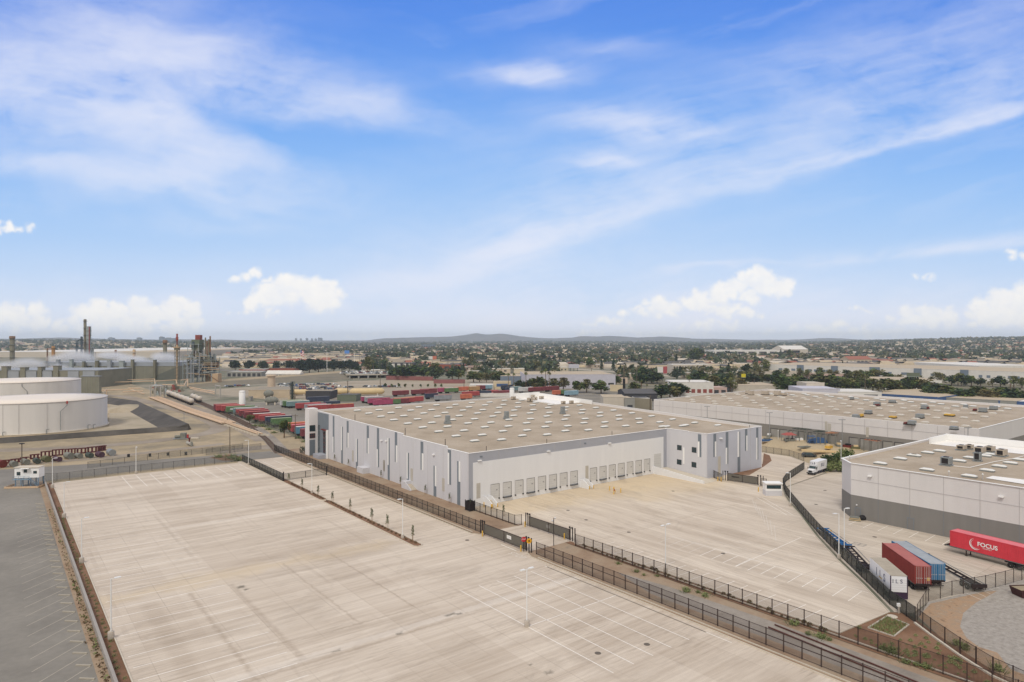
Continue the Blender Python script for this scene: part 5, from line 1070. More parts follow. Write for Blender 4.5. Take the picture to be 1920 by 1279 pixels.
for i, (px, py, s) in enumerate(big):
    o = g0 if first else g0.copy()
    if not first: COL.objects.link(o)
    first = False; o.location = (*P(px, py), 0); o.scale = (s, s, s*.9); o.rotation_euler = (0, 0, i)
    tag(o, ['tiny weed bush nearest the inner gate, between the fences', 'small round weed bush, second from the gates', 'small weed bush touching its round neighbour', 'faint weed bush before the tall green one', 'tall dark green bush midway along the bare strip', 'broad pale weed bush right of the tall green one', 'low weed between the tall and the broad bush', 'dark green bush where the rusty track emerges', 'small weed just right of the emerging track', 'wide weed bush behind the picket fence post', 'low weed left of the corner picket fence', 'pale weed bush under the planting basin', 'tallest bright green weed at the corner picket fence', 'olive weed below the tallest bright green one', 'thin weed between fence bays in the corner', 'brown weed bush lowest along the corner fence', 'dark bush behind the thin fence by the gravel', 'larger dark bush behind the thin gravel fence', 'green bush lowest along the thin gravel fence'][i], 'bush', 'weed bushes around the rail corridor')
for i, (px, py, s) in enumerate(((1549, 873, 2.2), (1566, 869, 2.3), (1585, 862, 2.4), (1558, 884, 1.8), (1575, 884, 2.0))):
    m = MB()
    for q in range(5): leaves(m, (rng.uniform(-.5, .5), rng.uniform(-.5, .5), .7+rng.uniform(-.3, .4)), (.75, .75, .6), 170, .15, leafC if q % 2 else leafB, .1)
    o = m.build('shrub', None, (*P(px, py), 0)); o.scale = (s,)*3; tag(o, ['dense green shrub left of the lamp beside the two tone warehouse', 'dense green shrub between the box truck and the lamp', 'olive green shrub right of the lamp, behind the warehouse corner', 'low dense shrub behind the box truck', 'low dense shrub at the foot of the lamp by the warehouse corner'][i], 'shrub', 'shrubs by the box truck')
# bioswale box
t = thing('planting_basin', 'square concrete edged basin of wispy green grass at the yard corner', 'planter', (*P(1665, 1180), 0), 0)
q = [P(*p) for p in [(1628, 1178), (1663, 1156), (1704, 1172), (1676, 1194)]]; c = P(1665, 1180); q = [(x-c[0], y-c[1]) for x, y in q]
m = MB()
for i in range(4): m.bar((*q[i], .06), (*q[(i+1) % 4], .06), .2, .14, base_c)
m.build('kerb', t)
m = MB()
for _ in range(900):
    u, v = rng.random(), rng.random(); x = (q[0][0]*(1-u)+q[1][0]*u)*(1-v)+(q[3][0]*(1-u)+q[2][0]*u)*v; y = (q[0][1]*(1-u)+q[1][1]*u)*(1-v)+(q[3][1]*(1-u)+q[2][1]*u)*v
    h = rng.uniform(.15, .5); a = rng.uniform(0, 6.3); m.add([(x-.05*math.cos(a), y-.05*math.sin(a), 0), (x+.05*math.cos(a), y+.05*math.sin(a), 0), (x+rng.gauss(0, .15), y+rng.gauss(0, .15), h)], [[0, 1, 2]], leafB)
o = m.build('grass', t); o['kind'] = 'stuff'
t = thing('utility_post', 'short white post with a small box beside the white trailer', 'post', (*P(1685, 1150), 0), 0); m = MB(); m.box(-.09, .09, -.09, .09, 0, 1.0, base_c); m.build('post', t); m = MB(); m.box(-.2, .2, -.15, .15, 1.0, 1.45, white_trim); m.build('box', t)
o = MB(); o.lathe([(.7, 0), (.7, .05), (.6, .06)], curb_m, 20); o = o.build('manhole_cover', None, (*P(1673, 1156), 0)); tag(o, 'pale round concrete cover on the mulch by the yard corner', 'manhole cover')
mh_m = M('cast_iron_cover', (104, 96, 88), .9, .2, 4)
for i, (px, py) in enumerate(((1213, 1208.5), (1121, 1225), (1065, 957), (1099, 975), (1179, 998), (1262, 921), (876, 1013), (1356, 1038), (1530, 946), (1547, 920), (1640, 1007))):
    m = MB(); m.lathe([(.42, 0), (.42, .012), (.36, .016)], mh_m, 16); o = m.build('manhole_cover', None, (*P(px, py), .016)); tag(o, ['dark manhole cover inside the near painted stalls', 'small dark cover in the near yard', 'dark cover in the tan dock apron', 'dark cover in front of the inner gate', 'small dark cover in the east yard', 'dark cover near the ramp wall', 'dark cover beside the outer fence end', 'dark cover among the east stall lines', 'dark cover in the neighbour yard nearest the warehouse', 'dark cover in the neighbour yard behind the truck', 'small cover left of the blue container'][i], 'manhole cover', 'dark round covers in the yards')
# wheel stops on the old asphalt
m = MB(); m.hexa([(-.95, -.09), (.95, -.09), (.95, .09), (-.95, .09)], 0, .13, line_asp); w0 = m.build('wheel_stop'); tag(w0, 'concrete wheel stop at the head of a faded stall on the old asphalt', 'wheel stop', 'wheel stops on the asphalt lot')
for k in range(28):
    a = -43.4+4.08*k; o = w0 if k == 0 else w0.copy(); o['label'] = 'concrete wheel stop on the old asphalt, %s from the near end' % (['first', 'second', 'third', 'fourth', 'fifth', 'sixth', 'seventh', 'eighth', 'ninth', 'tenth', 'eleventh', 'twelfth', 'thirteenth', 'fourteenth', 'fifteenth', 'sixteenth', 'seventeenth', 'eighteenth', 'nineteenth', 'twentieth', 'twenty first', 'twenty second', 'twenty third', 'twenty fourth', 'twenty fifth', 'twenty sixth', 'twenty seventh', 'twenty eighth'][k])
    if k: COL.objects.link(o)
    o.location = (*W2(-80.3, a+.4), 0.01); o.rotation_euler = (0, 0, PH+R(-42))
# weeds and rubble along the west wall
m = MB()
for _ in range(700):
    a = rng.uniform(-60, 60)*1.0; b = -78.6+rng.gauss(0, .25); x, y = W2(b, a); s = rng.uniform(.05, .2)*(1.3 if a < 0 else .8); leaves(m, (x, y, s*.5), (s, s, s), 2, s, leafD if rng.random() < .6 else leafB, .1)
o = m.build('dry_weeds'); tag(o, kind='stuff')
# ================================================================= railway
tie_m = M('rail_tie', (112, 100, 88), .9, .2, 2); railm = M('rail_rust', (92, 58, 48), .6, .2, 2)
def rail(pts, name, label, gauge=1.435, ties=True, wd=.10, hh=.16):
    t = thing(name, label, 'railway track'); c = [Vector((*p, 0)) for p in pts]; L_, R_ = [], []
    for i, p in enumerate(c):
        d = (c[min(i+1, len(c)-1)]-c[max(i-1, 0)]).normalized(); n = Vector((-d.y, d.x, 0)); L_.append(p+n*gauge/2); R_.append(p-n*gauge/2)
    for side in (L_, R_):
        m = MB()
        for p, q in zip(side, side[1:]): m.bar((p.x, p.y, .15), (q.x, q.y, .15), wd, hh, railm)
        m.build('rail', t)
    if ties:
        m = MB()
        for p, q in zip(c, c[1:]):
            n = int((q-p).length/.75); d = (q-p).normalized(); nn = Vector((-d.y, d.x, 0))
            for i in range(n): s = p+(q-p)*(i/n); m.bar(s+nn*1.25+Vector((0, 0, .02)), s-nn*1.25+Vector((0, 0, .02)), .24, .14, tie_m)
        o = m.build('sleepers', t); o['kind'] = 'stuff'
    return t
def smooth(pts, n=6):
    out = []
    for i in range(len(pts)-1):
        p0, p1, p2, p3 = pts[max(i-1, 0)], pts[i], pts[i+1], pts[min(i+2, len(pts)-1)]
        for k in range(n):
            t_ = k/n; out.append(tuple(.5*((2*p1[j])+(-p0[j]+p2[j])*t_+(2*p0[j]-5*p1[j]+4*p2[j]-p3[j])*t_*t_+(-p0[j]+3*p1[j]-3*p2[j]+p3[j])*t_**3) for j in (0, 1)))
    return out+[pts[-1]]
trk = [(522, 850), (510, 836), (497, 822), (470, 802), (440, 787), (400, 768), (370, 755), (320, 739), (290, 730)]
rail(smooth([P(*p) for p in trk]), 'rail_track', 'rusty railway track curving away beside the trailer row')
rail(smooth([P(px+9, py+.5) for px, py in trk[3:6]]+[P(384, 757), P(352, 745)]), 'rail_track', 'second siding track forking off beside the tank cars')
rail(smooth([W2(-3.3, -80.5), W2(-3.7, -86), W2(-4.6, -98), W2(-6.2, -112), W2(-7, -130)]), 'rail_track', 'rusty track emerging at the bottom right between the two fences', ties=False, wd=.14)
m = MB(); q = smooth([P(*p) for p in trk], 4); w_ = 4.2
for (x0, y0), (x1, y1) in zip(q, q[1:]): d = math.hypot(x1-x0, y1-y0); nx, ny = -(y1-y0)/d*w_, (x1-x0)/d*w_; m.poly([(x0+nx+3, y0+ny, 0), (x0-nx, y0-ny, 0), (x1-nx, y1-ny, 0), (x1+nx+3, y1+ny, 0)], ballast)
o = m.build('track_ballast', None, (0, 0, .012)); o['kind'] = 'structure'

# ================================================================= tank farm and dirt field on the left
tank_w = M('tank_paint', (214, 211, 208), .6, .07, .16, stretch=(1, 1, .06)); tank_roof = M('tank_roof', (226, 216, 206), .7, .03, .05)
berm_m = ground_mat('oiled_berm', [(78, 74, 70), (92, 88, 84), (108, 102, 96)], .08); pipe_tan = M('pipe_tan', (204, 176, 146), .6, .08, .5); pipe_grey = M('pipe_grey', (170, 166, 158), .6, .1, .5)
def tank(cx, cy, r, h, rise, label):
    t = thing('storage_tank', label, 'storage tank', (cx, cy, 0)); m = MB(); m.lathe([(r, 0), (r, h)], tank_w, 96); m.build('shell', t)
    m = MB(); m.lathe([(r+.15, h), (r+.15, h+.25), (r*.5, h+rise*.6), (.5, h+rise)], tank_roof, 96); m.build('roof', t)
    m = MB(); m.lathe([(r+.05, h-.35), (r+.12, h-.3), (r+.12, h-.05), (r+.05, h)], joint_m, 96); m.lathe([(r+.1, 0), (r+.8, .02), (r+.8, .35), (r+.1, .4)], curb_m, 96); m.build('rim', t)
    return t
t1 = tank(-217, 305, 27.3, 13.2, 1.5, 'nearest wide white cylindrical oil tank at the left edge')
def on_tank(px, r, cx, cy):
    k = (px-CX)/F; a = 1+k*k; b = -2*(k*cx+cy); c = cx*cx+cy*cy-r*r; Y = (-b-math.sqrt(b*b-4*a*c))/(2*a); return k*Y-cx, Y-cy
q = [on_tank(px, 27.6, -217, 305) for px in (126, 113.5)]; m = MB(); m.path([(*q[0], 12.9), (*q[0], 11.6)], .12, unit_grey, 6); m.tube((*q[0], 11.6), (*q[1], 9.1), .12, unit_grey, 6); m.tube((*q[1], 9.1), (*q[1], 1.0), .12, unit_grey, 6); m.build('foam_pipe', t1)
m = MB(); m.lathe([(.3, 0), (.3, 1.1)], M('valve_red', (170, 60, 58), .6, .1), 8, (*q[0], 12.3)); m.build('foam_chamber', t1)
for px in (88, 35, 5): x, y = on_tank(px, 27.45, -217, 305); m = MB(); m.box(x-.05, x+.05, y-.05, y, 0, 13, joint_m); m.build('seam', t1)
for (px, z0, z1) in ((165, 0, 2.0), (175, 0, 1.8), (5, 0, 1.6), (87, 0, 1.9)): x, y = on_tank(px, 28.2, -217, 305); m = MB(); m.path([(x, y, z0), (x, y, z1), (x+.6, y+.8, z1)], .15, unit_grey, 6); m.build('nozzle', t1)
t2 = tank(-323, 439, 33, 13.4, 1.6, 'white cylindrical oil tank standing behind the nearest one')
q = [on_tank(px, 33.2, -323, 439) for px in (41, 51)]; m = MB(); m.tube((*q[0], 13), (*q[0], 11.4), .14, unit_grey, 6); m.tube((*q[0], 11.4), (*q[1], 8), .14, unit_grey, 6); m.tube((*q[1], 8), (*q[1], .5), .14, unit_grey, 6); m.build('foam_pipe', t2)
def ribbon(pts, w, mat, name, z=.0, n=4):
    q = smooth([P(*p) for p in pts], n); L_, R_ = [], []
    for i, p in enumerate(q):
        a, b = q[max(i-1, 0)], q[min(i+1, len(q)-1)]; d = math.hypot(b[0]-a[0], b[1]-a[1]); nx, ny = -(b[1]-a[1])/d*w/2, (b[0]-a[0])/d*w/2; L_.append((p[0]+nx, p[1]+ny, 0)); R_.append((p[0]-nx, p[1]-ny, 0))
    m = MB()
    for i in range(len(q)-1): m.poly([L_[i], R_[i], R_[i+1], L_[i+1]], mat)
    o = m.build(name, None, (0, 0, z)); o['kind'] = 'structure'; return o
dirt_grey = ground_mat('grey_dirt_road', [(146, 134, 120), (160, 148, 134), (172, 160, 146)], .05)
dirt_pale = ground_mat('tank_basin_dirt', [(150, 140, 120), (170, 158, 136), (186, 172, 150), (164, 148, 122)], .03)
ribbon([(-60, 846), (100, 841), (250, 831), (370, 816), (412, 803), (395, 789), (340, 770), (262, 750), (230, 743), (180, 740)], 8, dirt_grey, 'service_road', .004)
ribbon([(-60, 878), (0, 874), (100, 866), (200, 857), (300, 846), (420, 832)], 5, dirt_grey, 'service_road', .002)
ribbon([(300, 745), (360, 765), (430, 790), (500, 826)], 9, dirt_grey, 'service_road', .001)
ribbon([(430, 850), (460, 842), (505, 838)], 10, dirt_grey, 'service_road', .003)
# containment berm
t = thing('tank_berm', 'dark oiled earth berm enclosing the ground around the white tanks', 'berm')
def berm_seg(a, b, h, wi, wo, crest=.8, za=0, zb=0):
    A, B = Vector((*P(*a), 0)), Vector((*P(*b), 0)); d = (B-A).normalized(); n = Vector((-d.y, d.x, 0)); m = MB()
    rows = [(-wo, 0), (-crest/2, h), (crest/2, h), (wi, 0)]; vs = [A+n*o+Vector((0, 0, z)) for o, z in rows]+[B+n*o+Vector((0, 0, z)) for o, z in rows]
    m.add(vs, [[i, i+1, i+5, i+4] for i in range(3)]+[[0, 4, 7, 3], [3, 2, 1, 0], [4, 5, 6, 7]], berm_m); m.build('berm_bank', t)
berm_seg((-40, 833), (352, 805.5), 1.9, 3, 2.6)
berm_seg((352, 806), (254, 759), 2.6, 9, 1.5)
berm_seg((256, 759), (205, 752), 2.4, 9, 2)
mb = MB(); mb.add([(*P(*p), z) for p, z in (((-40, 830), .02), ((345, 803), .02), ((256, 761), .02), ((205, 753), .02), ((205, 800), .02), ((150, 813), .02))], [[0, 1, 2, 3, 4, 5]], dirt_pale); o = mb.build('basin_ground'); o['kind'] = 'structure'
m = MB(); m.lathe([(10, 0), (7, 1.6), (2.5, 2.6), (.3, 2.7)], dirt_pale, 20); o = m.build('dirt_mound', None, (*P(236, 768), 0)); o.scale = (1.2, 1.9, 1); tag(o, 'pale earth mound inside the dark berm right of the tanks', 'mound')
# pipelines
t = thing('pipeline', 'tan pipes on low supports running from the dirt field towards the refinery', 'pipeline')
pp = [P(491, 817), P(430, 796), P(356, 772), P(290, 746.5)]
for k, off in enumerate((-1.3, 0)): m = MB(); m.path([(x+off, y+off*.5, .9) for x, y in pp], .34, pipe_tan, 8); m.build('pipe', t)
for k, off in enumerate((-3.0, -2.1, 1.2, 2.3)): m = MB(); m.path([(x+off, y+off*.5, .9) for x, y in pp[1:]], .34, pipe_tan, 8); m.build('pipe', t)
for i in range(34): u = i/33*2.999; k = int(u); f_ = u-k; x = pp[k][0]*(1-f_)+pp[k+1][0]*f_; y = pp[k][1]*(1-f_)+pp[k+1][1]*f_; m = MB(); m.box(x-3.6, x+3.2, y-.15, y+.15, 0, .55, curb_m); m.build('pipe_support', t)
m = MB(); m.lathe([(.5, 0), (.5, .15)], curb_m, 12, (pp[0][0]-1.3, pp[0][1]-.7, .9), 'y'); m.build('pipe_end', t)
# office trailer on legs
cx, cy = P(50, 913); t = thing('site_office', 'small white office cabin raised on blue steel legs at the left edge', 'cabin', (cx, cy, 0), R(6))
m = MB(); m.box(-3.1, 3.1, 0, 2.6, 2.5, 5.2, white_trim); m.build('cabin_body', t); m = MB(); m.box(-3.3, 3.2, -.2, 2.8, 5.2, 5.35, curb_m); m.build('roof', t)
for x0, x1, z0, z1 in ((-2.5, -1.6, 3.2, 4.1), (-.7, .1, 3.9, 4.8), (1.7, 2.6, 3.6, 4.3)): m = MB(); m.box(x0, x1, -.06, .01, z0, z1, dark_steel); w_ = m.build('window', t); m = MB(); m.box(x0+.08, x1-.08, -.08, -.05, z0+.08, z1-.08, glass); m.build('pane', w_)
m = MB(); m.box(-1.3, .9, -1.0, 0, 5.0, 5.12, white_trim); m.build('canopy', t)
bl = M('blue_grey_steel', (120, 142, 160), .6, .1, 2)
for x in (-2.9, -1, 1, 2.9):
    for y in (.1, 2.5): m = MB(); m.box(x-.1, x+.1, y-.1, y+.1, 0, 2.5, bl); m.build('leg', t)
m = MB(); m.box(-3.0, 1.2, -1.1, 0, 2.1, 2.25, bl); m.bar((-2.9, -1.0, 3.1), (1.2, -1.0, 3.1), .06, .06, bl); [m.bar((x, -1.0, 2.2), (x, -1.0, 3.1), .05, .05, bl) for x in (-2.9, -1.5, -.1, 1.2)]; [m.box(1.2+.35*k, 1.55+.35*k, -1.1, -.2, 2.0-.3*k, 2.1-.3*k, bl) for k in range(7)]; m.build('stair', t)
m = MB(); [m.bar(a, b, .1, .5, pipe_tan) for a, b in (((-4.5, -2, .3), (4, -2, .3)), ((-4.5, -2, .3), (-4.5, 3, .3)), ((4, -2, .3), (4, 3, .3)))]; m.build('low_fence', t)
# steel frames and shells laid out along the road
mar_st = M('maroon_primer_steel', (92, 44, 46), .8, .2, .8)
segs = [(-6, 22, 870, 862), (20, 40, 868, 860), (38, 56, 865, 857), (56, 76, 861, 853), (76, 98, 858, 850), (97, 122, 855, 846.5), (121, 145, 853, 845), (144, 166, 851, 843), (164, 186, 849, 840), (184, 200, 846, 838)]
for i, (x0, x1, yb, yt) in enumerate(segs):
    (ax_, ay), (bx_, by) = P(x0, yb), P(x1, yb-2); L_ = math.hypot(bx_-ax_, by-ay); t = thing('steel_cage', 'dark maroon steel cage, %s of the long row beyond the asphalt road' % ['first from the left', 'second from the left', 'third from the left', 'fourth from the left', 'fifth', 'sixth', 'seventh', 'eighth', 'second from the right', 'at the right end'][i], 'steel cage', (ax_, ay, 0), math.atan2(by-ay, bx_-ax_), 'maroon steel frames laid in a row')
    h = [1.1, 1.2, 1.2, 1.5, 2.0, 2.1, 2.0, 1.9, 2.0, 1.8][i]
    for z in (.15, h-.12): m = MB(); m.box(0, L_-.2, -.6, -.45, z-.12, z+.12, mar_st); m.box(0, L_-.2, .45, .6, z-.12, z+.12, mar_st); m.build('chord', t)
    m = MB(); n = int(L_/.9); [m.box(L_*k/n, L_*k/n+.45, -.58, .58, .1, h-.1, mar_st) for k in range(n)]; m.build('cross_plates', t)
sh = [(6, 877, 3.0, 1.15, 'maroon'), (28, 876, 2.6, .9, 'grey'), (51, 872, 3.2, .9, 'grey'), (71, 870, 3.2, .85, 'dark green'), (90, 867, 3.0, 1.0, 'olive'), (112, 866, 3.4, .8, 'dark purple'), (133, 861, 3.4, 1.05, 'grey'), (151, 860, 2.8, .85, 'grey'), (171, 859, 3.0, .85, 'dark green'), (191, 858, 2.8, .95, 'purple'), (211, 855, 3.6, 1.1, 'silver')]
cm = {'maroon': rust_m, 'grey': M('scrap_grey', (124, 124, 116), .8, .25, 1), 'dark green': M('scrap_green', (70, 78, 72), .8, .2, 1), 'olive': M('scrap_olive', (98, 96, 66), .8, .2, 1), 'dark purple': M('scrap_purple', (84, 60, 72), .8, .3, 1), 'silver': grey_steel}; cm['purple'] = cm['dark purple']
for i, (px, py, L_, r_, c) in enumerate(sh):
    t = thing('steel_shell', '%s steel drum shell, %s in the row beside the asphalt road' % (c, ['first from the left', 'second', 'third', 'fourth', 'fifth', 'sixth', 'seventh', 'eighth', 'ninth', 'tenth', 'last on the right'][i]), 'steel drum', (*P(px, py), 0), R(-38+rng.uniform(-8, 8)), 'steel shells lying by the road')
    m = MB(); m.tube((0, 0, r_), (-L_, 0, r_), r_, cm[c], 14, caps=False); m.lathe([(r_*1.06, 0), (r_*1.06, .15)], cm[c], 14, (-.1, 0, r_), 'x'); m.build('shell', t); m = MB(); m.tube((-.3, 0, r_), (-.35, 0, r_), r_*.97, berm_m, 14); m.build('end_plate', t)
    for x in (-.5, -L_+.4): m = MB(); m.box(x-.1, x+.1, -r_, r_, 0, .15, pipe_tan); m.build('timber', t)
for i, (px, py) in enumerate(((281, 856), (315, 854), (348.5, 853), (241, 857))):
    m = MB(); m.lathe([(.42, 0), (.42, .05), (.40, .5), (.42, .52), (.42, 1.0), (.36, 1.02)], black_m, 12); o = m.build('drum', None, (*P(px, py), 0)); tag(o, ['black drum beside the road, second from the left', 'black drum beside the road, third from the left', 'black drum beside the road, nearest the utility pole', 'low black drum at the right end of the steel shells'][i], 'drum', 'black drums along the road')
t = thing('pump_skid', 'grey green pump skid with a box in the dirt field right of the tank berm', 'pump skid', (*P(341, 823), 0), R(10))
m = MB(); m.box(-3, 3, -1.2, 1.2, .1, .35, unit_grey); m.build('skid', t); m = MB(); m.box(-.4, 1.6, -1, 1, .35, 2.4, cm['grey']); m.build('cabinet', t); m = MB(); m.tube((-2.6, 0, 1), (-.6, 0, 1), .6, cm['grey'], 10); m.build('motor', t); m = MB(); m.box(3.5, 6.5, -.8, .6, 0, .5, curb_m); m.build('plinth', t); m = MB(); m.lathe([(.4, 0), (.4, 1.4)], M('valve_red2', (170, 60, 58)), 8, (2.4, -.6, .4)); m.build('valve', t)
t = thing('pipe_riser', 'thick pipe end with red valves sticking out of the dirt field', 'pipe', (*P(356, 836), 0), R(-30))
m = MB(); m.path([(-3, 1, .8), (-.5, .3, .8), (1.5, -.5, .9)], .6, pipe_grey, 10); m.lathe([(.9, 0), (.9, .25)], cm['grey'], 12, (1.6, -.55, .9), 'y'); m.build('pipe', t); m = MB(); m.lathe([(.25, 0), (.25, 1.6), (.5, 1.7), (.5, 1.9)], cm['maroon'], 8, (-1.2, .6, 1)); m.build('valve', t)
# utility poles
pole_m = M('utility_pole', (104, 92, 80), .9, .2, 2)
def pole(px, pb, pt, label, arms=1, mat=None, r_=.17, group='utility poles'):
    x, y = P(px, pb); h = H-(pt-CY)*y/F; t = thing('utility_pole', label, 'utility pole', (x, y, 0), rng.uniform(-.4, .4), group); m = MB(); m.tube((0, 0, 0), (0, 0, h), r_, mat or pole_m, 7, r_*.65); m.build('pole', t)
    for k in range(arms): m = MB(); m.box(-1.2, 1.2, -.07, .07, h-.5-1.1*k, h-.35-1.1*k, mat or pole_m); m.build('cross_arm', t)
    return t
pole(431, 850, 800, 'bare utility pole by the asphalt road at the rail crossing', 0)
pole(553.7, 823, 777, 'utility pole in front of the orange trailers', 1); pole(426, 792, 772, 'thin pole beside the railway and tan pipes', 0)
t = thing('flood_light', 'dark lamp pole with a flat head behind the small white office cabin', 'lamp', (*P(41, 876), 0)); m = MB(); x, y = P(41, 876); h = H-(831-CY)*y/F; m.tube((0, 0, 0), (0, 0, h), .14, pole_m, 8); m.build('pole', t); m = MB(); m.box(-.6, .6, -.4, .4, h-.25, h, dark_steel); m.build('lamp_head', t)
t = thing('flood_light', 'thin grey lamp pole at the sharp corner of the dark berm', 'lamp', (*P(345, 806), 0)); m = MB(); m.tube((0, 0, 0), (0, 0, 7.5), .09, grey_steel, 8); m.build('pole', t); m = MB(); m.box(-.3, .5, -.15, .15, 7.4, 7.55, grey_steel); m.build('lamp_head', t)
# tank cars
carw = M('tank_car_white', (196, 186, 174), .6, .12, .5)
def tankcar(px, py, ang, label, L_=12.5, r_=1.55, mat=None, grp='railway tank cars'):
    t = thing('tank_car', label, 'tank car', (*P(px, py), 0), ang, grp); m = MB(); m.lathe([(.1, -L_/2), (r_*.75, -L_/2+.25), (r_, -L_/2+.9), (r_, L_/2-.9), (r_*.75, L_/2-.25), (.1, L_/2)], mat or carw, 18, (0, 0, 2.75), 'x'); m.build('tank', t)
    m = MB(); m.box(-L_/2, L_/2, -1.3, 1.3, 1.0, 1.25, frame_m); m.build('frame', t); m = MB(); m.lathe([(.6, 0), (.6, .5)], cm['grey'], 10, (0, 0, 4.2)); m.build('dome', t)
    for x in (-L_/2+1.6, L_/2-1.6):
        for dx in (-.8, .8): m = MB(); m.tube((x+dx, -.8, .45), (x+dx, .8, .45), .45, black_m, 10); m.build('wheel', t)
    return t
c0, c1 = P(318, 743.5), P(356, 758.5); an = math.atan2(c1[1]-c0[1], c1[0]-c0[0]); nm = ['farthest', 'fifth', 'fourth', 'third', 'second', 'nearest']
for i in range(6):
    x, y = c0[0]+(c1[0]-c0[0])*i/5, c0[1]+(c1[1]-c0[1])*i/5; py = CY+F*H/y; px = CX+F*x/y; tankcar(px, py, an, 'pale tank car on the siding, %s of the line of six' % nm[i], 12.6)
tankcar(364, 751, an, 'tan tank car on the second siding right of the long line'); tankcar(372.5, 754.5, an, 'short tan tank car nearest the siding switch', 9)
# tree and bush by the trailers
def blob_tree(name, h, w, mats, n=900, size=.45, trunk=.28, tilt=0, sparse=.25, nb=9, tr=bark):
    """tapered trunk, limbs and a crown of leaf clumps"""
    t = thing(name, 'x', 'tree'); m = MB(); hb = h*.42; m.tube((0, 0, 0), (0, 0, hb), trunk, tr, 7, trunk*.7); cs = []
    for k in range(nb):
        a = 6.28*k/nb+rng.uniform(-.4, .4); rr = w*rng.uniform(.15, .62); z = h*rng.uniform(.42, .84); c = (rr*math.cos(a), rr*math.sin(a), z); cs.append(c); m.tube((0, 0, hb*rng.uniform(.7, 1)), c, trunk*.45, tr, 5, trunk*.12)
    cs.append((0, 0, h*.78)); m.build('trunk', t); m = MB()
    for k, c in enumerate(cs): s = rng.uniform(.75, 1.15); leaves(m, c, (w*.42*s, w*.42*s, h*.24*s), n//len(cs), size, mats[k % len(mats)], sparse)
    m.build('crown', t); return t
treeG = M('tree_green', (78, 92, 44), .85, .3, 1, rnd=.22, hue=.03); treeD = M('tree_dark_green', (50, 66, 46), .85, .3, 1, rnd=.25, hue=.03); treeO = M('tree_olive', (106, 104, 62), .85, .3, 1, rnd=.2, hue=.03); treeF = M('ficus_dark', (40, 56, 48), .85, .3, .6, rnd=.2, hue=.02)
t = blob_tree('leafy_tree', 7.2, 3.0, [treeG, treeG, treeD], 1500, .28); t.location = (*P(533, 821), 0); tag(t, 'single rounded green tree in front of the trailers beside the curving track', 'tree')
t = blob_tree('scrubby_tree', 4.2, 2.6, [treeO, treeG], 900, .26, .15); t.location = (*P(468, 794), 0); tag(t, 'low olive scrubby tree against the red trailers beside the railway', 'tree')
m = MB(); [leaves(m, (x, 0, 1.3), (.9, .9, 1.3), 130, .2, treeD, .2) for x in range(-3, 4)]; o = m.build('hedge', None, (*P(581, 850), 0), R(-3)); tag(o, 'dark green hedge screen by the tall white entrance tower', 'hedge')
for i, (px, py, s) in enumerate(((492, 800, 1.4), (504, 806, 1.2), (478, 799, 1.0), (560, 822, 1.1), (514, 812, 1.0), (572, 829, 1.1), (436, 860, 1.6), (446, 864, 1.4), (411, 858, 1.2))):
    o = g0.copy(); COL.objects.link(o); o.location = (*P(px, py), 0); o.scale = (s*2, s*2, s*1.2); tag(o, ['dry bush left of the rounded green tree, beside the track', 'dry bush just left of the rounded green tree', 'dry bush beyond the small wire fence by the track', 'dry bush right of the rounded green tree', 'low dry bush in front of the rounded green tree', 'low bush left of the entrance tower', 'bush in the brown bed beside the asphalt road', 'bush near the back corner of the black screened fence', 'single bush beside the asphalt road'][i], 'bush', 'dry bushes near the track')
flat('mulch_bed', [S2(*p) for p in [(392, 858), (418, 864), (452, 863), (462, 858), (430, 852)]], mulch, .011)
# ================================================================= trailer yards behind
yard_asph = ground_mat('yard_asphalt', [(130, 124, 114), (142, 136, 126), (156, 148, 136)], .03)
flat('trailer_yard', [(14, 118), (14, 290), (40, 300), (300, 300), (300, 200), (103, 120), (60, 110), (20, 110)], yard_asph, -.01)
flat('field_lot', [(60, 300), (30, 440), (190, 480), (300, 430), (360, 330), (300, 300)], ground_mat('pale_lot', [(158, 146, 128), (170, 158, 140), (180, 168, 150)], .03), -.02)
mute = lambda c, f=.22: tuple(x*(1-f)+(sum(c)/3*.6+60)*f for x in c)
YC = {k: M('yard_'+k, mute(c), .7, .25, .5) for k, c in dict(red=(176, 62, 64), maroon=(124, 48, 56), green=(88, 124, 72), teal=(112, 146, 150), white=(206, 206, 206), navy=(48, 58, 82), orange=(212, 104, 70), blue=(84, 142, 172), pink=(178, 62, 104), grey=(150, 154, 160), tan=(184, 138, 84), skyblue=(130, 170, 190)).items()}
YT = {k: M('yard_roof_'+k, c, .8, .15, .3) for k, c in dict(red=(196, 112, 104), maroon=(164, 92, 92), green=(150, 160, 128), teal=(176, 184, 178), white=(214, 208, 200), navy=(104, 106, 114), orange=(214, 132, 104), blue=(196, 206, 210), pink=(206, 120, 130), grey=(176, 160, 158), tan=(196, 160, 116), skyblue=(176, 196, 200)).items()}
PR = {}
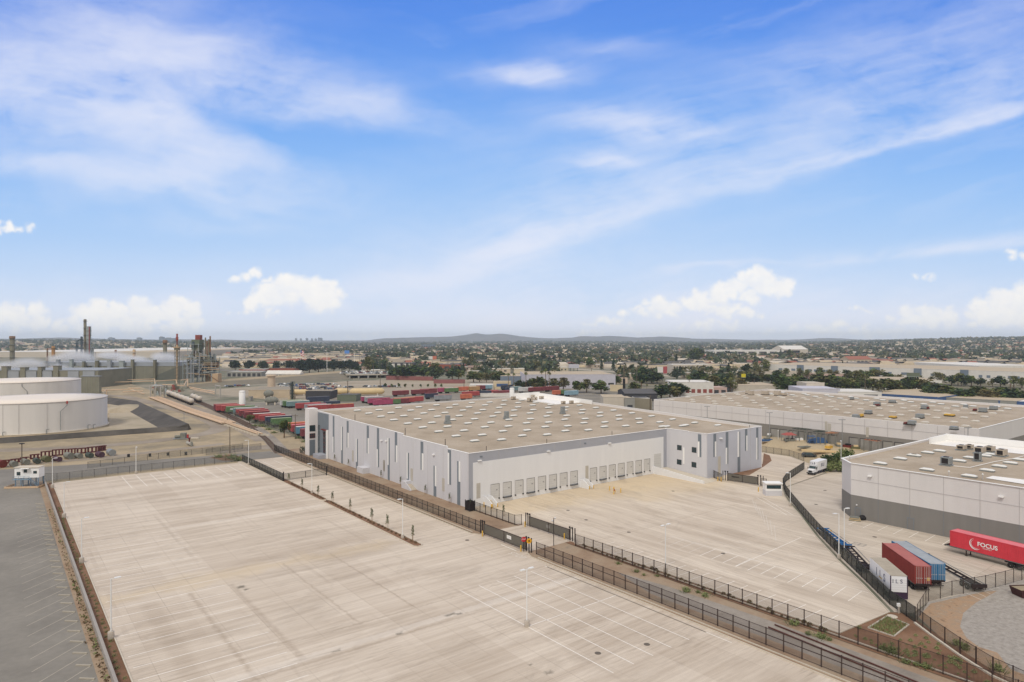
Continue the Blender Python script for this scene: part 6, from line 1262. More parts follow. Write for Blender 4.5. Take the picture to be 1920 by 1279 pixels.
def ytrailer(px, py, col, L_, label, ang=None, top=None, w=2.55, h=4.0, mark=False):
    key = (col, L_, top, mark); ang = PH if ang is None else ang
    if key in PR: dup(PR[key], (*P(px, py), 0), ang, label); return
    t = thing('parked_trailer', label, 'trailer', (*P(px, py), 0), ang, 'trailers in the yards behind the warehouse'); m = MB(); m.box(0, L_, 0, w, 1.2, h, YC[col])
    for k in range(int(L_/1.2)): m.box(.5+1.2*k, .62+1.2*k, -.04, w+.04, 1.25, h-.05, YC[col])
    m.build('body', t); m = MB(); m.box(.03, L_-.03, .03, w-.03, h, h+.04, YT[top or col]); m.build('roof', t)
    m = MB(); m.box(-.05, 0, .12, w/2-.04, 1.3, h-.15, YC[col]); m.box(-.05, 0, w/2+.04, w-.12, 1.3, h-.15, YC[col]); m.build('door', t)
    m = MB(); m.box(.2, L_-.4, .5, w-.5, .9, 1.2, frame_m); m.build('chassis', t)
    for x in (1.2, 2.5): m = MB(); m.tube((x, .05, .5), (x, w-.05, .5), .5, black_m, 10); m.build('wheel', t)
    for y in (.5, w-.5): m = MB(); m.box(L_*.76, L_*.76+.15, y-.08, y+.08, 0, 1.2, frame_m); m.build('landing_leg', t)
    if mark: m = MB(); m.box(L_*.12, L_*.42, -.06, -.04, 2.2, 3.2, YC['white']); m.build('logo_patch', t)
    PR[key] = t
rows = [
 ('in the row beside the railway', [(402, 772, 'maroon', 12, 'red'), (406, 774, 'red', 12, None), (416, 775, 'red', 12, None), (425, 777, 'green', 14.5, None), (439, 780, 'teal', 12, 'white'), (444, 782, 'red', 14, 'grey'), (450, 785, 'maroon', 14, 'red'), (459, 788, 'maroon', 12, 'red'), (476, 792, 'red', 13, 'white'), (487, 795, 'red', 12, None), (499, 798, 'navy', 12, 'grey'), (510, 802, 'green', 9, None)]),
 ('in front of the entrance tower', [(541, 811, 'orange', 12, None), (548, 815, 'red', 12, 'pink'), (556, 819, 'blue', 12, 'white'), (566, 824, 'maroon', 9, None)]),
 ('in the middle row beyond the paved yard', [(527, 764, 'white', 12, 'green'), (532, 765, 'green', 12, None), (539, 766, 'teal', 13, 'white'), (556, 770, 'red', 14, None), (573, 772, 'grey', 12, 'pink'), (579, 774, 'red', 13, 'white'), (577, 757, 'navy', 14, None), (610, 766, 'navy', 9, None), (625, 772, 'red', 12, 'tan')]),
 ('in the row just behind the big roof', [(679, 756, 'pink', 12, 'white'), (686, 757, 'grey', 12, 'white'), (692, 760, 'pink', 14, 'maroon'), (702, 763, 'pink', 12, 'maroon'), (717, 762, 'green', 12, 'red'), (728, 761, 'maroon', 14, 'red'), (740, 759, 'red', 14, 'tan'), (762, 757, 'red', 12, None)]),
 ('far behind the big roof', [(738, 744, 'maroon', 12, None), (773, 742, 'maroon', 14, None), (790, 740, 'maroon', 13, None), (799, 749, 'navy', 9, 'maroon'), (817, 753, 'grey', 12, 'maroon'), (823, 738, 'pink', 9, None), (836, 738, 'green', 11, 'white'), (853, 736, 'orange', 12, None), (881, 735, 'tan', 9, None), (896, 733, 'maroon', 7, None), (905, 732, 'skyblue', 9, None), (869, 746, 'red', 13, None), (901, 744, 'navy', 9, None), (915, 743, 'red', 9, None), (928, 744, 'maroon', 14, None), (866, 751, 'orange', 8, None), (960, 735, 'teal', 9, None), (975, 737, 'white', 12, None), (994, 737, 'maroon', 14, None), (1024, 735, 'maroon', 13, None), (1039, 743, 'orange', 6, None), (1052, 742, 'green', 5, None), (1062, 744, 'skyblue', 11, None), (942, 732, 'navy', 10, None), (950, 736, 'navy', 6, None)])]
ordw = ['first', 'second', 'third', 'fourth', 'fifth', 'sixth', 'seventh', 'eighth', 'ninth', 'tenth', 'eleventh', 'twelfth', 'thirteenth', 'fourteenth', 'fifteenth', 'sixteenth', 'seventeenth', 'eighteenth', 'nineteenth', 'twentieth', 'twenty first', 'twenty second', 'twenty third', 'twenty fourth', 'twenty fifth', 'twenty sixth']+['%s thirtieth' % w for w in ()]+['twenty seventh', 'twenty eighth', 'twenty ninth', 'thirtieth', 'thirty first', 'thirty second', 'thirty third', 'thirty fourth', 'thirty fifth', 'thirty sixth', 'thirty seventh', 'thirty eighth']
for desc, lst in rows:
    srt = sorted(range(len(lst)), key=lambda i: lst[i][0])
    for i, (px, py, c, L_, tp_) in enumerate(lst): ytrailer(px, py, c, L_, '%s trailer %s, %s from left' % (c, desc, ordw[srt.index(i)]), PH-R(4), tp_, mark=(c in ('green',) and L_ > 12))
# silos, sheds and vessels of the yard
def silo(px, py, r_, top, mat, label, hat=None):
    x, y = P(px, py); h = H-(top-CY)*y/F; t = thing('silo', label, 'silo', (x, y, 0)); m = MB(); m.lathe([(r_, 0), (r_, h-r_*.3), (r_*.8, h-.1), (r_*.2, h)] if not hat else [(r_, 0), (r_, h-1)], mat, 24); m.build('shell', t)
    if hat: m = MB(); m.lathe([(r_*1.35, 0), (r_*1.4, .3), (r_*1.2, 1.2), (r_*.3, 1.3)], mat, 24, (0, 0, h-1)); m.build('cap', t)
    else: m = MB(); m.lathe([(r_*1.03, 0), (r_*1.03, .3)], joint_m, 24, (0, 0, h*.9)); m.build('ring', t)
    return t
silo(454, 758, 1.85, 732.5, white_trim, 'upright white tank behind the first red trailers')
silo(509, 731, 3.0, 703, M('silo_tan', (190, 172, 152), .8, .05), 'tall tan silo with a flat cap behind the low sheds', True)
silo(960, 751, 1.6, 727, white_trim, 'narrow white tower rising at the back edge of the big roof')
SHM = {k: M('shed_'+k, c, .85, .08, .3) for k, c in dict(tan=(190, 174, 150), cream=(206, 190, 160), grey=(150, 148, 142), dark=(66, 66, 70), white=(214, 210, 204), brick=(150, 84, 66), green=(104, 112, 96), lav=(190, 188, 198), offw=(196, 186, 172), blue=(70, 96, 140), roofg=(148, 138, 122), roofd=(92, 90, 90), roofr=(150, 96, 80), bluegrey=(112, 124, 138), olive=(142, 142, 124), pink=(196, 168, 158), rooft=(182, 166, 142)).items()}
def building(px0, px1, pt, pb, wall, roof, label, depth=None, rot=0.0, wins=0, name='building', cat='building', gable=0, winm=None, pb1=None, winz=(.35, .75), door=0):
    (x0, y0), (x1, y1) = P(px0, pb), P(px1, pb if pb1 is None else pb1); Lb = math.hypot(x1-x0, y1-y0); h = (pb-pt)*y0/F; ang = math.atan2(y1-y0, x1-x0)+rot; D = depth or Lb*.6
    t = thing(name, label, cat, (x0, y0, 0), ang); w_ = SHM[wall]; r_ = SHM[roof]; m = MB(); m.box(0, Lb, 0, D, 0, h, w_)
    if gable: m.add([(0, 0, h), (0, D, h), (0, D/2, h+gable), (Lb, 0, h), (Lb, D, h), (Lb, D/2, h+gable)], [[0, 2, 1], [3, 4, 5]], w_)
    m.build('wall', t); m = MB()
    if gable: m.add([(-.3, -.4, h-.1), (Lb+.3, -.4, h-.1), (Lb+.3, D/2, h+gable+.1), (-.3, D/2, h+gable+.1), (-.3, D+.4, h-.1), (Lb+.3, D+.4, h-.1)], [[0, 1, 2, 3], [3, 2, 5, 4]], r_)
    else: m.box(.3, Lb-.3, .3, D-.3, h, h+.05, r_); m.box(-.1, Lb+.1, -.1, .25, h-.1, h+.3, w_)
    m.build('roof', t)
    for k in range(wins): xx = Lb*(k+.5)/wins; ww = Lb/wins*.32; m = MB(); m.box(xx-ww, xx+ww, -.06, 0, h*winz[0], h*winz[1], winm or SHM['dark']); m.build('window', t)
    for k in range(door): xx = Lb*(k+.5)/door; m = MB(); m.box(xx-1.5, xx+1.5, -.08, 0, 0, h*.5, SHM['dark']); m.build('door', t)
    return t
building(466, 540, 732, 746, 'tan', 'roofg', 'low tan industrial shed with a grey roof behind the green trailer', 34, .12, 0)
building(505, 540, 728, 735, 'tan', 'roofg', 'long low tan shed right behind the tan silo', 20)
building(573, 620, 734, 748.5, 'dark', 'roofg', 'dark open sided shed with a pale flat roof behind the middle trailers', 18, 0, 5, winz=(.1, .8))
building(632, 668, 741, 753, 'green', 'roofd', 'grey green screened box in front of the big tan vessel', 14)
building(466, 470, 744, 752, 'grey', 'roofg', 'small grey hut in front of the low tan shed', 4)
def vessel(px, py, L_, r_, z, ang, mat, label, name='pressure_vessel'):
    t = thing(name, label, 'tank', (*P(px, py), 0), ang); m = MB(); m.lathe([(.2, 0), (r_*.6, .25*r_), (r_, r_), (r_, L_-r_), (r_*.6, L_-.25*r_), (.2, L_)], mat, 22, (0, 0, z), 'x'); m.build('shell', t)
    for x in (L_*.2, L_*.8): m = MB(); m.box(x-.4, x+.4, -r_*.8, r_*.8, 0, z-r_*.6, curb_m); m.build('saddle', t)
vt = M('vessel_tan', (206, 184, 142), .6, .08, .2)
vessel(655, 742, 25, 2.3, 3.0, R(8), vt, 'very long tan horizontal pressure vessel behind the trailers'); vessel(626, 741, 11, 2.2, 2.8, R(10), vt, 'short tan pressure vessel left of the very long one'); vessel(541, 742, 14, 1.9, 2.6, R(4), vt, 'tan horizontal vessel beside the dark steel tower')
vessel(496, 759, 8.5, 2.1, 2.8, R(2), cm['grey'], 'grey dusty horizontal tank near the white upright tank'); vessel(494, 747, 7, 2.6, 3.2, R(2), cm['grey'], 'round grey tank in front of the low tan shed')
def steel_tower(px, pb, pt, w, label, mat, n=6, name='steel_tower'):
    x, y = P(px, pb); h = H-(pt-CY)*y/F; t = thing(name, label, 'tower', (x, y, 0), .3)
    for sx in (-1, 1):
        for sy in (-1, 1): m = MB(); m.box(sx*w-.12, sx*w+.12, sy*w-.12, sy*w+.12, 0, h, mat); m.build('leg', t)
    m = MB()
    for k in range(n): z = h*(k+1)/n; m.box(-w, w, -w, w, z-.12, z, mat); [m.bar((-w, s*w, z-h/n), (w, s*w, z), .1, .1, mat) for s in (-1, 1)]
    m.build('platforms', t); m = MB(); m.lathe([(w*.6, 0), (w*.6, h*.9), (w*.3, h*1.02)], mat, 12); m.build('column', t); return t
steel_tower(548, 749, 716, 1.2, 'dark slim steel tower between the tan vessels and the shed', cm['dark green'])
building(540, 550, 741, 749, 'tan', 'roofg', 'small tan equipment hut at the foot of the dark steel tower', 5)
# cars on the far lots
n_ = 0; c0 = car('parked car on the pale lot behind the sheds', P(527, 722), .3, CARM[0], group='cars on the pale lots beyond the trailers'); cars = [c0]
for cmi in (1, 2, 3, 4, 5): cars.append(car('parked car on the pale lot behind the sheds', P(520+cmi*9, 724+cmi*.6), .5, CARM[cmi], group='cars on the pale lots beyond the trailers'))
spots = [(524+8*i+rng.uniform(-2, 2), 722+rng.uniform(-1, 1)) for i in range(14)]+[(540+9*i+rng.uniform(-3, 3), 727+rng.uniform(-1.5, 1.5)) for i in range(14)]+[(560+10*i+rng.uniform(-3, 3), 731+rng.uniform(-1, 1)) for i in range(8)]+[(685+9*i, 726+rng.uniform(-.5, .5)) for i in range(8)]+[(425+8*i, 726+rng.uniform(-4, 3)) for i in range(6)]
CN = ['dark grey', 'white', 'silver', 'black', 'blue', 'maroon']
for i, c in enumerate(cars): c['label'] = CN[i]+' car at the back left of the pale lot beside the tan silo'
for i, p in enumerate(spots): dup(cars[i % 6], (*P(*p), 0), rng.uniform(0, 3), CN[i % 6]+' car on the pale lot, %s' % ('in the back row, %s from the left' % ordw[i] if i < 14 else 'in the middle row, %s from the left' % ordw[i-14] if i < 28 else 'in the front row, %s from the left' % ordw[i-28] if i < 36 else 'behind the long tan vessel, %s from the left' % ordw[i-36] if i < 44 else 'left of the tan silo, %s from the left' % ordw[i-44]))
wl2 = [(640+7.5*i+rng.uniform(-1, 1), 700.5+rng.uniform(-1.2, 1)) for i in range(18)]+[(650+8*i, 698) for i in range(12)]
for i, p in enumerate(wl2): x, y = P(*p, 3.5); dup(cars[(1, 2, 1, 0, 1, 5)[i % 6]], (x, y, 3.5) if False else (x, y, 3.4), rng.uniform(0, 3), CN[(1, 2, 1, 0, 1, 5)[i % 6]]+' car on the raised lot behind the underpass, %s, %s from the left' % (('front row', ordw[i]) if i < 18 else ('back row', ordw[i-18])), 'cars on the raised lot behind the underpass')

# ================================================================= refinery
ol = M('weathered_olive_panel', (128, 126, 112), .85, .12, .12); gb = M('pale_grey_cladding', (150, 155, 162), .8, .08, .15); olc = M('olive_column', (116, 112, 96), .85, .2, .2); rb = M('refinery_brown', (124, 96, 76), .85, .2, .3); rdk = M('refinery_dark_blue', (60, 74, 84), .7, .15, .3); rsteel = M('refinery_steel', (152, 160, 160), .7, .15, .2); rred = M('refinery_red', (140, 74, 66), .8, .2, .3); rtan = M('refinery_tan', (184, 158, 128), .8, .1, .3)
def zat(py, Y): return H-(py-CY)*Y/F
def rbox(name, label, cat, px0, px1, pt, Y, depth, mat, pb=None, roof=None, z0=0):
    x0, x1 = (px0-CX)/F*Y, (px1-CX)/F*Y; zt = zat(pt, Y); z0 = zat(pb, Y) if pb else z0
    t = thing(name, label, cat, (x0, Y, 0)); m = MB(); m.box(0, x1-x0, 0, depth, z0, zt, mat); m.build('wall', t); m = MB(); m.box(-.3, x1-x0+.3, -.3, depth, zt, zt+.5, roof or gb); m.build('roof', t); return t
t = rbox('process_hall', 'long olive clad refinery hall with a pale band along its top', 'industrial building', 184, 331, 686.5, 671, 60, ol)
m = MB(); Ls = (331-184)/F*671; m.box(-60, Ls, 1, 58, 13.9, 17.6, gb); m.build('upper_band', t)
for k in range(9): m = MB(); m.box(4+k*8.6, 4.5+k*8.6, -.15, 0, .5, 13.5, SHM['olive']); m.build('rib', t)
m = MB(); m.add([(Ls*.62, -.2, .3), (Ls, -.2, .3), (Ls, -.2, 12.8)], [[0, 1, 2]], rsteel if False else M('dark_triangle', (104, 106, 98), .85, .15, .1)); m.build('dark_triangle', t)  # darker triangle across the right end of the wall
t = rbox('process_hall', 'grey and olive refinery hall with steaming stacks behind the white tanks', 'industrial building', -40, 184, 695, 560, 50, ol)
for x0, x1 in ((15, 36), (48, 69), (80, 98), (128, 148), (156, 178)): m = MB(); a, b = ((x0+40)/F*560, (x1+40)/F*560); m.box(a, b, -.6, 0, zat(709, 560), zat(696, 560), gb); m.build('cladding_panel', t)
t = rbox('blast_wall', 'tall olive panel wall standing just right of the rear white tank', 'wall', 152, 186, 706, 500, 3, ol)
for k in range(4): m = MB(); m.box(.5+k*3.6, .8+k*3.6, -.15, 0, 0, 12, SHM['olive']); m.build('rib', t)
for i, (x0, x1, pt) in enumerate(((1, 14, 688), (36, 48, 690), (69, 79, 689), (98, 110, 687))):
    t = rbox('cooling_stack', 'square olive stack above the grey refinery hall, %s from the left' % ordw[i], 'stack', x0+1.5, x1-1.5, pt, 558.5, 5, ol, roof=olc); t['group'] = 'square olive stacks'
for i, (x0, x1) in enumerate(((79, 86), (104, 111), (129, 136), (153, 158), (177, 184), (200, 208), (222, 232), (244, 250), (286, 292))):
    t = rbox('roof_vent', 'small dark vent tower on the pale band of the refinery hall, %s from the left' % ordw[i], 'vent', x0+1, x1-1, 676.5+rng.uniform(-2, 2), 668, 3, (olc, gb, rsteel, ol)[i % 4], roof=rsteel); t['group'] = 'vent towers on the refinery hall'
def column(px0, px1, pt, Y, mat, label, z0=0, rings=5, cap=None, ring=.35):
    r_ = (px1-px0)/2/F*Y; x = ((px0+px1)/2-CX)/F*Y; zt = zat(pt, Y); t = thing('refinery_column', label, 'column', (x, Y, 0)); m = MB(); m.lathe([(r_, z0), (r_, zt-.5), (r_*.6, zt)], mat, 16); m.build('shell', t)
    for k in range(rings): z = z0+(zt-z0)*(k+1)/(rings+.3); m = MB(); m.lathe([(r_, z), (r_*(1+ring)+.3, z), (r_*(1+ring)+.3, z+.25), (r_, z+.3)], rsteel if k % 2 else olc, 14); m.build('platform', t)
    if cap: m = MB(); m.lathe([(r_*1.2, zt-3), (r_*1.2, zt+.4), (r_*.3, zt+.6)], cap, 14); m.build('cap', t)
    return t
column(19, 27, 631, 900, olc, 'tall round olive column alone at the far left skyline', cap=rb)
t = column(157, 162, 598.5, 900, olc, 'tallest refinery column with a red sided lattice beside it', rings=7, ring=.5)
m = MB(); k_ = 900/F; m.box(2.4, 6.5, -1.5, 3, 6, zat(612, 900), rsteel); [m.box(2.2, 6.9, -1.8, 3.2, z, z+.5, olc) for z in range(10, 58, 6)]; m.build('stair_tower', t); m = MB(); m.box(6.2, 7.2, -2, -1, 20, zat(612.5, 900), rred); m.build('red_riser', t)
column(142, 145.5, 642, 895, rdk, 'shorter dark blue column left of the tallest refinery column', 8, 2); column(151, 155, 631, 892, rdk, 'taller dark blue column hugging the tallest refinery column', 8, 3)
m = MB(); t = thing('overhead_pipe', 'dark curved pipe joining the two dark blue columns', 'pipe', (0, 0, 0)); z = zat(640, 893); m.path([((143.7-CX)*.7144, 893, z), ((153-CX)*.7144, 893, z+3)], .7, rdk, 8); m.build('pipe', t)
column(163, 171, 655, 905, olc, 'broad olive vessel at the foot of the tallest refinery column', 0, 3); column(172, 176, 650, 905, rsteel, 'pale slim vessel right of the tallest refinery column', 0, 3)
column(87.5, 90, 653, 850, rb, 'thin brown stack in the steam at the far left', 0, 2); column(97, 103, 649, 850, M('rust_orange_stack', (158, 118, 74), .8, .2, .3), 'rust orange stack in the steam', 0, 3)
column(306, 313, 638.5, 800, olc, 'brown grey chimney left of the flare tower', 0, 3, rb)
column(249, 254, 655, 740, rtan, 'short tan stack over the refinery hall roof', 0, 2); column(215, 219, 656, 740, rb, 'short brown stack over the refinery hall roof', 0, 2)
# flare tower
Yf = 592; x = (332-CX)/F*Yf; t = thing('flare_tower', 'tall lattice flare tower with a rusty red tip in front of the refinery', 'tower', (x, Yf, 0)); hz = zat(651, Yf)
for sx in (-1.3, 1.3):
    for sy in (-1.3, 1.3): m = MB(); m.box(sx-.16, sx+.16, sy-.16, sy+.16, 0, hz, olc); m.build('leg', t)
m = MB(); m.lathe([(.85, 0), (.85, hz+2)], rtan, 12); m.build('riser', t); m = MB(); [m.box(-1.5, 1.5, -1.5, 1.5, z, z+.25, olc) for z in np.arange(3, hz, 3.2)]; [m.bar((-1.3, -1.35, z), (1.3, -1.35, z+3.2), .14, .14, olc) for z in np.arange(0, hz-3, 3.2)]; m.build('bracing', t)
m = MB(); m.box(-3.0, 2.6, -2, 2, hz-.6, hz+.3, rtan); m.box(-1.9, 1.9, -1.6, 1.6, hz-2.6, hz-.6, olc); m.build('top_platform', t); m = MB(); m.lathe([(.5, hz), (.5, hz+5), (.9, hz+5.2), (1.1, hz+9), (.7, hz+9.2), (.8, zat(626, Yf))], rred, 12); m.build('tip', t)
# process structure
Yp = 618; k_ = Yp/F; X0p = (343-CX)*k_; t = thing('process_structure', 'pale steel process structure with open floors, pipes and a red box on top', 'process plant', (X0p, Yp, 0))
def pxz(px, py): return (px-343)*k_, zat(py, Yp)
for px in (343, 352, 362, 372, 384, 396):
    for y in (0, 9, 18):
        top = 645 if px in (352, 362, 372) else (670 if px > 372 else 665); x, z = pxz(px, top); m = MB(); m.box(x-.22, x+.22, y-.22, y+.22, 0, z, rsteel); m.build('steel_post', t)
for py, a, b in ((700, 343, 396), (692, 343, 396), (684, 343, 396), (675, 343, 396), (669, 343, 384), (658, 352, 373), (646, 352, 373)):
    x0, z = pxz(a, py); x1, _ = pxz(b, py); m = MB(); m.box(x0, x1, 0, 18, z-.25, z, rsteel); [m.bar((x0, y, z+1), (x1, y, z+1), .1, .1, rsteel) for y in (-.1, 18)]; m.build('floor', t)
for i in range(60):
    px = rng.uniform(345, 394); py = rng.uniform(650 if 352 < px < 372 else 674, 712); x, z = pxz(px, py); r_ = rng.uniform(.6, 1.9); hh = rng.uniform(2, 7); m = MB(); m.lathe([(r_, 0), (r_, hh), (r_*.4, hh+.6)], rng.choice([olc, rb, rsteel, rdk, ol, gb]), 10, (x, rng.uniform(1, 16), max(0, z))); m.build('vessel', t)
for i in range(34): x, z = pxz(rng.uniform(344, 390), rng.uniform(660, 705)); L_ = rng.uniform(3, 14); m = MB(); m.tube((x, -.6, z), (x+L_, -.6, z), .3, rng.choice([rsteel, rtan, olc]), 6); m.build('pipe', t)
for i in range(8): x, z = pxz(rng.uniform(346, 392), 712); zt = pxz(0, rng.uniform(660, 690))[1]; m = MB(); m.tube((x, -.8, 0), (x, -.8, zt), .3, rng.choice([rsteel, gb, olc]), 6); m.build('pipe', t)
x0, z0 = pxz(362, 637); x1, z1 = pxz(371, 628); m = MB(); m.box(x0, x1, 4, 9, z0, z1, rred); m.build('top_drum', t); m = MB(); x0, z0 = pxz(356, 656); x1, z1 = pxz(371, 637); m.box(x0, x1, 3, 12, z0, z1, SHM['green']); m.build('enclosure', t)
m = MB(); m.bar((*pxz(372, 700)[:1], -.5, pxz(0, 700)[1]), (pxz(381, 0)[0], -.5, pxz(0, 686)[1]), .5, .5, gb); m.build('stair', t)
for i, (a, b, pt) in enumerate(((384, 386.5, 633), (387, 389.5, 639), (390, 392.6, 636), (392.8, 395.4, 630))): column(a, b, pt, 622, rb if i % 2 else olc, 'slim brown column at the right of the process structure, %s of four' % ordw[i], 0, 3)
m = MB(); t = thing('equipment_house', 'plain tan block house at the right foot of the process structure', 'building', ((398-CX)/F*600, 600, 0)); m.box(0, 5, 0, 8, 0, 9.6, rtan); m.build('wall', t); m = MB(); m.bar((-4, -.3, 9), (6, -.3, 2.5), .4, .5, rb); m.build('stair', t)
# pipe racks and equipment in front
def pipes(lst, label, mat, r_=.35, sup=True):
    t = thing('pipe_rack', label, 'pipe rack'); 
    for pts in lst: m = MB(); m.path([(*P(px, py), z) for px, py, z in pts], r_, mat, 7); m.build('pipe', t)
    if sup:
        for pts in lst[:1]:
            for px, py, z in pts: x, y = P(px, py); m = MB(); m.box(x-.2, x+.2, y-.2, y+.2, 0, z, curb_m); m.build('support', t)
pipes([[(190, 722, 4), (285, 719, 4), (290, 719, 4), (290, 721, .5)], [(186, 724, 3), (288, 721, 3)]], 'long pale pipes on supports in front of the olive hall', pipe_tan)
pipes([[(195, 745, 4), (200, 742, 4.5), (200, 742, .5)], [(190, 738, 2.4), (245, 736, 2.4), (270, 741, 1)], [(230, 740, 2), (268, 738, 2)], [(240, 735, 3), (262, 736, 3)]], 'cluster of tan and yellow pipes beside the olive panel wall', pipe_tan)
pipes([[(292, 726, 5), (330, 723, 5), (332, 726, 3)], [(305, 728, 3), (345, 730, 3), (350, 724, 5)], [(340, 726, 6), (352, 724, 6), (352, 727, 1)], [(355, 733, 3), (404, 743, 3)], [(357, 734, 2.2), (402, 744, 2.2)]], 'tan pipes winding around the foot of the flare tower', pipe_tan, .4)
pipes([[(404, 744, .3), (404, 744, 8), (413, 746, 8), (413, 746, .3)]], 'tall pale goalpost shaped pipe loop beside the grey dirt yard', pipe_grey, .45, False)
t = thing('steel_frame_house', 'pale open framed box structure at the end of the tan pipes', 'structure', (*P(282, 747), 0)); 
for x in (0, 3.5, 7): m = MB(); m.box(x-.3, x+.3, -.3, .3, 0, 8.2, pipe_grey); m.build('post', t); m = MB(); m.box(x-.3, x+.3, 4.7, 5.3, 0, 8.2, pipe_grey); m.build('post', t)
m = MB(); m.box(-.4, 7.4, -.4, 5.4, 8.2, 8.7, pipe_grey); m.build('top', t)
for i in range(16):
    px, py = rng.uniform(288, 350), rng.uniform(728, 742); t = thing('plant_equipment', 'small grey or rusty plant unit in the clutter left of the tank cars', 'equipment', (*P(px, py), 0), rng.uniform(0, 3), 'plant units near the tank cars'); m = MB(); w_ = rng.uniform(1, 3); h_ = rng.uniform(1.5, 5); c = rng.choice([rsteel, cm['grey'], rred, rtan, olc, ol]); m.box(-w_, w_, -1, 1, .2, h_*.6, c); m.lathe([(w_*.4, h_*.6), (w_*.4, h_), (w_*.2, h_+.3)], c, 8); m.build('body', t); m = MB(); m.box(-w_-.3, w_+.3, -1.2, 1.2, 0, .2, curb_m); m.build('skid', t)
# steam
stm = bpy.data.materials.new('steam'); stm.use_nodes = True; nt2 = stm.node_tree; nt2.nodes.clear(); pv = N(nt2, 'ShaderNodeVolumePrincipled'); pv.inputs['Color'].default_value = (.95, .95, .96, 1); pv.inputs['Anisotropy'].default_value = .2
tc = N(nt2, 'ShaderNodeTexCoord'); nn = N(nt2, 'ShaderNodeTexNoise'); nn.inputs['Scale'].default_value = .085; nn.inputs['Detail'].default_value = 3; L(nt2, tc.outputs['Object'], nn.inputs['Vector'])
gr = N(nt2, 'ShaderNodeTexGradient', gradient_type='SPHERICAL'); mp = N(nt2, 'ShaderNodeMapping'); mp.inputs[1].default_value = (-1, -1, -1); mp.inputs[3].default_value = (2, 2, 2); L(nt2, tc.outputs['Generated'], mp.inputs[0]); L(nt2, mp.outputs[0], gr.inputs[0])
dd = mth(nt2, 'MULTIPLY', mth(nt2, 'MULTIPLY', mth(nt2, 'SUBTRACT', nn.outputs[0], .46, clamp=True), gr.outputs[1]), 4.5); L(nt2, dd, pv.inputs['Density']); ou = N(nt2, 'ShaderNodeOutputMaterial'); L(nt2, pv.outputs[0], ou.inputs['Volume'])
for i, (px, py, rx, rz, Y) in enumerate(((150, 666, 34, 10, 720), (215, 665, 30, 6, 720), (115, 672, 22, 7, 720), (250, 672, 34, 6, 715), (312, 668, 26, 8, 715), (60, 680, 34, 9, 640), (20, 686, 26, 9, 640), (118, 690, 18, 8, 620))):
    m = MB(); n = 10; prof = [(max(.02, math.sin(math.pi*k/n)), -math.cos(math.pi*k/n)) for k in range(n+1)]; m.lathe(prof, stm, 16); o = m.build('steam', None, ((px-CX)/F*Y, Y, zat(py, Y))); o.scale = (rx/F*Y*1.2, 14, rz/F*Y*1.6); tag(o, kind='stuff')
# far refinery sheds
building(-60, 178, 660, 670, 'offw', 'white', 'wide pale roofed hall behind the steam at the left edge', 900, name='far_hall'); building(180, 300, 660, 671, 'offw', 'rooft', 'long pale roofed hall behind the refinery steam', 700, name='far_hall')
# ================================================================= channel, underpass, lots beyond
bank = ground_mat('channel_bank', [(164, 148, 120), (178, 160, 132), (150, 140, 120)], .03); bank2 = ground_mat('grey_channel_slope', [(124, 116, 100), (136, 128, 112), (116, 110, 96)], .04)  # the slope below the bank is a darker grey
def patch(pts, mat, name='ground_patch', z=0.0): m = MB(); m.poly([(*P(px, py, zz), zz) for px, py, zz in pts], mat); o = m.build(name, None, (0, 0, z)); o['kind'] = 'structure'; return o
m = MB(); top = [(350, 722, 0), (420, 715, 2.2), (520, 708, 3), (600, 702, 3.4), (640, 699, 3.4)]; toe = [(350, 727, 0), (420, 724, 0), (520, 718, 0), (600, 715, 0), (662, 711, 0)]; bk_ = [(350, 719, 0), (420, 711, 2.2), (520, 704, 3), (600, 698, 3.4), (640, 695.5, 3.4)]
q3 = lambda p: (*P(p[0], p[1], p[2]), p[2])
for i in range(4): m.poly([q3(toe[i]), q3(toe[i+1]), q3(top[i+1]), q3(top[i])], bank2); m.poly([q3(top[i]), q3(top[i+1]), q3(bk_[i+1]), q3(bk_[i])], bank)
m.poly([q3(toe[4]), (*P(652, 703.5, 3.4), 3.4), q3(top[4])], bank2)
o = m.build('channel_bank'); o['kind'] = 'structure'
t = thing('overpass', 'low concrete road bridge with a dark underpass beneath it', 'bridge'); xa, ya = P(648, 703.5, 3.4); xb_, yb2 = P(725, 702.5, 3.4)
m = MB(); m.hexa([(xa, ya), (xb_, yb2), (xb_+8, yb2+120), (xa-10, ya+120)], 2.7, 3.4, SHM['grey']); m.build('deck', t); m = MB(); m.bar((xa, ya, 3.7), (xb_, yb2, 3.7), .4, .9, SHM['offw']); m.build('parapet', t)
for px in (655, 672, 690, 707, 722): x, y = P(px, 711.5-(px-655)*.05); m = MB(); m.box(x-.6, x+.6, y, y+3, 0, 2.8, SHM['grey']); m.build('pier', t)
m = MB(); x0, y0 = P(650, 708); x1, y1 = P(724, 706); m.hexa([(x0, y0+12), (x1, y1+12), (x1, y1+13), (x0, y0+13)], 0, 2.7, SHM['dark']); m.build('underpass_shade_sheet', t)  # dark sheet across the opening, its colour standing in for shade under the deck
def wallseg(p, q, h, mat, label, th=.4): (x0, y0), (x1, y1) = P(*p), P(*q); m = MB(); m.bar((0, 0, h/2), (x1-x0, y1-y0, h/2), th, h, mat); o = m.build('boundary_wall', None, (x0, y0, 0)); tag(o, label, 'wall')
wallseg((724, 712), (812, 714), 4.0, SHM['brick'] if False else M('red_block_wall', (134, 88, 86), .9, .1, .2), 'long dull red block wall beside the underpass'); wallseg((813, 719), (872, 719), 3.6, M('red_block_wall', (140, 92, 92), .9, .1, .2), 'nearer dull red wall right of the underpass wall')
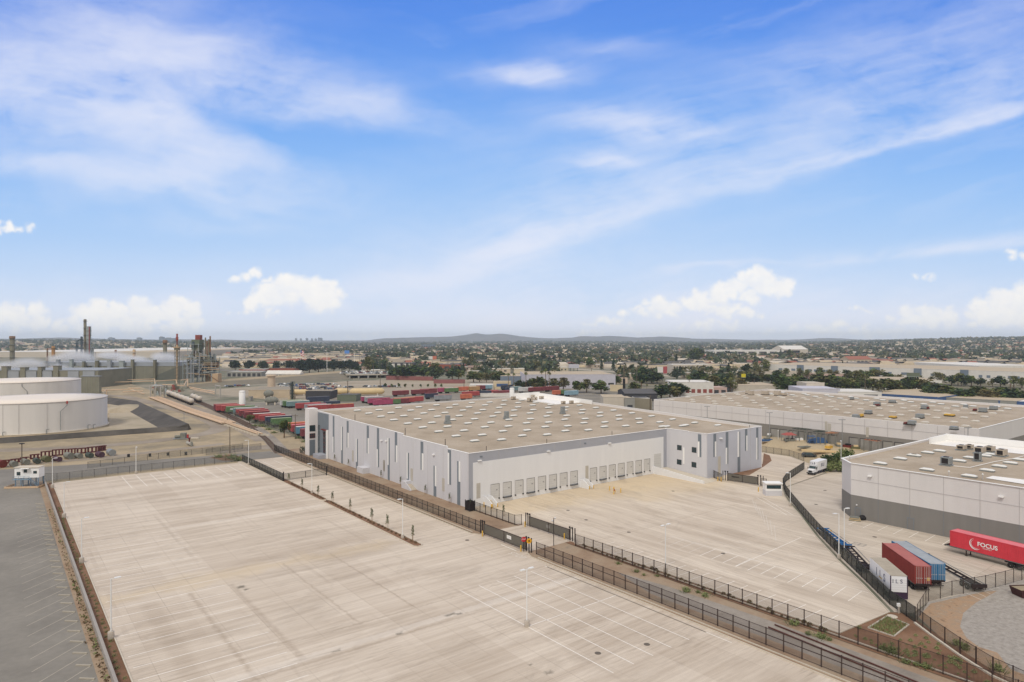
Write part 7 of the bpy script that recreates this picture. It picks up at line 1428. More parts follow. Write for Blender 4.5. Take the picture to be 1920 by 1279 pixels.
wallseg((1144, 733.5), (1172, 735), 5.2, SHM['cream'], 'cream ribbed fence wall beside the dark utility pole'); wallseg((1186, 766), (1222, 770), 6.5, M('tan_block_wall', (150, 142, 124), .9, .1, .2), 'tan block wall with white stucco above, left of the far pale warehouse')
# ---- named buildings of the middle distance
bd = building
bd(1131, 1173, 745, 771, 'offw', 'rooft', 'plain pale box building just behind the big roof on the right', 20, -.05); bd(1172, 1191, 747, 772, 'grey', 'rooft', 'grey shed wing with a door beside the plain pale box building', 14, .15, 0, door=1)
bd(1172, 1232, 738, 752, 'dark', 'roofd', 'low dark roofed shed behind the plain pale box building', 30, gable=2); bd(1192, 1218, 747, 762, 'white', 'roofd', 'small white stucco house with a dark roof against the far warehouse', 12, 0, 3, winz=(.5, .7))
bd(1262, 1337, 717, 745, 'white', 'white', 'white two storey building with red framed windows behind the far warehouse', 30, -.05, 7, winm=rred, winz=(.3, .55)); bd(1337, 1363, 727, 744, 'pink', 'pink', 'low pink building right of the white two storey building', 16, 0, 2)
bd(1316, 1337, 712, 722, 'bluegrey', 'roofg', 'grey rooftop sign block on the white two storey building', 3)
bd(985, 1156, 703, 729, 'lav', 'rooft', 'long pale warehouse with small windows behind the palm trees', 60, .06, 10, winz=(.25, .4)); bd(938, 986, 706, 722, 'bluegrey', 'rooft', 'long low blue grey shed left of the long pale warehouse', 40)
bd(1512, 1546, 718, 745, 'offw', 'offw', 'cream building with a boxed roof tower behind the far warehouse', 16, 0, 2, winz=(.4, .6)); bd(1514, 1536, 710, 722, 'offw', 'offw', 'cream boxed roof tower', 8) if False else None
bd(1505, 1572, 729, 752, 'lav', 'lav', 'plain lavender grey wall building right of the cream tower building', 30, -.1); bd(1572, 1650, 735, 753, 'white', 'white', 'white low building with a dark opening behind the far warehouse', 30, -.08, 2)
bd(1636, 1760, 738, 752, 'blue', 'rooft', 'long shed with dark blue openings behind the far warehouse', 40, -.06, 9, pb1=760, winz=(.1, .8)); bd(1655, 1820, 733, 742, 'tan', 'rooft', 'very long low tan roofed shed behind the blue one', 40, 0, 0, pb1=752); bd(1760, 1905, 745, 757, 'grey', 'rooft', 'pale grey roofed shed at the back right of the far warehouse', 30, 0, pb1=766); bd(1872, 1960, 752, 764, 'blue', 'white', 'bright blue walled shed at the right edge behind the far warehouse', 20, pb1=768)
# long tilt-up behind the trees
t = bd(1425, 1925, 683, 701, 'white', 'rooft', 'very long white office warehouse with blue grey blocks behind the trees on the right', 110, 0, 0, pb1=722, name='office_warehouse')
pA, pB = P(1425, 701), P(1925, 722); Lw2 = math.hypot(pB[0]-pA[0], pB[1]-pA[1])
def u_of(px):   # distance along that facade for a picture column
    k = (px-CX)/F; dx, dy = (pB[0]-pA[0])/Lw2, (pB[1]-pA[1])/Lw2; return (k*pA[1]-pA[0])/(dx-k*dy)
hb = (701-683)*pA[1]/F
for a, b in ((1495, 1507), (1559, 1571), (1631, 1650), (1714, 1728), (1801, 1816)): m = MB(); m.box(u_of(a), u_of(b), -1.2, 0, .5, hb+.6, SHM['bluegrey']); m.build('entrance_block', t)
for a in list(range(1460, 1495, 12))+list(range(1515, 1556, 11))+[1540, 1585, 1612, 1665, 1690, 1697, 1745, 1765, 1835, 1850, 1870, 1890, 1905]: m = MB(); m.box(u_of(a), u_of(a+7), -.15, 0, hb*.45, hb*.66, SHM['bluegrey']); m.build('window', t)
bd(1340, 1500, 657, 667, 'white', 'white', 'long distant pale warehouse strip in the middle of the town', 90, 0, 8, name='far_warehouse'); bd(1470, 1515, 655, 667, 'offw', 'white', 'distant arched roof hall among the trees', 80, gable=9, name='far_warehouse'); bd(1835, 1960, 686, 697, 'white', 'white', 'distant white roofed warehouse at the right edge', 140, name='far_warehouse')
bd(1262, 1335, 684, 699, 'offw', 'white', 'white building with tall narrow windows right of the billboard', 30, 0, 14, winz=(.1, .8)); bd(1592, 1635, 674, 684, 'tan', 'roofr', 'orange brown building with a red tiled roof', 30, 0, 6, gable=5); bd(1630, 1766, 712, 729, 'white', 'rooft', 'low white workshop behind the dark billboard posts', 50, 0, 4, pb1=731); bd(1540, 1600, 702, 714, 'pink', 'rooft', 'low pinkish workshops among the trees', 40, 0, 5)
bd(1320, 1420, 699, 709, 'offw', 'rooft', 'long low pale workshop with a flat roof in front of the town trees', 30, 0, 0); bd(1420, 1500, 697, 708, 'offw', 'rooft', 'low pale workshop in front of the very long white one', 30); bd(1375, 1465, 723, 735, 'offw', 'rooft', 'flat roofed pale building just behind the far warehouse', 40, 0, 0)
t = bd(730, 774, 681, 694, 'dark', 'roofd', 'black office building with four tall white bays', 30, 0, 0)
for k in range(4): Lk = (774-730)/F*P(0, 694)[1]; m = MB(); m.box(Lk*(.1+.24*k), Lk*(.1+.24*k)+Lk*.13, -.3, 0, 1, (694-682)*P(0, 694)[1]/F, SHM['white']); m.build('bay', t)
bd(655, 683, 696, 703, 'white', 'white', 'white box trailer office on the raised lot', 6); bd(805, 870, 684, 696, 'brick', 'roofd', 'brown brick building with a black curved roof', 40, 0, 5); bd(498, 562, 701, 708.5, 'white', 'white', 'white marquee tent with open sides near the flagpole', 14, 0, 8, gable=3.2, name='marquee'); bd(448, 494, 693, 700, 'brick', 'white', 'long red building left of the white marquee', 20, 0, 6); bd(505, 552, 691, 698, 'brick', 'roofd', 'dark roofed red building behind the white marquee', 20)
bd(425, 490, 697, 707, 'grey', 'white', 'grey equipment sheds with pale flat roof left of the marquee', 20, 0, 7, winz=(.1, .7)); bd(400, 445, 669, 676, 'white', 'white', 'long white greenhouse like roof beyond the round dark trees', 60); bd(445, 560, 674, 681, 'white', 'white', 'very long white roofed sheds behind the round dark trees', 60)
bd(900, 960, 738, 744, 'white', 'white', 'white low depot building behind the orange trailers', 16); bd(880, 925, 722, 731, 'white', 'white', 'long white shed behind the far trailers', 16); bd(925, 958, 716, 730, 'cream', 'rooft', 'cream depot with a blue door behind the far trailers', 14, 0, 1, winm=SHM['blue']); bd(1480, 1508, 690, 700, 'offw', 'rooft', 'small pale workshop beside a round tree', 16)
bd(750, 775, 663, 670, 'offw', 'white', 'small pale office block near the horizon trees', 30, 0, 5); bd(790, 815, 646, 655, 'bluegrey', 'roofd', 'grey tower block on the left centre skyline', 30, 0, 6); bd(1000, 1012, 640.5, 647, 'bluegrey', 'roofd', 'tiny blue grey tower block below the hills', 30, 0, 4); bd(888, 912, 640, 645, 'bluegrey', 'roofd', 'distant pale tower block group below the hills', 30)
for i, (a, b, pt, Y) in enumerate(((202, 210, 633.5, 5200), (256, 262, 633.5, 5600), (298, 304, 632, 4800), (304, 326, 634, 4800), (553, 555, 634.5, 7600), (562, 564, 635, 7600), (573, 576, 634.5, 7600), (583, 585, 635, 7600), (590, 592, 635, 7600), (596, 599, 633.5, 7600), (600, 603, 634, 7600))):
    x0, x1 = (a-CX)/F*Y, (b-CX)/F*Y; m = MB(); m.box(0, x1-x0, 0, 40, 0, zat(pt, Y), SHM['bluegrey']); m.box((x1-x0)*.3, (x1-x0)*.6, 0, 30, zat(pt, Y), zat(pt, Y)+4, SHM['grey']); o = m.build('tower_block', None, (x0, Y, 0)); tag(o, 'tiny distant tower block on the left skyline, %s from the left' % ordw[i], 'tower block', 'distant tower blocks')
# billboards, flag, poles
def billboard(px, pb, pt, pm, w, label, c1, posts=3, panel2=None):
    x, y = P(px, pb); k_ = y/F; t = thing('billboard', label, 'billboard', (x, y, 0)); zt = zat(pt, y); zm = zat(pm, y); ww = w*k_
    for i in range(posts): m = MB(); xx = ww*(i+.5)/posts; m.box(xx-.25, xx+.25, 0, .5, 0, zm+.5, dark_steel); m.build('post', t)
    m = MB(); m.box(0, ww, -.3, .1, zm, zt, c1); p_ = m.build('panel', t)
    if panel2: m = MB(); m.hexa([(ww+.3, -.2), (ww*1.9, 2.5), (ww*1.9, 2.9), (ww+.3, .2)], zm-1, zt+.4, panel2); m.build('panel', t)
    m = MB(); m.box(-.1, ww+.1, -.6, -.3, zm-.2, zm, rsteel); m.build('walkway', t); return t
billboard(1233, 715, 688, 698.5, 10, 'white billboard on four tall posts with a red one beside it', SHM['white'], 4, M('billboard_red', (176, 84, 88), .7, .1, .3)); billboard(1390, 724, 701, 707.5, 8, 'yellow roadside sign above the trees', M('sign_yellow', (206, 190, 40), .6, 0), 1); billboard(1066, 698, 683, 690, 20, 'blue and white advertising board at the motorway edge', SHM['lav'], 3)
billboard(803, 684, 668, 674, 8, 'small white billboard left of the brick building', SHM['white'], 2, M('billboard_orange', (196, 116, 92), .7, 0)); billboard(1700, 737, 699, 706, 24, 'dark backed billboard frame on brown posts', SHM['green'], 5); billboard(646, 668, 657, 663, 9, 'bright blue billboard in the distant town', M('billboard_blue', (84, 134, 206), .7, 0), 2)
x, y = P(563, 700); t = thing('flagpole', 'tall white flagpole flying a striped flag beside the dark trees', 'flagpole', (x, y, 0)); zt = zat(655, y); m = MB(); m.tube((0, 0, 0), (0, 0, zt), .28, white_trim, 8, .15); m.build('pole', t)
fr_m = M('flag_red', (190, 70, 76), .8, 0); m = MB(); n = 7; rows_ = 7
for j in range(rows_):
    for i in range(n):
        def fp(a, b): return (a*.62, .35*math.sin(a*1.1), zt-.4-b*.95-a*.28)
        m.add([fp(i, j), fp(i+1, j), fp(i+1, j+1), fp(i, j+1)], [[0, 1, 2, 3]], (SHM['blue'] if (i < 3 and j < 4) else (fr_m if j % 2 == 0 else white_trim)))
m.build('flag', t)
for i, (px, pb, pt) in enumerate(((613, 702, 660), (664.5, 690, 661), (674, 692, 664), (940, 716, 676), (985, 690, 670), (1109, 720, 690), (1134, 716, 703), (1170, 738, 684), (1152, 716, 700), (1194, 736, 690), (1219, 770, 741), (1292, 740, 712), (1324, 745, 715), (1414, 730, 711), (1622, 745, 705), (1894, 756, 720), (775, 705, 680), (790, 702, 682), (840, 705, 672), (713, 735, 700), (652, 748, 714), (870, 735, 715), (1040, 722, 695), (1500, 700, 690), (1005, 712, 690))):
    pole(px, pb, pt, 'utility pole in the middle distance, %s from the list' % i if False else 'tall pole %s' % ['left of the underpass by the dark trees', 'white, in the distant town', 'thin, right of the white town pole', 'behind the cream depot', 'left of the palm group', 'in front of the long pale warehouse', 'at the right end of the long pale warehouse', 'very dark and heavy, beside the cream fence', 'at the left end of the cream fence', 'by the motorway planting', 'dark, beside the white stucco house', 'like a palm trunk by the white building', 'in front of the red framed windows', 'above the far warehouse roof', 'over the white low building', 'dark, over the trees at the right edge', 'left of the black office building', 'right of the black office building', 'in front of the brick building', 'in the pale lot behind the big vessel', 'beside the tan pressure vessel', 'behind the far trailers', 'among the palms', 'near the small pale workshop', 'beside the palm group'][i], 0 if i in (0, 1, 7) else 1, None if i not in (0, 1) else white_trim, .30 if i != 7 else .5, 'poles in the middle distance')
t = thing('crane', 'dark heavy drilling mast standing beside the cream fence', 'mast', (*P(1170, 742), 0)); m = MB(); x, y = P(1170, 742); m.box(-.8, .8, -.8, .8, 0, zat(710, y), black_m); m.build('mast', t); m = MB(); m.box(-5, 9, -2, 2, 0, 1.2, black_m); m.build('base', t)

# ================================================================= trees of the middle distance
def conifer(h=14):
    t = thing('conifer', 'x', 'tree'); m = MB(); m.tube((0, 0, 0), (0, 0, h*.95), .3, bark, 6, .05); m.build('trunk', t); m = MB()
    for k in range(12): z = h*(.12+.86*k/12); r_ = 2.9*(1-k/12.6); leaves(m, (0, 0, z), (r_, r_, h*.06), 60, .55, treeD, .2, .4)
    m.build('crown', t); return t
def palm(h=17):
    t = thing('palm_tree', 'x', 'tree'); m = MB(); m.tube((0, 0, 0), (.3, .2, h), .32, bark, 7, .22); m.build('trunk', t); m = MB()
    for k in range(34):
        a = 6.28*k/34+rng.uniform(-.1, .1); el_ = rng.uniform(-.9, 1.1); L_ = rng.uniform(1.8, 2.6); p = Vector((.3, .2, h)); pr = None
        for i in range(5): f_ = i/4; q = p+Vector((math.cos(a)*L_*f_, math.sin(a)*L_*f_, L_*f_*math.sin(el_)-1.3*f_*f_)); w_ = .35*(1-f_)+.05; n = Vector((-math.sin(a), math.cos(a), 0))*w_; cur = (q-n, q+n)
        # one leaf strip
        pts = []
        for i in range(5): f_ = i/4; q = p+Vector((math.cos(a)*L_*f_, math.sin(a)*L_*f_, L_*f_*math.sin(el_)-1.3*f_*f_)); w_ = .38*math.sin(math.pi*(f_*.8+.15)); n = Vector((-math.sin(a), math.cos(a), 0))*w_; pts += [q-n, q+n]
        m.add(pts, [[2*i, 2*i+1, 2*i+3, 2*i+2] for i in range(4)], treeO if k % 3 else treeG)
    leaves(m, (.3, .2, h-.9), (.8, .8, .9), 40, .35, leafD, .1); m.build('crown', t); return t
PT = {'round': [blob_tree('round_tree', 10, 5.2, [treeD, treeG, treeD], 620, .75, .3), blob_tree('round_tree', 10, 4.6, [treeG, treeG, treeO], 560, .75, .3)],
      'dome': [blob_tree('domed_tree', 12, 7.5, [treeF, treeF, treeD], 1000, .85, .4, nb=12)],
      'loose': [blob_tree('loose_tree', 12, 4.4, [treeO, treeG, treeO], 380, .65, .3, sparse=.1), blob_tree('loose_tree', 12, 5, [treeO, treeO], 420, .7, .3, sparse=.1)],
      'conifer': [conifer()], 'palm': [palm()]}
used = {}
LAB = {'round': 'rounded green tree among the buildings of the middle distance', 'dome': 'dark domed tree in the row left of the flagpole', 'loose': 'loose olive tree among the buildings of the middle distance', 'conifer': 'dark pointed conifer standing among the town trees', 'palm': 'palm tree with a bare trunk in the middle distance'}
NT = [0]
def region(px, py):
    hz_ = 'far side of town' if py < 672 else ('near side of town' if py < 700 else 'lots this side of town')
    for x, n_ in ((470, 'behind the refinery structure'), (600, 'beyond the marquee'), (700, 'beyond the underpass'), (800, 'around the black office building'), (900, 'around the brick building'), (980, 'behind the far trailers'), (1080, 'around the palm group'), (1170, 'by the long pale warehouse'), (1260, 'around the billboard'), (1340, 'by the white two storey building'), (1430, 'around the yellow sign'), (1560, 'by the cream tower building'), (1700, 'behind the white workshop'), (9999, 'towards the right edge')):
        if px < x: return n_+', '+hz_
def tree(px, pb, pt, kind, label=None, wide=1.0):
    x, y = P(px, pb); h = max(2.5, (pb-pt)*y/F); v = rng.randrange(len(PT[kind])); pr = PT[kind][v]; h0 = {'round': 10, 'dome': 12, 'loose': 12, 'conifer': 14, 'palm': 19}[kind]; s = h/(h0*.98)
    wide *= 1.18 if kind in ('round', 'loose') else 1.0; sc_ = (s*wide*rng.uniform(.9, 1.15), s*wide*rng.uniform(.9, 1.15), s*1.06); key = (kind, v); NT[0] += 1
    if key not in used: used[key] = 1; o = pr; o.location = (x, y, 0); o.scale = sc_
    else: o = dup(pr, (x, y, 0), rng.uniform(0, 6), None, None, sc_)
    o.rotation_euler = (0, 0, rng.uniform(0, 6)); tag(o, label or {'round': 'rounded green tree ', 'loose': 'loose olive tree ', 'conifer': 'dark pointed conifer ', 'palm': 'bare trunked palm ', 'dome': 'dark domed tree '}[kind]+region(px, pb), 'tree', {'palm': 'palm trees beyond the trailers', 'dome': 'dark domed trees behind the marquee'}.get(kind, 'trees in the middle distance')); return o
for i, (px, pb, pt, w_) in enumerate(((402, 694, 674, .9), (441, 695, 677, 1.15), (467, 695, 677, 1.15), (494, 695, 678, 1.1), (519, 695, 678, 1.0), (543, 695, 677, 1.2))): tree(px, pb, pt, 'dome', 'dark domed tree behind the red building, %s from the left' % ordw[i], w_)
for i, (px, pb, pt, w_) in enumerate(((565, 700, 676, 1.1), (580, 700, 674, 1.2), (597, 699, 675, 1.2), (612, 696, 678, 1), (626, 697, 676, 1.1), (641, 697, 678, 1), (655, 696, 676, 1.1), (666, 697, 679, 1))): tree(px, pb, pt, 'dome', 'very dark dense tree in the clump right of the flagpole, %s from the left' % ordw[i], w_)
L1 = [(736, 706, 695, 1.0), (757, 711, 691, 1.4), (771, 711, 690, 1.4), (779, 708, 692, 1), (801, 711, 693, 1.1), (816, 712, 693, 1.1), (848, 711, 695, 1), (860, 711, 696, 1), (672, 697, 690, 1.3), (888, 716, 700, 1.1), (899, 716, 701, 1), (912, 716, 703, 1), (926, 716, 700, 1), (935, 718, 700, 1), (976, 730, 717, 1.2), (990, 730, 716, 1.2), (1004, 731, 713, 1.2), (1012, 731, 711, 1), (1038, 731, 712, 1.2), (1056, 732, 711, 1.3), (1083, 735, 718, 1.2), (1100, 735, 714, 1.2), (1127, 737, 718, 1.2), (1188, 736, 720, 1), (1155, 722, 708, 1),
      (1240, 748, 726, 1.3), (1256, 748, 726, 1.4), (1270, 746, 722, 1.2), (1205, 717, 703, 1.3), (1222, 718, 702, 1.4), (1232, 717, 703, 1), (1325, 735, 712, 1.2), (1337, 736, 708, 1.2), (1352, 732, 708, 1.2), (1308, 722, 700, 1.1), (1395, 718, 700, 1.4), (1411, 722, 704, 1.3), (1430, 718, 705, 1.4), (1446, 718, 706, 1.4), (1460, 718, 702, 1.2), (1478, 738, 711, 1.3), (1498, 738, 712, 1.3), (1390, 730, 712, 1.2), (1560, 728, 706, 1.2), (1535, 722, 702, 1.1)]
for px, pb, pt, w_ in L1: tree(px, pb+1, pt-2, rng.choice(['round', 'round', 'loose']), None, w_*1.35)
for px, pb, pt, w_ in ((1370, 735, 708, 1.1), (1479, 734, 705, 1.3), (1275, 746, 720, 1), (1255, 740, 716, 1.2), (1605, 726, 696, 1.1), (1620, 726, 700, 1.1), (1500, 705, 690, 1), (1435, 702, 676, 1.1), (1417, 702, 680, 1), (690, 704, 670, .8), (885, 690, 668, 1.2), (872, 690, 672, 1)): tree(px, pb, pt, 'loose', None, w_)
for i in range(34): px = 1545+i*11.4+rng.uniform(-3, 3); b_ = 731+i*.35+(13 if px > 1740 else 0)+rng.uniform(-3, 3); tree(px, b_, b_-rng.uniform(18, 27), rng.choice(['round', 'loose', 'round']), 'bushy tree in the long tree belt behind the far warehouse, %s from the left' % ordw[i], 1.7)
for i in range(26): px = 1440+i*19+rng.uniform(-5, 5); b_ = 703+(px-1425)*.042; tree(px, b_+4, b_-rng.uniform(9, 19), rng.choice(['round', 'loose', 'loose']), 'tree planted in front of the very long white warehouse, %s from its left end' % ordw[i], 1.3)
for px, pb, pt in ((953, 732, 699), (963, 728, 699), (986, 732, 697), (1023, 733, 690), (1030, 734, 696), (1015, 728, 694), (1008, 730, 705), (1293, 745, 704), (1203, 738, 712), (1213, 740, 720), (1160, 698, 688), (1215, 699, 690), (725, 700, 672), (700, 702, 676), (1895, 744, 712), (1560, 700, 684), (1680, 702, 686), (1740, 705, 690)): tree(px, pb, pt, 'palm')
for i in range(9): px = 720+i*13.5+rng.uniform(-2, 2); tree(px, 727+rng.uniform(-.5, .5), 719+rng.uniform(-1, 2), 'round', 'small clipped round tree in the row along the pale lot', .8)
for px, pb, pt in ((1107, 690, 672), (1128, 694, 674), (1150, 695, 672), (1020, 680, 664), (905, 680, 662), (832, 672, 655), (1268, 688, 665), (1300, 682, 658), (1310, 680, 656), (1464, 672, 655), (1480, 674, 657), (1213, 683, 668), (1185, 685, 666), (1580, 690, 676)): tree(px, pb, pt, 'conifer' if rng.random() < .6 else 'round')
# fill the rest of the nearer town one tree and one house at a time
def blocked(px, py):
    Rr_ = [(-100, 420, 661, 900), (380, 680, 668, 900), (680, 900, 704, 900), (900, 1165, 728, 900), (1160, 1260, 737, 900), (1255, 1365, 712, 900), (930, 1160, 700, 730), (1425, 1925, 680, 722), (1500, 1650, 722, 900), (1262, 1336, 682, 702), (1340, 1500, 655, 668), (725, 778, 678, 696), (800, 872, 683, 698), (1165, 1925, 742, 900), (1050, 1420, 690, 700), (1228, 1256, 698, 720)]
    return any(a <= px <= b and c <= py <= d_ for a, b, c, d_ in Rr_)
while NT[0] < 292:
    px = rng.uniform(420, 1930); py = rng.triangular(662, 742, 676)
    if blocked(px, py): continue
    tree(px, py, py-rng.uniform(6, 13)*F/P(px, py)[1], rng.choice(['round', 'round', 'loose', 'loose', 'conifer', 'round']), None, rng.uniform(.9, 1.3))
for k, v in PT.items():
    for i, o in enumerate(v):
        if (k, i) not in used: o.location = (*P(700+40*i, 690), 0); tag(o, LAB[k], 'tree', 'trees in the middle distance')
house_w = M('house_stucco', (190, 176, 156), .9, .05, .2, rnd=.18, hue=.02); house_r = M('house_roof', (128, 112, 100), .9, .1, .3, rnd=.25, hue=.03); house_rl = M('flat_roof_light', (206, 200, 190), .9, .06, .2, rnd=.15)
def house(kind):
    m = MB(); 
    if kind == 0: m.box(-7, 7, -4.5, 4.5, 0, 3.2, house_w); m.add([(-7.5, -5.2, 3.1), (7.5, -5.2, 3.1), (5, 0, 5.6), (-5, 0, 5.6), (-7.5, 5.2, 3.1), (7.5, 5.2, 3.1)], [[0, 1, 2, 3], [3, 2, 5, 4], [1, 5, 2], [0, 3, 4]], house_r); [m.box(x, x+1.6, -4.55, -4.5, 1, 2.3, SHM['dark']) for x in (-5, -1, 3)]
    elif kind == 1: m.box(-11, 11, -7, 7, 0, 5, house_w); m.box(-11.2, 11.2, -7.2, 7.2, 5, 5.4, house_rl); [m.box(x, x+2, -7.05, -7, 2, 3.6, SHM['dark']) for x in (-9, -4, 1, 6)]
    else: m.box(-6, 6, -4, 4, 0, 5.6, house_w); m.add([(-6.4, -4.6, 5.5), (6.4, -4.6, 5.5), (6.4, 0, 7.9), (-6.4, 0, 7.9), (-6.4, 4.6, 5.5), (6.4, 4.6, 5.5)], [[0, 1, 2, 3], [3, 2, 5, 4]], house_r); [m.box(x, x+1.4, -4.05, -4, z, z+1.4, SHM['dark']) for x in (-4, 0, 3) for z in (1, 3.6)]
    return m.build('house')
HP = [house(0), house(1), house(2)]; hl = ['single storey stucco house with a brown hipped roof in the town beyond', 'flat roofed pale commercial building in the town beyond', 'two storey stucco house with a gabled roof in the town beyond']; uh = set(); nh = 0
while nh < 290:
    px = rng.uniform(420, 1930); py = rng.triangular(653, 722, 660)
    if blocked(px, py): continue
    k = rng.choice([0, 0, 1, 1, 2]); o = HP[k] if k not in uh else HP[k].copy()
    if k in uh: COL.objects.link(o)
    uh.add(k); o.location = (*P(px, py), 0); o.rotation_euler = (0, 0, rng.choice([.05, .1, -.1, 1.6, .65])); o.scale = (rng.uniform(.8, 1.6), rng.uniform(.8, 1.4), rng.uniform(.85, 1.15)); tag(o, ['stucco house with hipped roof ', 'flat roofed pale shop ', 'two storey gabled house '][k]+region(px, py), 'house' if k != 1 else 'building', 'houses and shops of the town beyond'); nh += 1
# ---- the far town: thousands of crowns and roofs, as two masses
nr = np.random.RandomState(4)
def terrain(x, y):
    """gentle swell of the land far out"""
    k = np.clip((y-2600)/5000, 0, 1); u = x/np.maximum(y, 1)
    left = np.exp(-((u+.72)/.28)**2)*26*np.clip((y-2200)/1800, 0, 1)*np.exp(-((y-4300)/2600)**2*.5)
    right = np.exp(-((u-.78)/.26)**2)*44*np.clip((y-1900)/1900, 0, 1)
    return (left+right+k*6*np.sin(u*9+1)+k*5)*1.0
def far_mass(n, name, mats, seed, ymin, ymax, quad, size):
    rs = np.random.RandomState(seed); py = CY+F*H/np.exp(rs.uniform(np.log(ymin), np.log(ymax), n)); Y = F*H/(py-CY); px = rs.uniform(-60, 1980, n); X = (px-CX)/F*Y
    ok = ~((px < 425) & (Y < 2200)) & ~((px > 1420) & (Y > 640) & (Y < 980)) & ~((px > 1335) & (px < 1505) & (Y > 1600) & (Y < 2300))
    X, Y = X[ok], Y[ok]; Z = terrain(X, Y); n = len(X); V = []; 
    return X, Y, Z, n, rs
X, Y, Z, n, rs = far_mass(15500, 'trees', None, 3, 640, 10000, 0, 0)
keep = np.array([(y > 2300 or not blocked(CX+F*x/y, CY+F*H/y)) and not (y < 900 and (x/y*F+CX) < 700) for x, y in zip(X, Y)]); X, Y, Z = X[keep], Y[keep], Z[keep]; n = len(X)
K = 14; hgt = rs.uniform(4.5, 11, n)*(1+Y/9000); wid = hgt*rs.uniform(.4, .8, n)*(1+Y/14000)
d = rs.normal(size=(n, K, 3)); d /= np.linalg.norm(d, axis=2, keepdims=True); d *= rs.uniform(.35, 1, (n, K, 1)); cen = np.stack([X, Y, Z+hgt*.58], 1)[:, None, :]+d*np.stack([wid, wid, hgt*.45], 1)[:, None, :]
a = rs.normal(size=(n, K, 3)); a /= np.linalg.norm(a, axis=2, keepdims=True); b = np.cross(a, rs.normal(size=(n, K, 3))); b /= np.linalg.norm(b, axis=2, keepdims=True); sz = (wid*np.clip(.34+Y/5000, .34, .62))[:, None, None]
tri = np.stack([cen+a*sz, cen+b*sz*.9, cen-a*sz*.8-b*sz*.5], 2).reshape(-1, 3)
me = bpy.data.meshes.new('far_trees'); N3 = len(tri); me.vertices.add(N3); me.vertices.foreach_set('co', tri.astype(np.float32).ravel()); me.loops.add(N3); me.loops.foreach_set('vertex_index', np.arange(N3, dtype=np.int32)); me.polygons.add(N3//3); me.polygons.foreach_set('loop_start', np.arange(0, N3, 3, dtype=np.int32)); me.polygons.foreach_set('loop_total', np.full(N3//3, 3, np.int32))
for mt in (M('far_foliage_green', (72, 84, 60), .9, .3, .01), M('far_foliage_dark', (60, 72, 58), .9, .25, .01), M('far_foliage_olive', (104, 100, 74), .9, .25, .01)): me.materials.append(mt)
me.polygons.foreach_set('material_index', np.repeat(rs.choice([0, 1, 2], n, p=[.4, .35, .25]), K).astype(np.int32)); me.update(); me.validate(); o = bpy.data.objects.new('far_trees', me); COL.objects.link(o); o['kind'] = 'stuff'
X, Y, Z, n, rs = far_mass(11500, 'roofs', None, 9, 950, 9800, 0, 0)
w_ = rs.uniform(5, 11, n)*(1+(rs.rand(n) < .2)*rs.uniform(1, 6, n)); dp_ = rs.uniform(4, 9, n); h_ = rs.uniform(3, 6, n)
bx = np.array([(-1, -1, 0), (1, -1, 0), (1, 1, 0), (-1, 1, 0), (-1, -1, 1), (1, -1, 1), (1, 1, 1), (-1, 1, 1), (-.8, 0, 1.5), (.8, 0, 1.5)], np.float32)
sg = np.stack([w_, dp_, h_], 1)[:, None, :]; V = bx[None]*sg; flat_ = (rs.rand(n) < .3); V[flat_, 8:, 2] = V[flat_, 4:5, 2]; th = rs.choice([.05, .1, -.1, .3, 1.5], n); c_, s_ = np.cos(th)[:, None], np.sin(th)[:, None]; VX = V[..., 0]*c_-V[..., 1]*s_+X[:, None]; VY = V[..., 0]*s_+V[..., 1]*c_+Y[:, None]; VZ = V[..., 2]+Z[:, None]
vv = np.stack([VX, VY, VZ], 2).reshape(-1, 3); fq = [[0, 1, 5, 4], [1, 2, 6, 5], [2, 3, 7, 6], [3, 0, 4, 7], [4, 5, 9, 8], [6, 7, 8, 9]]; 
allf = (np.array(fq)[None]+np.arange(n)[:, None, None]*10).reshape(-1, 4); me = bpy.data.meshes.new('far_houses'); me.vertices.add(len(vv)); me.vertices.foreach_set('co', vv.astype(np.float32).ravel()); me.loops.add(allf.size); me.loops.foreach_set('vertex_index', allf.astype(np.int32).ravel()); me.polygons.add(len(allf)); me.polygons.foreach_set('loop_start', np.arange(0, allf.size, 4, dtype=np.int32)); me.polygons.foreach_set('loop_total', np.full(len(allf), 4, np.int32))
for mt in (SHM['tan'], SHM['cream'], SHM['offw'], SHM['roofd'], SHM['roofr'], SHM['rooft'], SHM['roofg']): me.materials.append(mt)
wm = rs.choice([0, 1, 2], n); rm = rs.choice([2, 3, 4, 5, 6], n, p=[.08, .28, .12, .22, .30]); mi_ = np.stack([wm, wm, wm, wm, rm, rm], 1).ravel(); me.polygons.foreach_set('material_index', mi_.astype(np.int32)); me.update(); me.validate(); o = bpy.data.objects.new('far_houses', me); COL.objects.link(o); o['kind'] = 'stuff'
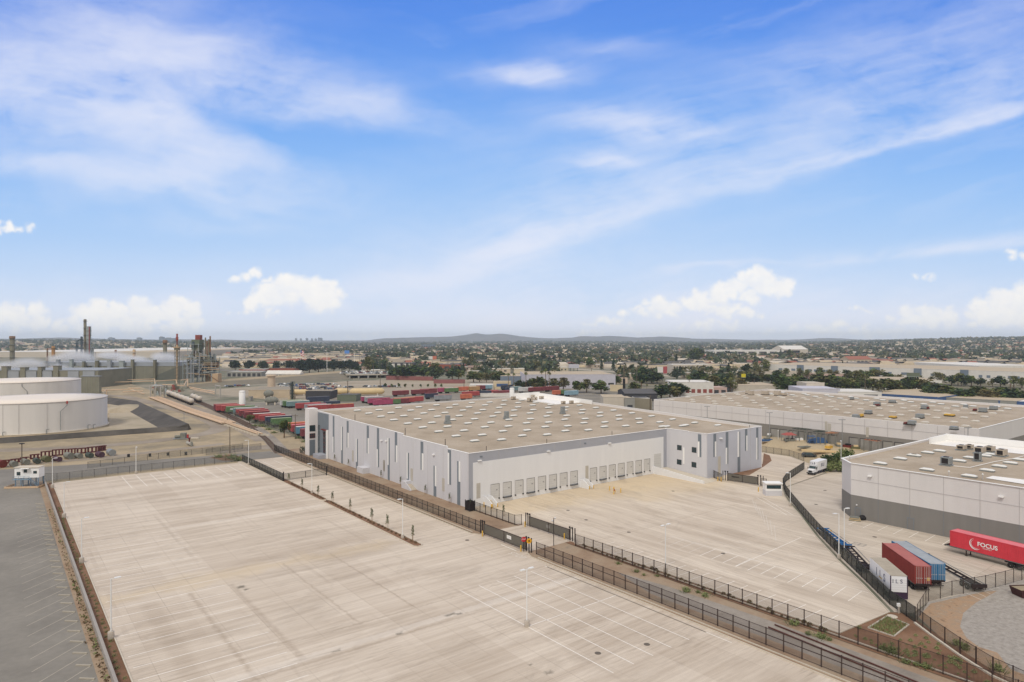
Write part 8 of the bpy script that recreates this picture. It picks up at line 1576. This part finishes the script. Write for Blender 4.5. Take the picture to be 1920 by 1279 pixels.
# ---- land swell and hills
def sheet(name, us, ys, fz, mat):
    m = MB(); nu, ny = len(us), len(ys); vs = [(u*y, y, fz(u, y)) for y in ys for u in us]; fs = [[j*nu+i, j*nu+i+1, (j+1)*nu+i+1, (j+1)*nu+i] for j in range(ny-1) for i in range(nu-1)]; m.add(vs, fs, mat, True); o = m.build(name); o['kind'] = 'structure'; return o
sheet('terrain', np.linspace(-1.1, 1.1, 90), np.geomspace(1850, 11500, 46), lambda u, y: float(terrain(np.array(u*y), np.array(y)))-.04, far_ground)
hill_m = ground_mat('hill_scrub', [(96, 92, 92), (112, 106, 102), (86, 86, 84), (124, 116, 108)], .002)
def ridge(prof, D, w0, label, seed):
    xs_ = [p[0] for p in prof]; rr = np.random.RandomState(seed); ph = rr.uniform(0, 6, 12)
    def top(u):
        px = CX+u*F; z = H+(CY-min(np.interp(px, xs_, [p[1] for p in prof]), 641.5 if D < 9000 else 638.6))*D/F
        return max(0, z+sum(math.sin(u*f_+ph[i])*a_ for i, (f_, a_) in enumerate(((40, 3), (83, 2.2), (160, 1.4), (310, .9), (620, .5))))*D/14000)
    def fz(u, y):
        t_ = 1-abs(y-D)/w0; t_ = max(0, t_); gul = sum(math.sin(u*f_*1.3+ph[i+5]+y*.002)*a_ for i, (f_, a_) in enumerate(((70, .06), (150, .05), (330, .03)))); return top(u)*min(1, max(0, t_*t_*(3-2*t_)*(1+gul*(1-t_))))
    return sheet(label, np.linspace(-1.05, 1.05, 520), np.linspace(D-w0, D+w0, 17), fz, hill_m)
ridge([(-500, 640), (680, 640), (720, 634.5), (790, 632.5), (850, 630.5), (873, 628), (893, 625), (908, 627.5), (922, 627), (940, 625.5), (958, 628), (975, 630.5), (1000, 633), (1040, 634), (1075, 633), (1090, 630.5), (1120, 631), (1140, 630), (1165, 631), (1195, 633), (1215, 631.5), (1240, 631), (1270, 632.5), (1300, 635), (1380, 636.5), (1480, 637.2), (1530, 635), (1557, 634), (1590, 635), (1625, 637), (1665, 636.6), (1720, 638.5), (1790, 641), (1840, 640), (1862, 636), (1900, 634.5), (1960, 633), (2300, 634)], 10600, 1500, 'hills', 2)
ridge([(-500, 633), (-40, 634.5), (30, 635.5), (80, 633.5), (110, 632.5), (150, 634.5), (230, 636), (330, 636.6), (420, 637), (520, 640), (1600, 642), (1700, 640), (1745, 639), (1800, 641), (1860, 640.5), (2300, 639)], 7800, 1500, 'far_rise', 5)
# pale roads and bare strips crossing the town
rd = M('pale_road', (176, 166, 150), .9, .1, .02)
ribbon([(1075, 692), (1150, 697), (1230, 703), (1300, 709)], 16, rd, 'road', .03); ribbon([(1090, 690), (1180, 694), (1280, 700), (1420, 712)], 7, rd, 'road', .04); ribbon([(690, 682), (760, 676), (830, 676), (960, 688)], 18, bank, 'road', .03); ribbon([(900, 668), (1000, 664), (1100, 662)], 20, rd, 'road', .03); ribbon([(430, 664), (700, 668), (900, 660)], 16, rd, 'road', .03); ribbon([(380, 690), (560, 706), (640, 697), (700, 693)], 14, road_m, 'road', .03)
ribbon([(1020, 740), (1130, 742), (1190, 736), (1260, 728)], 14, road_m, 'road', .03); ribbon([(1100, 775), (1180, 768), (1240, 752)], 22, road_m, 'road', .02)
# haze
hz = bpy.data.materials.new('haze'); hz.use_nodes = True; t3 = hz.node_tree; t3.nodes.clear(); pv = N(t3, 'ShaderNodeVolumePrincipled'); pv.inputs['Color'].default_value = (.76, .87, 1.0, 1); pv.inputs['Density'].default_value = 8.2e-5; pv.inputs['Anisotropy'].default_value = .0; ou = N(t3, 'ShaderNodeOutputMaterial'); L(t3, pv.outputs[0], ou.inputs['Volume'])
m = MB(); m.box(-12900, 12900, -12900, 12900, -1.2, 158, hz); o = m.build('haze'); o['kind'] = 'stuff'

# ================================================================= construction yard clutter behind the office wing
blue_tarp = M('blue_tarp', (66, 96, 138), .7, .2, 1); timber = M('new_timber', (214, 188, 144), .85, .1, 1)
def clutter(px, py, rot=0.0, name='pile', label='', cat='pile'): b, a, z = CY_(px, py); return thing(name, label, cat, (*W2(b, a), z), rot)
t = clutter(1479, 827, .1, 'work_canopy', 'faded red canopy over building materials in the construction yard', 'canopy')
for x in (-2, 2):
    for y in (-1.5, 1.5): m = MB(); m.box(x-.06, x+.06, y-.06, y+.06, 0, 2.4, grey_steel); m.build('post', t)
m = MB(); m.add([(-2.3, -1.8, 2.3), (2.3, -1.8, 2.3), (2.3, 1.8, 2.3), (-2.3, 1.8, 2.3), (-1, 0, 3.1), (1, 0, 3.1)], [[0, 1, 5, 4], [1, 2, 5], [2, 3, 4, 5], [3, 0, 4]], M('canopy_red', (160, 84, 78), .8, .1)); m.build('roof', t)
m = MB(); [m.box(-1.5+.9*k, -.8+.9*k, -1, 1, 0, .8+.2*(k % 2), cm['grey']) for k in range(4)]; o = m.build('crates', t)
t = clutter(1533, 830, .2, 'tarped_pile', 'bright blue tarp covered pile against the far warehouse docks')
m = MB(); m.add([(-3.5, -1.2, 0), (3.5, -1.2, 0), (3.5, 1.2, 0), (-3.5, 1.2, 0), (-3, -.8, 1.4), (2.2, -.8, 1.7), (2.6, .8, 1.5), (-2.8, .8, 1.2), (0, 0, 2.0)], [[0, 1, 5, 4], [1, 2, 6, 5], [2, 3, 7, 6], [3, 0, 4, 7], [4, 5, 8], [5, 6, 8], [6, 7, 8], [7, 4, 8]], blue_tarp); m.build('tarp', t)
t = clutter(1521, 832, 0, 'scaffold', 'small blue scaffold frame beside the blue tarp pile', 'scaffold')
for x in (-1, 1):
    for y in (-.7, .7): m = MB(); m.box(x-.06, x+.06, y-.06, y+.06, 0, 3.0, blue_tarp); m.build('leg', t)
for z in (1.2, 2.6): m = MB(); m.box(-1.1, 1.1, -.8, .8, z, z+.15, blue_tarp); m.build('deck', t)
t = clutter(1553, 848, R(-14), 'timber_stack', 'very long stack of pale new timber lying behind the parked dark car', 'timber'); m = MB(); [m.box(-8.5, 8.5, -.9+.45*k, -.52+.45*k, .0, .5+.08*(k % 2), timber) for k in range(4)]; m.build('planks', t)
t = clutter(1513, 839, R(18), 'steel_beams', 'grey steel beams piled across the sandy construction yard', 'beams'); m = MB(); [m.bar((-3.4, -.6+.35*k, .25), (3.6, -.9+.45*k, .3+.12*(k % 2)), .2, .28, cm['grey']) for k in range(5)]; m.build('beams', t)
for i, (px, py, w_, lb) in enumerate(((1496, 826, 1.6, 'small white flatbed load beside the red canopy'), (1554, 841, 1.3, 'yellow framed pallet stack in the construction yard'), (1572, 838, 1.5, 'dark pallet stack below the orange lean-to'), (1589, 838, 1.6, 'mixed material heap right of the tall white lamp'), (1604, 841, 1.4, 'olive crate stack near the end of the construction yard'), (1437, 828, 2.2, 'heap of grey pipes and blue cable by the warehouse office corner'), (1442, 818, 1.6, 'white bags and dark drums against the far docks'))):
    t = clutter(px, py, i*.7, 'material_stack', lb, 'materials'); c = [white_trim, yellow_m, cm['grey'], rust_m, cm['olive'], blue_tarp, cm['grey']][i]
    m = MB(); m.box(-w_, w_, -.8, .8, .15, .9, c); m.build('load', t); m = MB(); m.box(-w_*.6, w_*.4, -.6, .5, .9, 1.4, [cm['grey'], timber, timber, black_m, timber, cm['grey'], white_trim][i]); m.build('top_load', t); m = MB(); m.box(-w_-.1, w_+.1, -.9, .9, 0, .15, timber); m.build('pallet', t)
for i, (p0, p1, hh, lb, c) in enumerate((((1486, 826), (1512, 829), 4.4, 'dark steel lean-to frame, left one against the far docks', cm['dark green']), ((1524, 831), (1538, 833), 4.3, 'dark steel lean-to frame, second from the left against the far docks', cm['dark green']), ((1547, 834), (1566, 836), 4.4, 'lean-to with an orange timber edge behind the tall white lamp', M('orange_timber', (178, 128, 100), .8, .1)), ((1620, 846), (1646, 851), 4.2, 'long orange edged lean-to by the last docks', M('orange_timber', (172, 116, 92), .8, .1)))):
    b0_, a0_, z0_ = CY_(*p0); b1_, a1_, z1_ = CY_(*p1); (x0, y0), (x1, y1) = W2(b0_, a0_), W2(b1_, a1_); t = thing('lean_to', lb, 'lean-to', (x0, y0, min(z0_, z1_))); dx, dy = x1-x0, y1-y0
    for f_ in (0, .5, 1):
        for q in (0, 1): m = MB(); X_, Y_ = dx*f_+q*3.5*C_, dy*f_+q*3.5*S_; m.box(X_-.1, X_+.1, Y_-.1, Y_+.1, 0, hh, cm['grey']); m.build('post', t)
    m = MB(); m.bar((0, 0, hh), (dx, dy, hh), .15, .22, c); m.bar((3.5*C_, 3.5*S_, hh), (dx+3.5*C_, dy+3.5*S_, hh), .15, .22, c); [m.bar((dx*f_, dy*f_, hh-.02), (dx*f_+3.5*C_, dy*f_+3.5*S_, hh-.02), .1, .15, c) for f_ in (0, .25, .5, .75, 1)]; m.build('roof_frame', t)
# rubbish by the grey door, drain, painted word
t = thing('pallet_pile', 'flattened cardboard and pallets at the foot of the chamfered grey corner', 'pallets', (*P(1603, 976), 0), R(-30)); m = MB(); [m.box(-1.2+.05*k, 1.2-.07*k, -.8, .8, .17*k, .17*k+.12, timber if k % 2 else cm['grey']) for k in range(5)]; m.build('pallets', t)
m = MB(); m.lathe([(.2, 0), (.75, .15), (.8, .6), (.4, 1.0), (.1, 1.1)], black_m, 10); o = m.build('rubbish_bag', None, (*P(1617, 975), 0)); o.scale = (1.2, .8, 1); tag(o, 'black rubbish bags beside the pallets at the grey wall', 'rubbish bag')
t = thing('drain_grate', 'rectangular dark drain grate set in the neighbour yard left of the blue container', 'drain', (*P(1611, 1021), .012), PH); m = MB(); [m.box(x-.05, x+.05, -1.1, 1.1, 0, .012, lip_m) for x in (-.8, 0, .8)]; [m.box(-.85, .85, y-.05, y+.05, .012, .02, lip_m) for y in (-1.1, 0, 1.1)]; m.build('grate', t)
x, y = W2(-12.9, -33.6); root = thing('road_lettering', 'worn white painted word on the slab in front of the outer gate', 'road marking', (x, y, .022), PH-R(90)+R(0))
glyphs('STOP', 2.0, line_faint, 'lettering', root, Matrix.Translation((-1.2, 0, 0)) @ Matrix.Scale(.9, 4, (1, 0, 0)), .001)
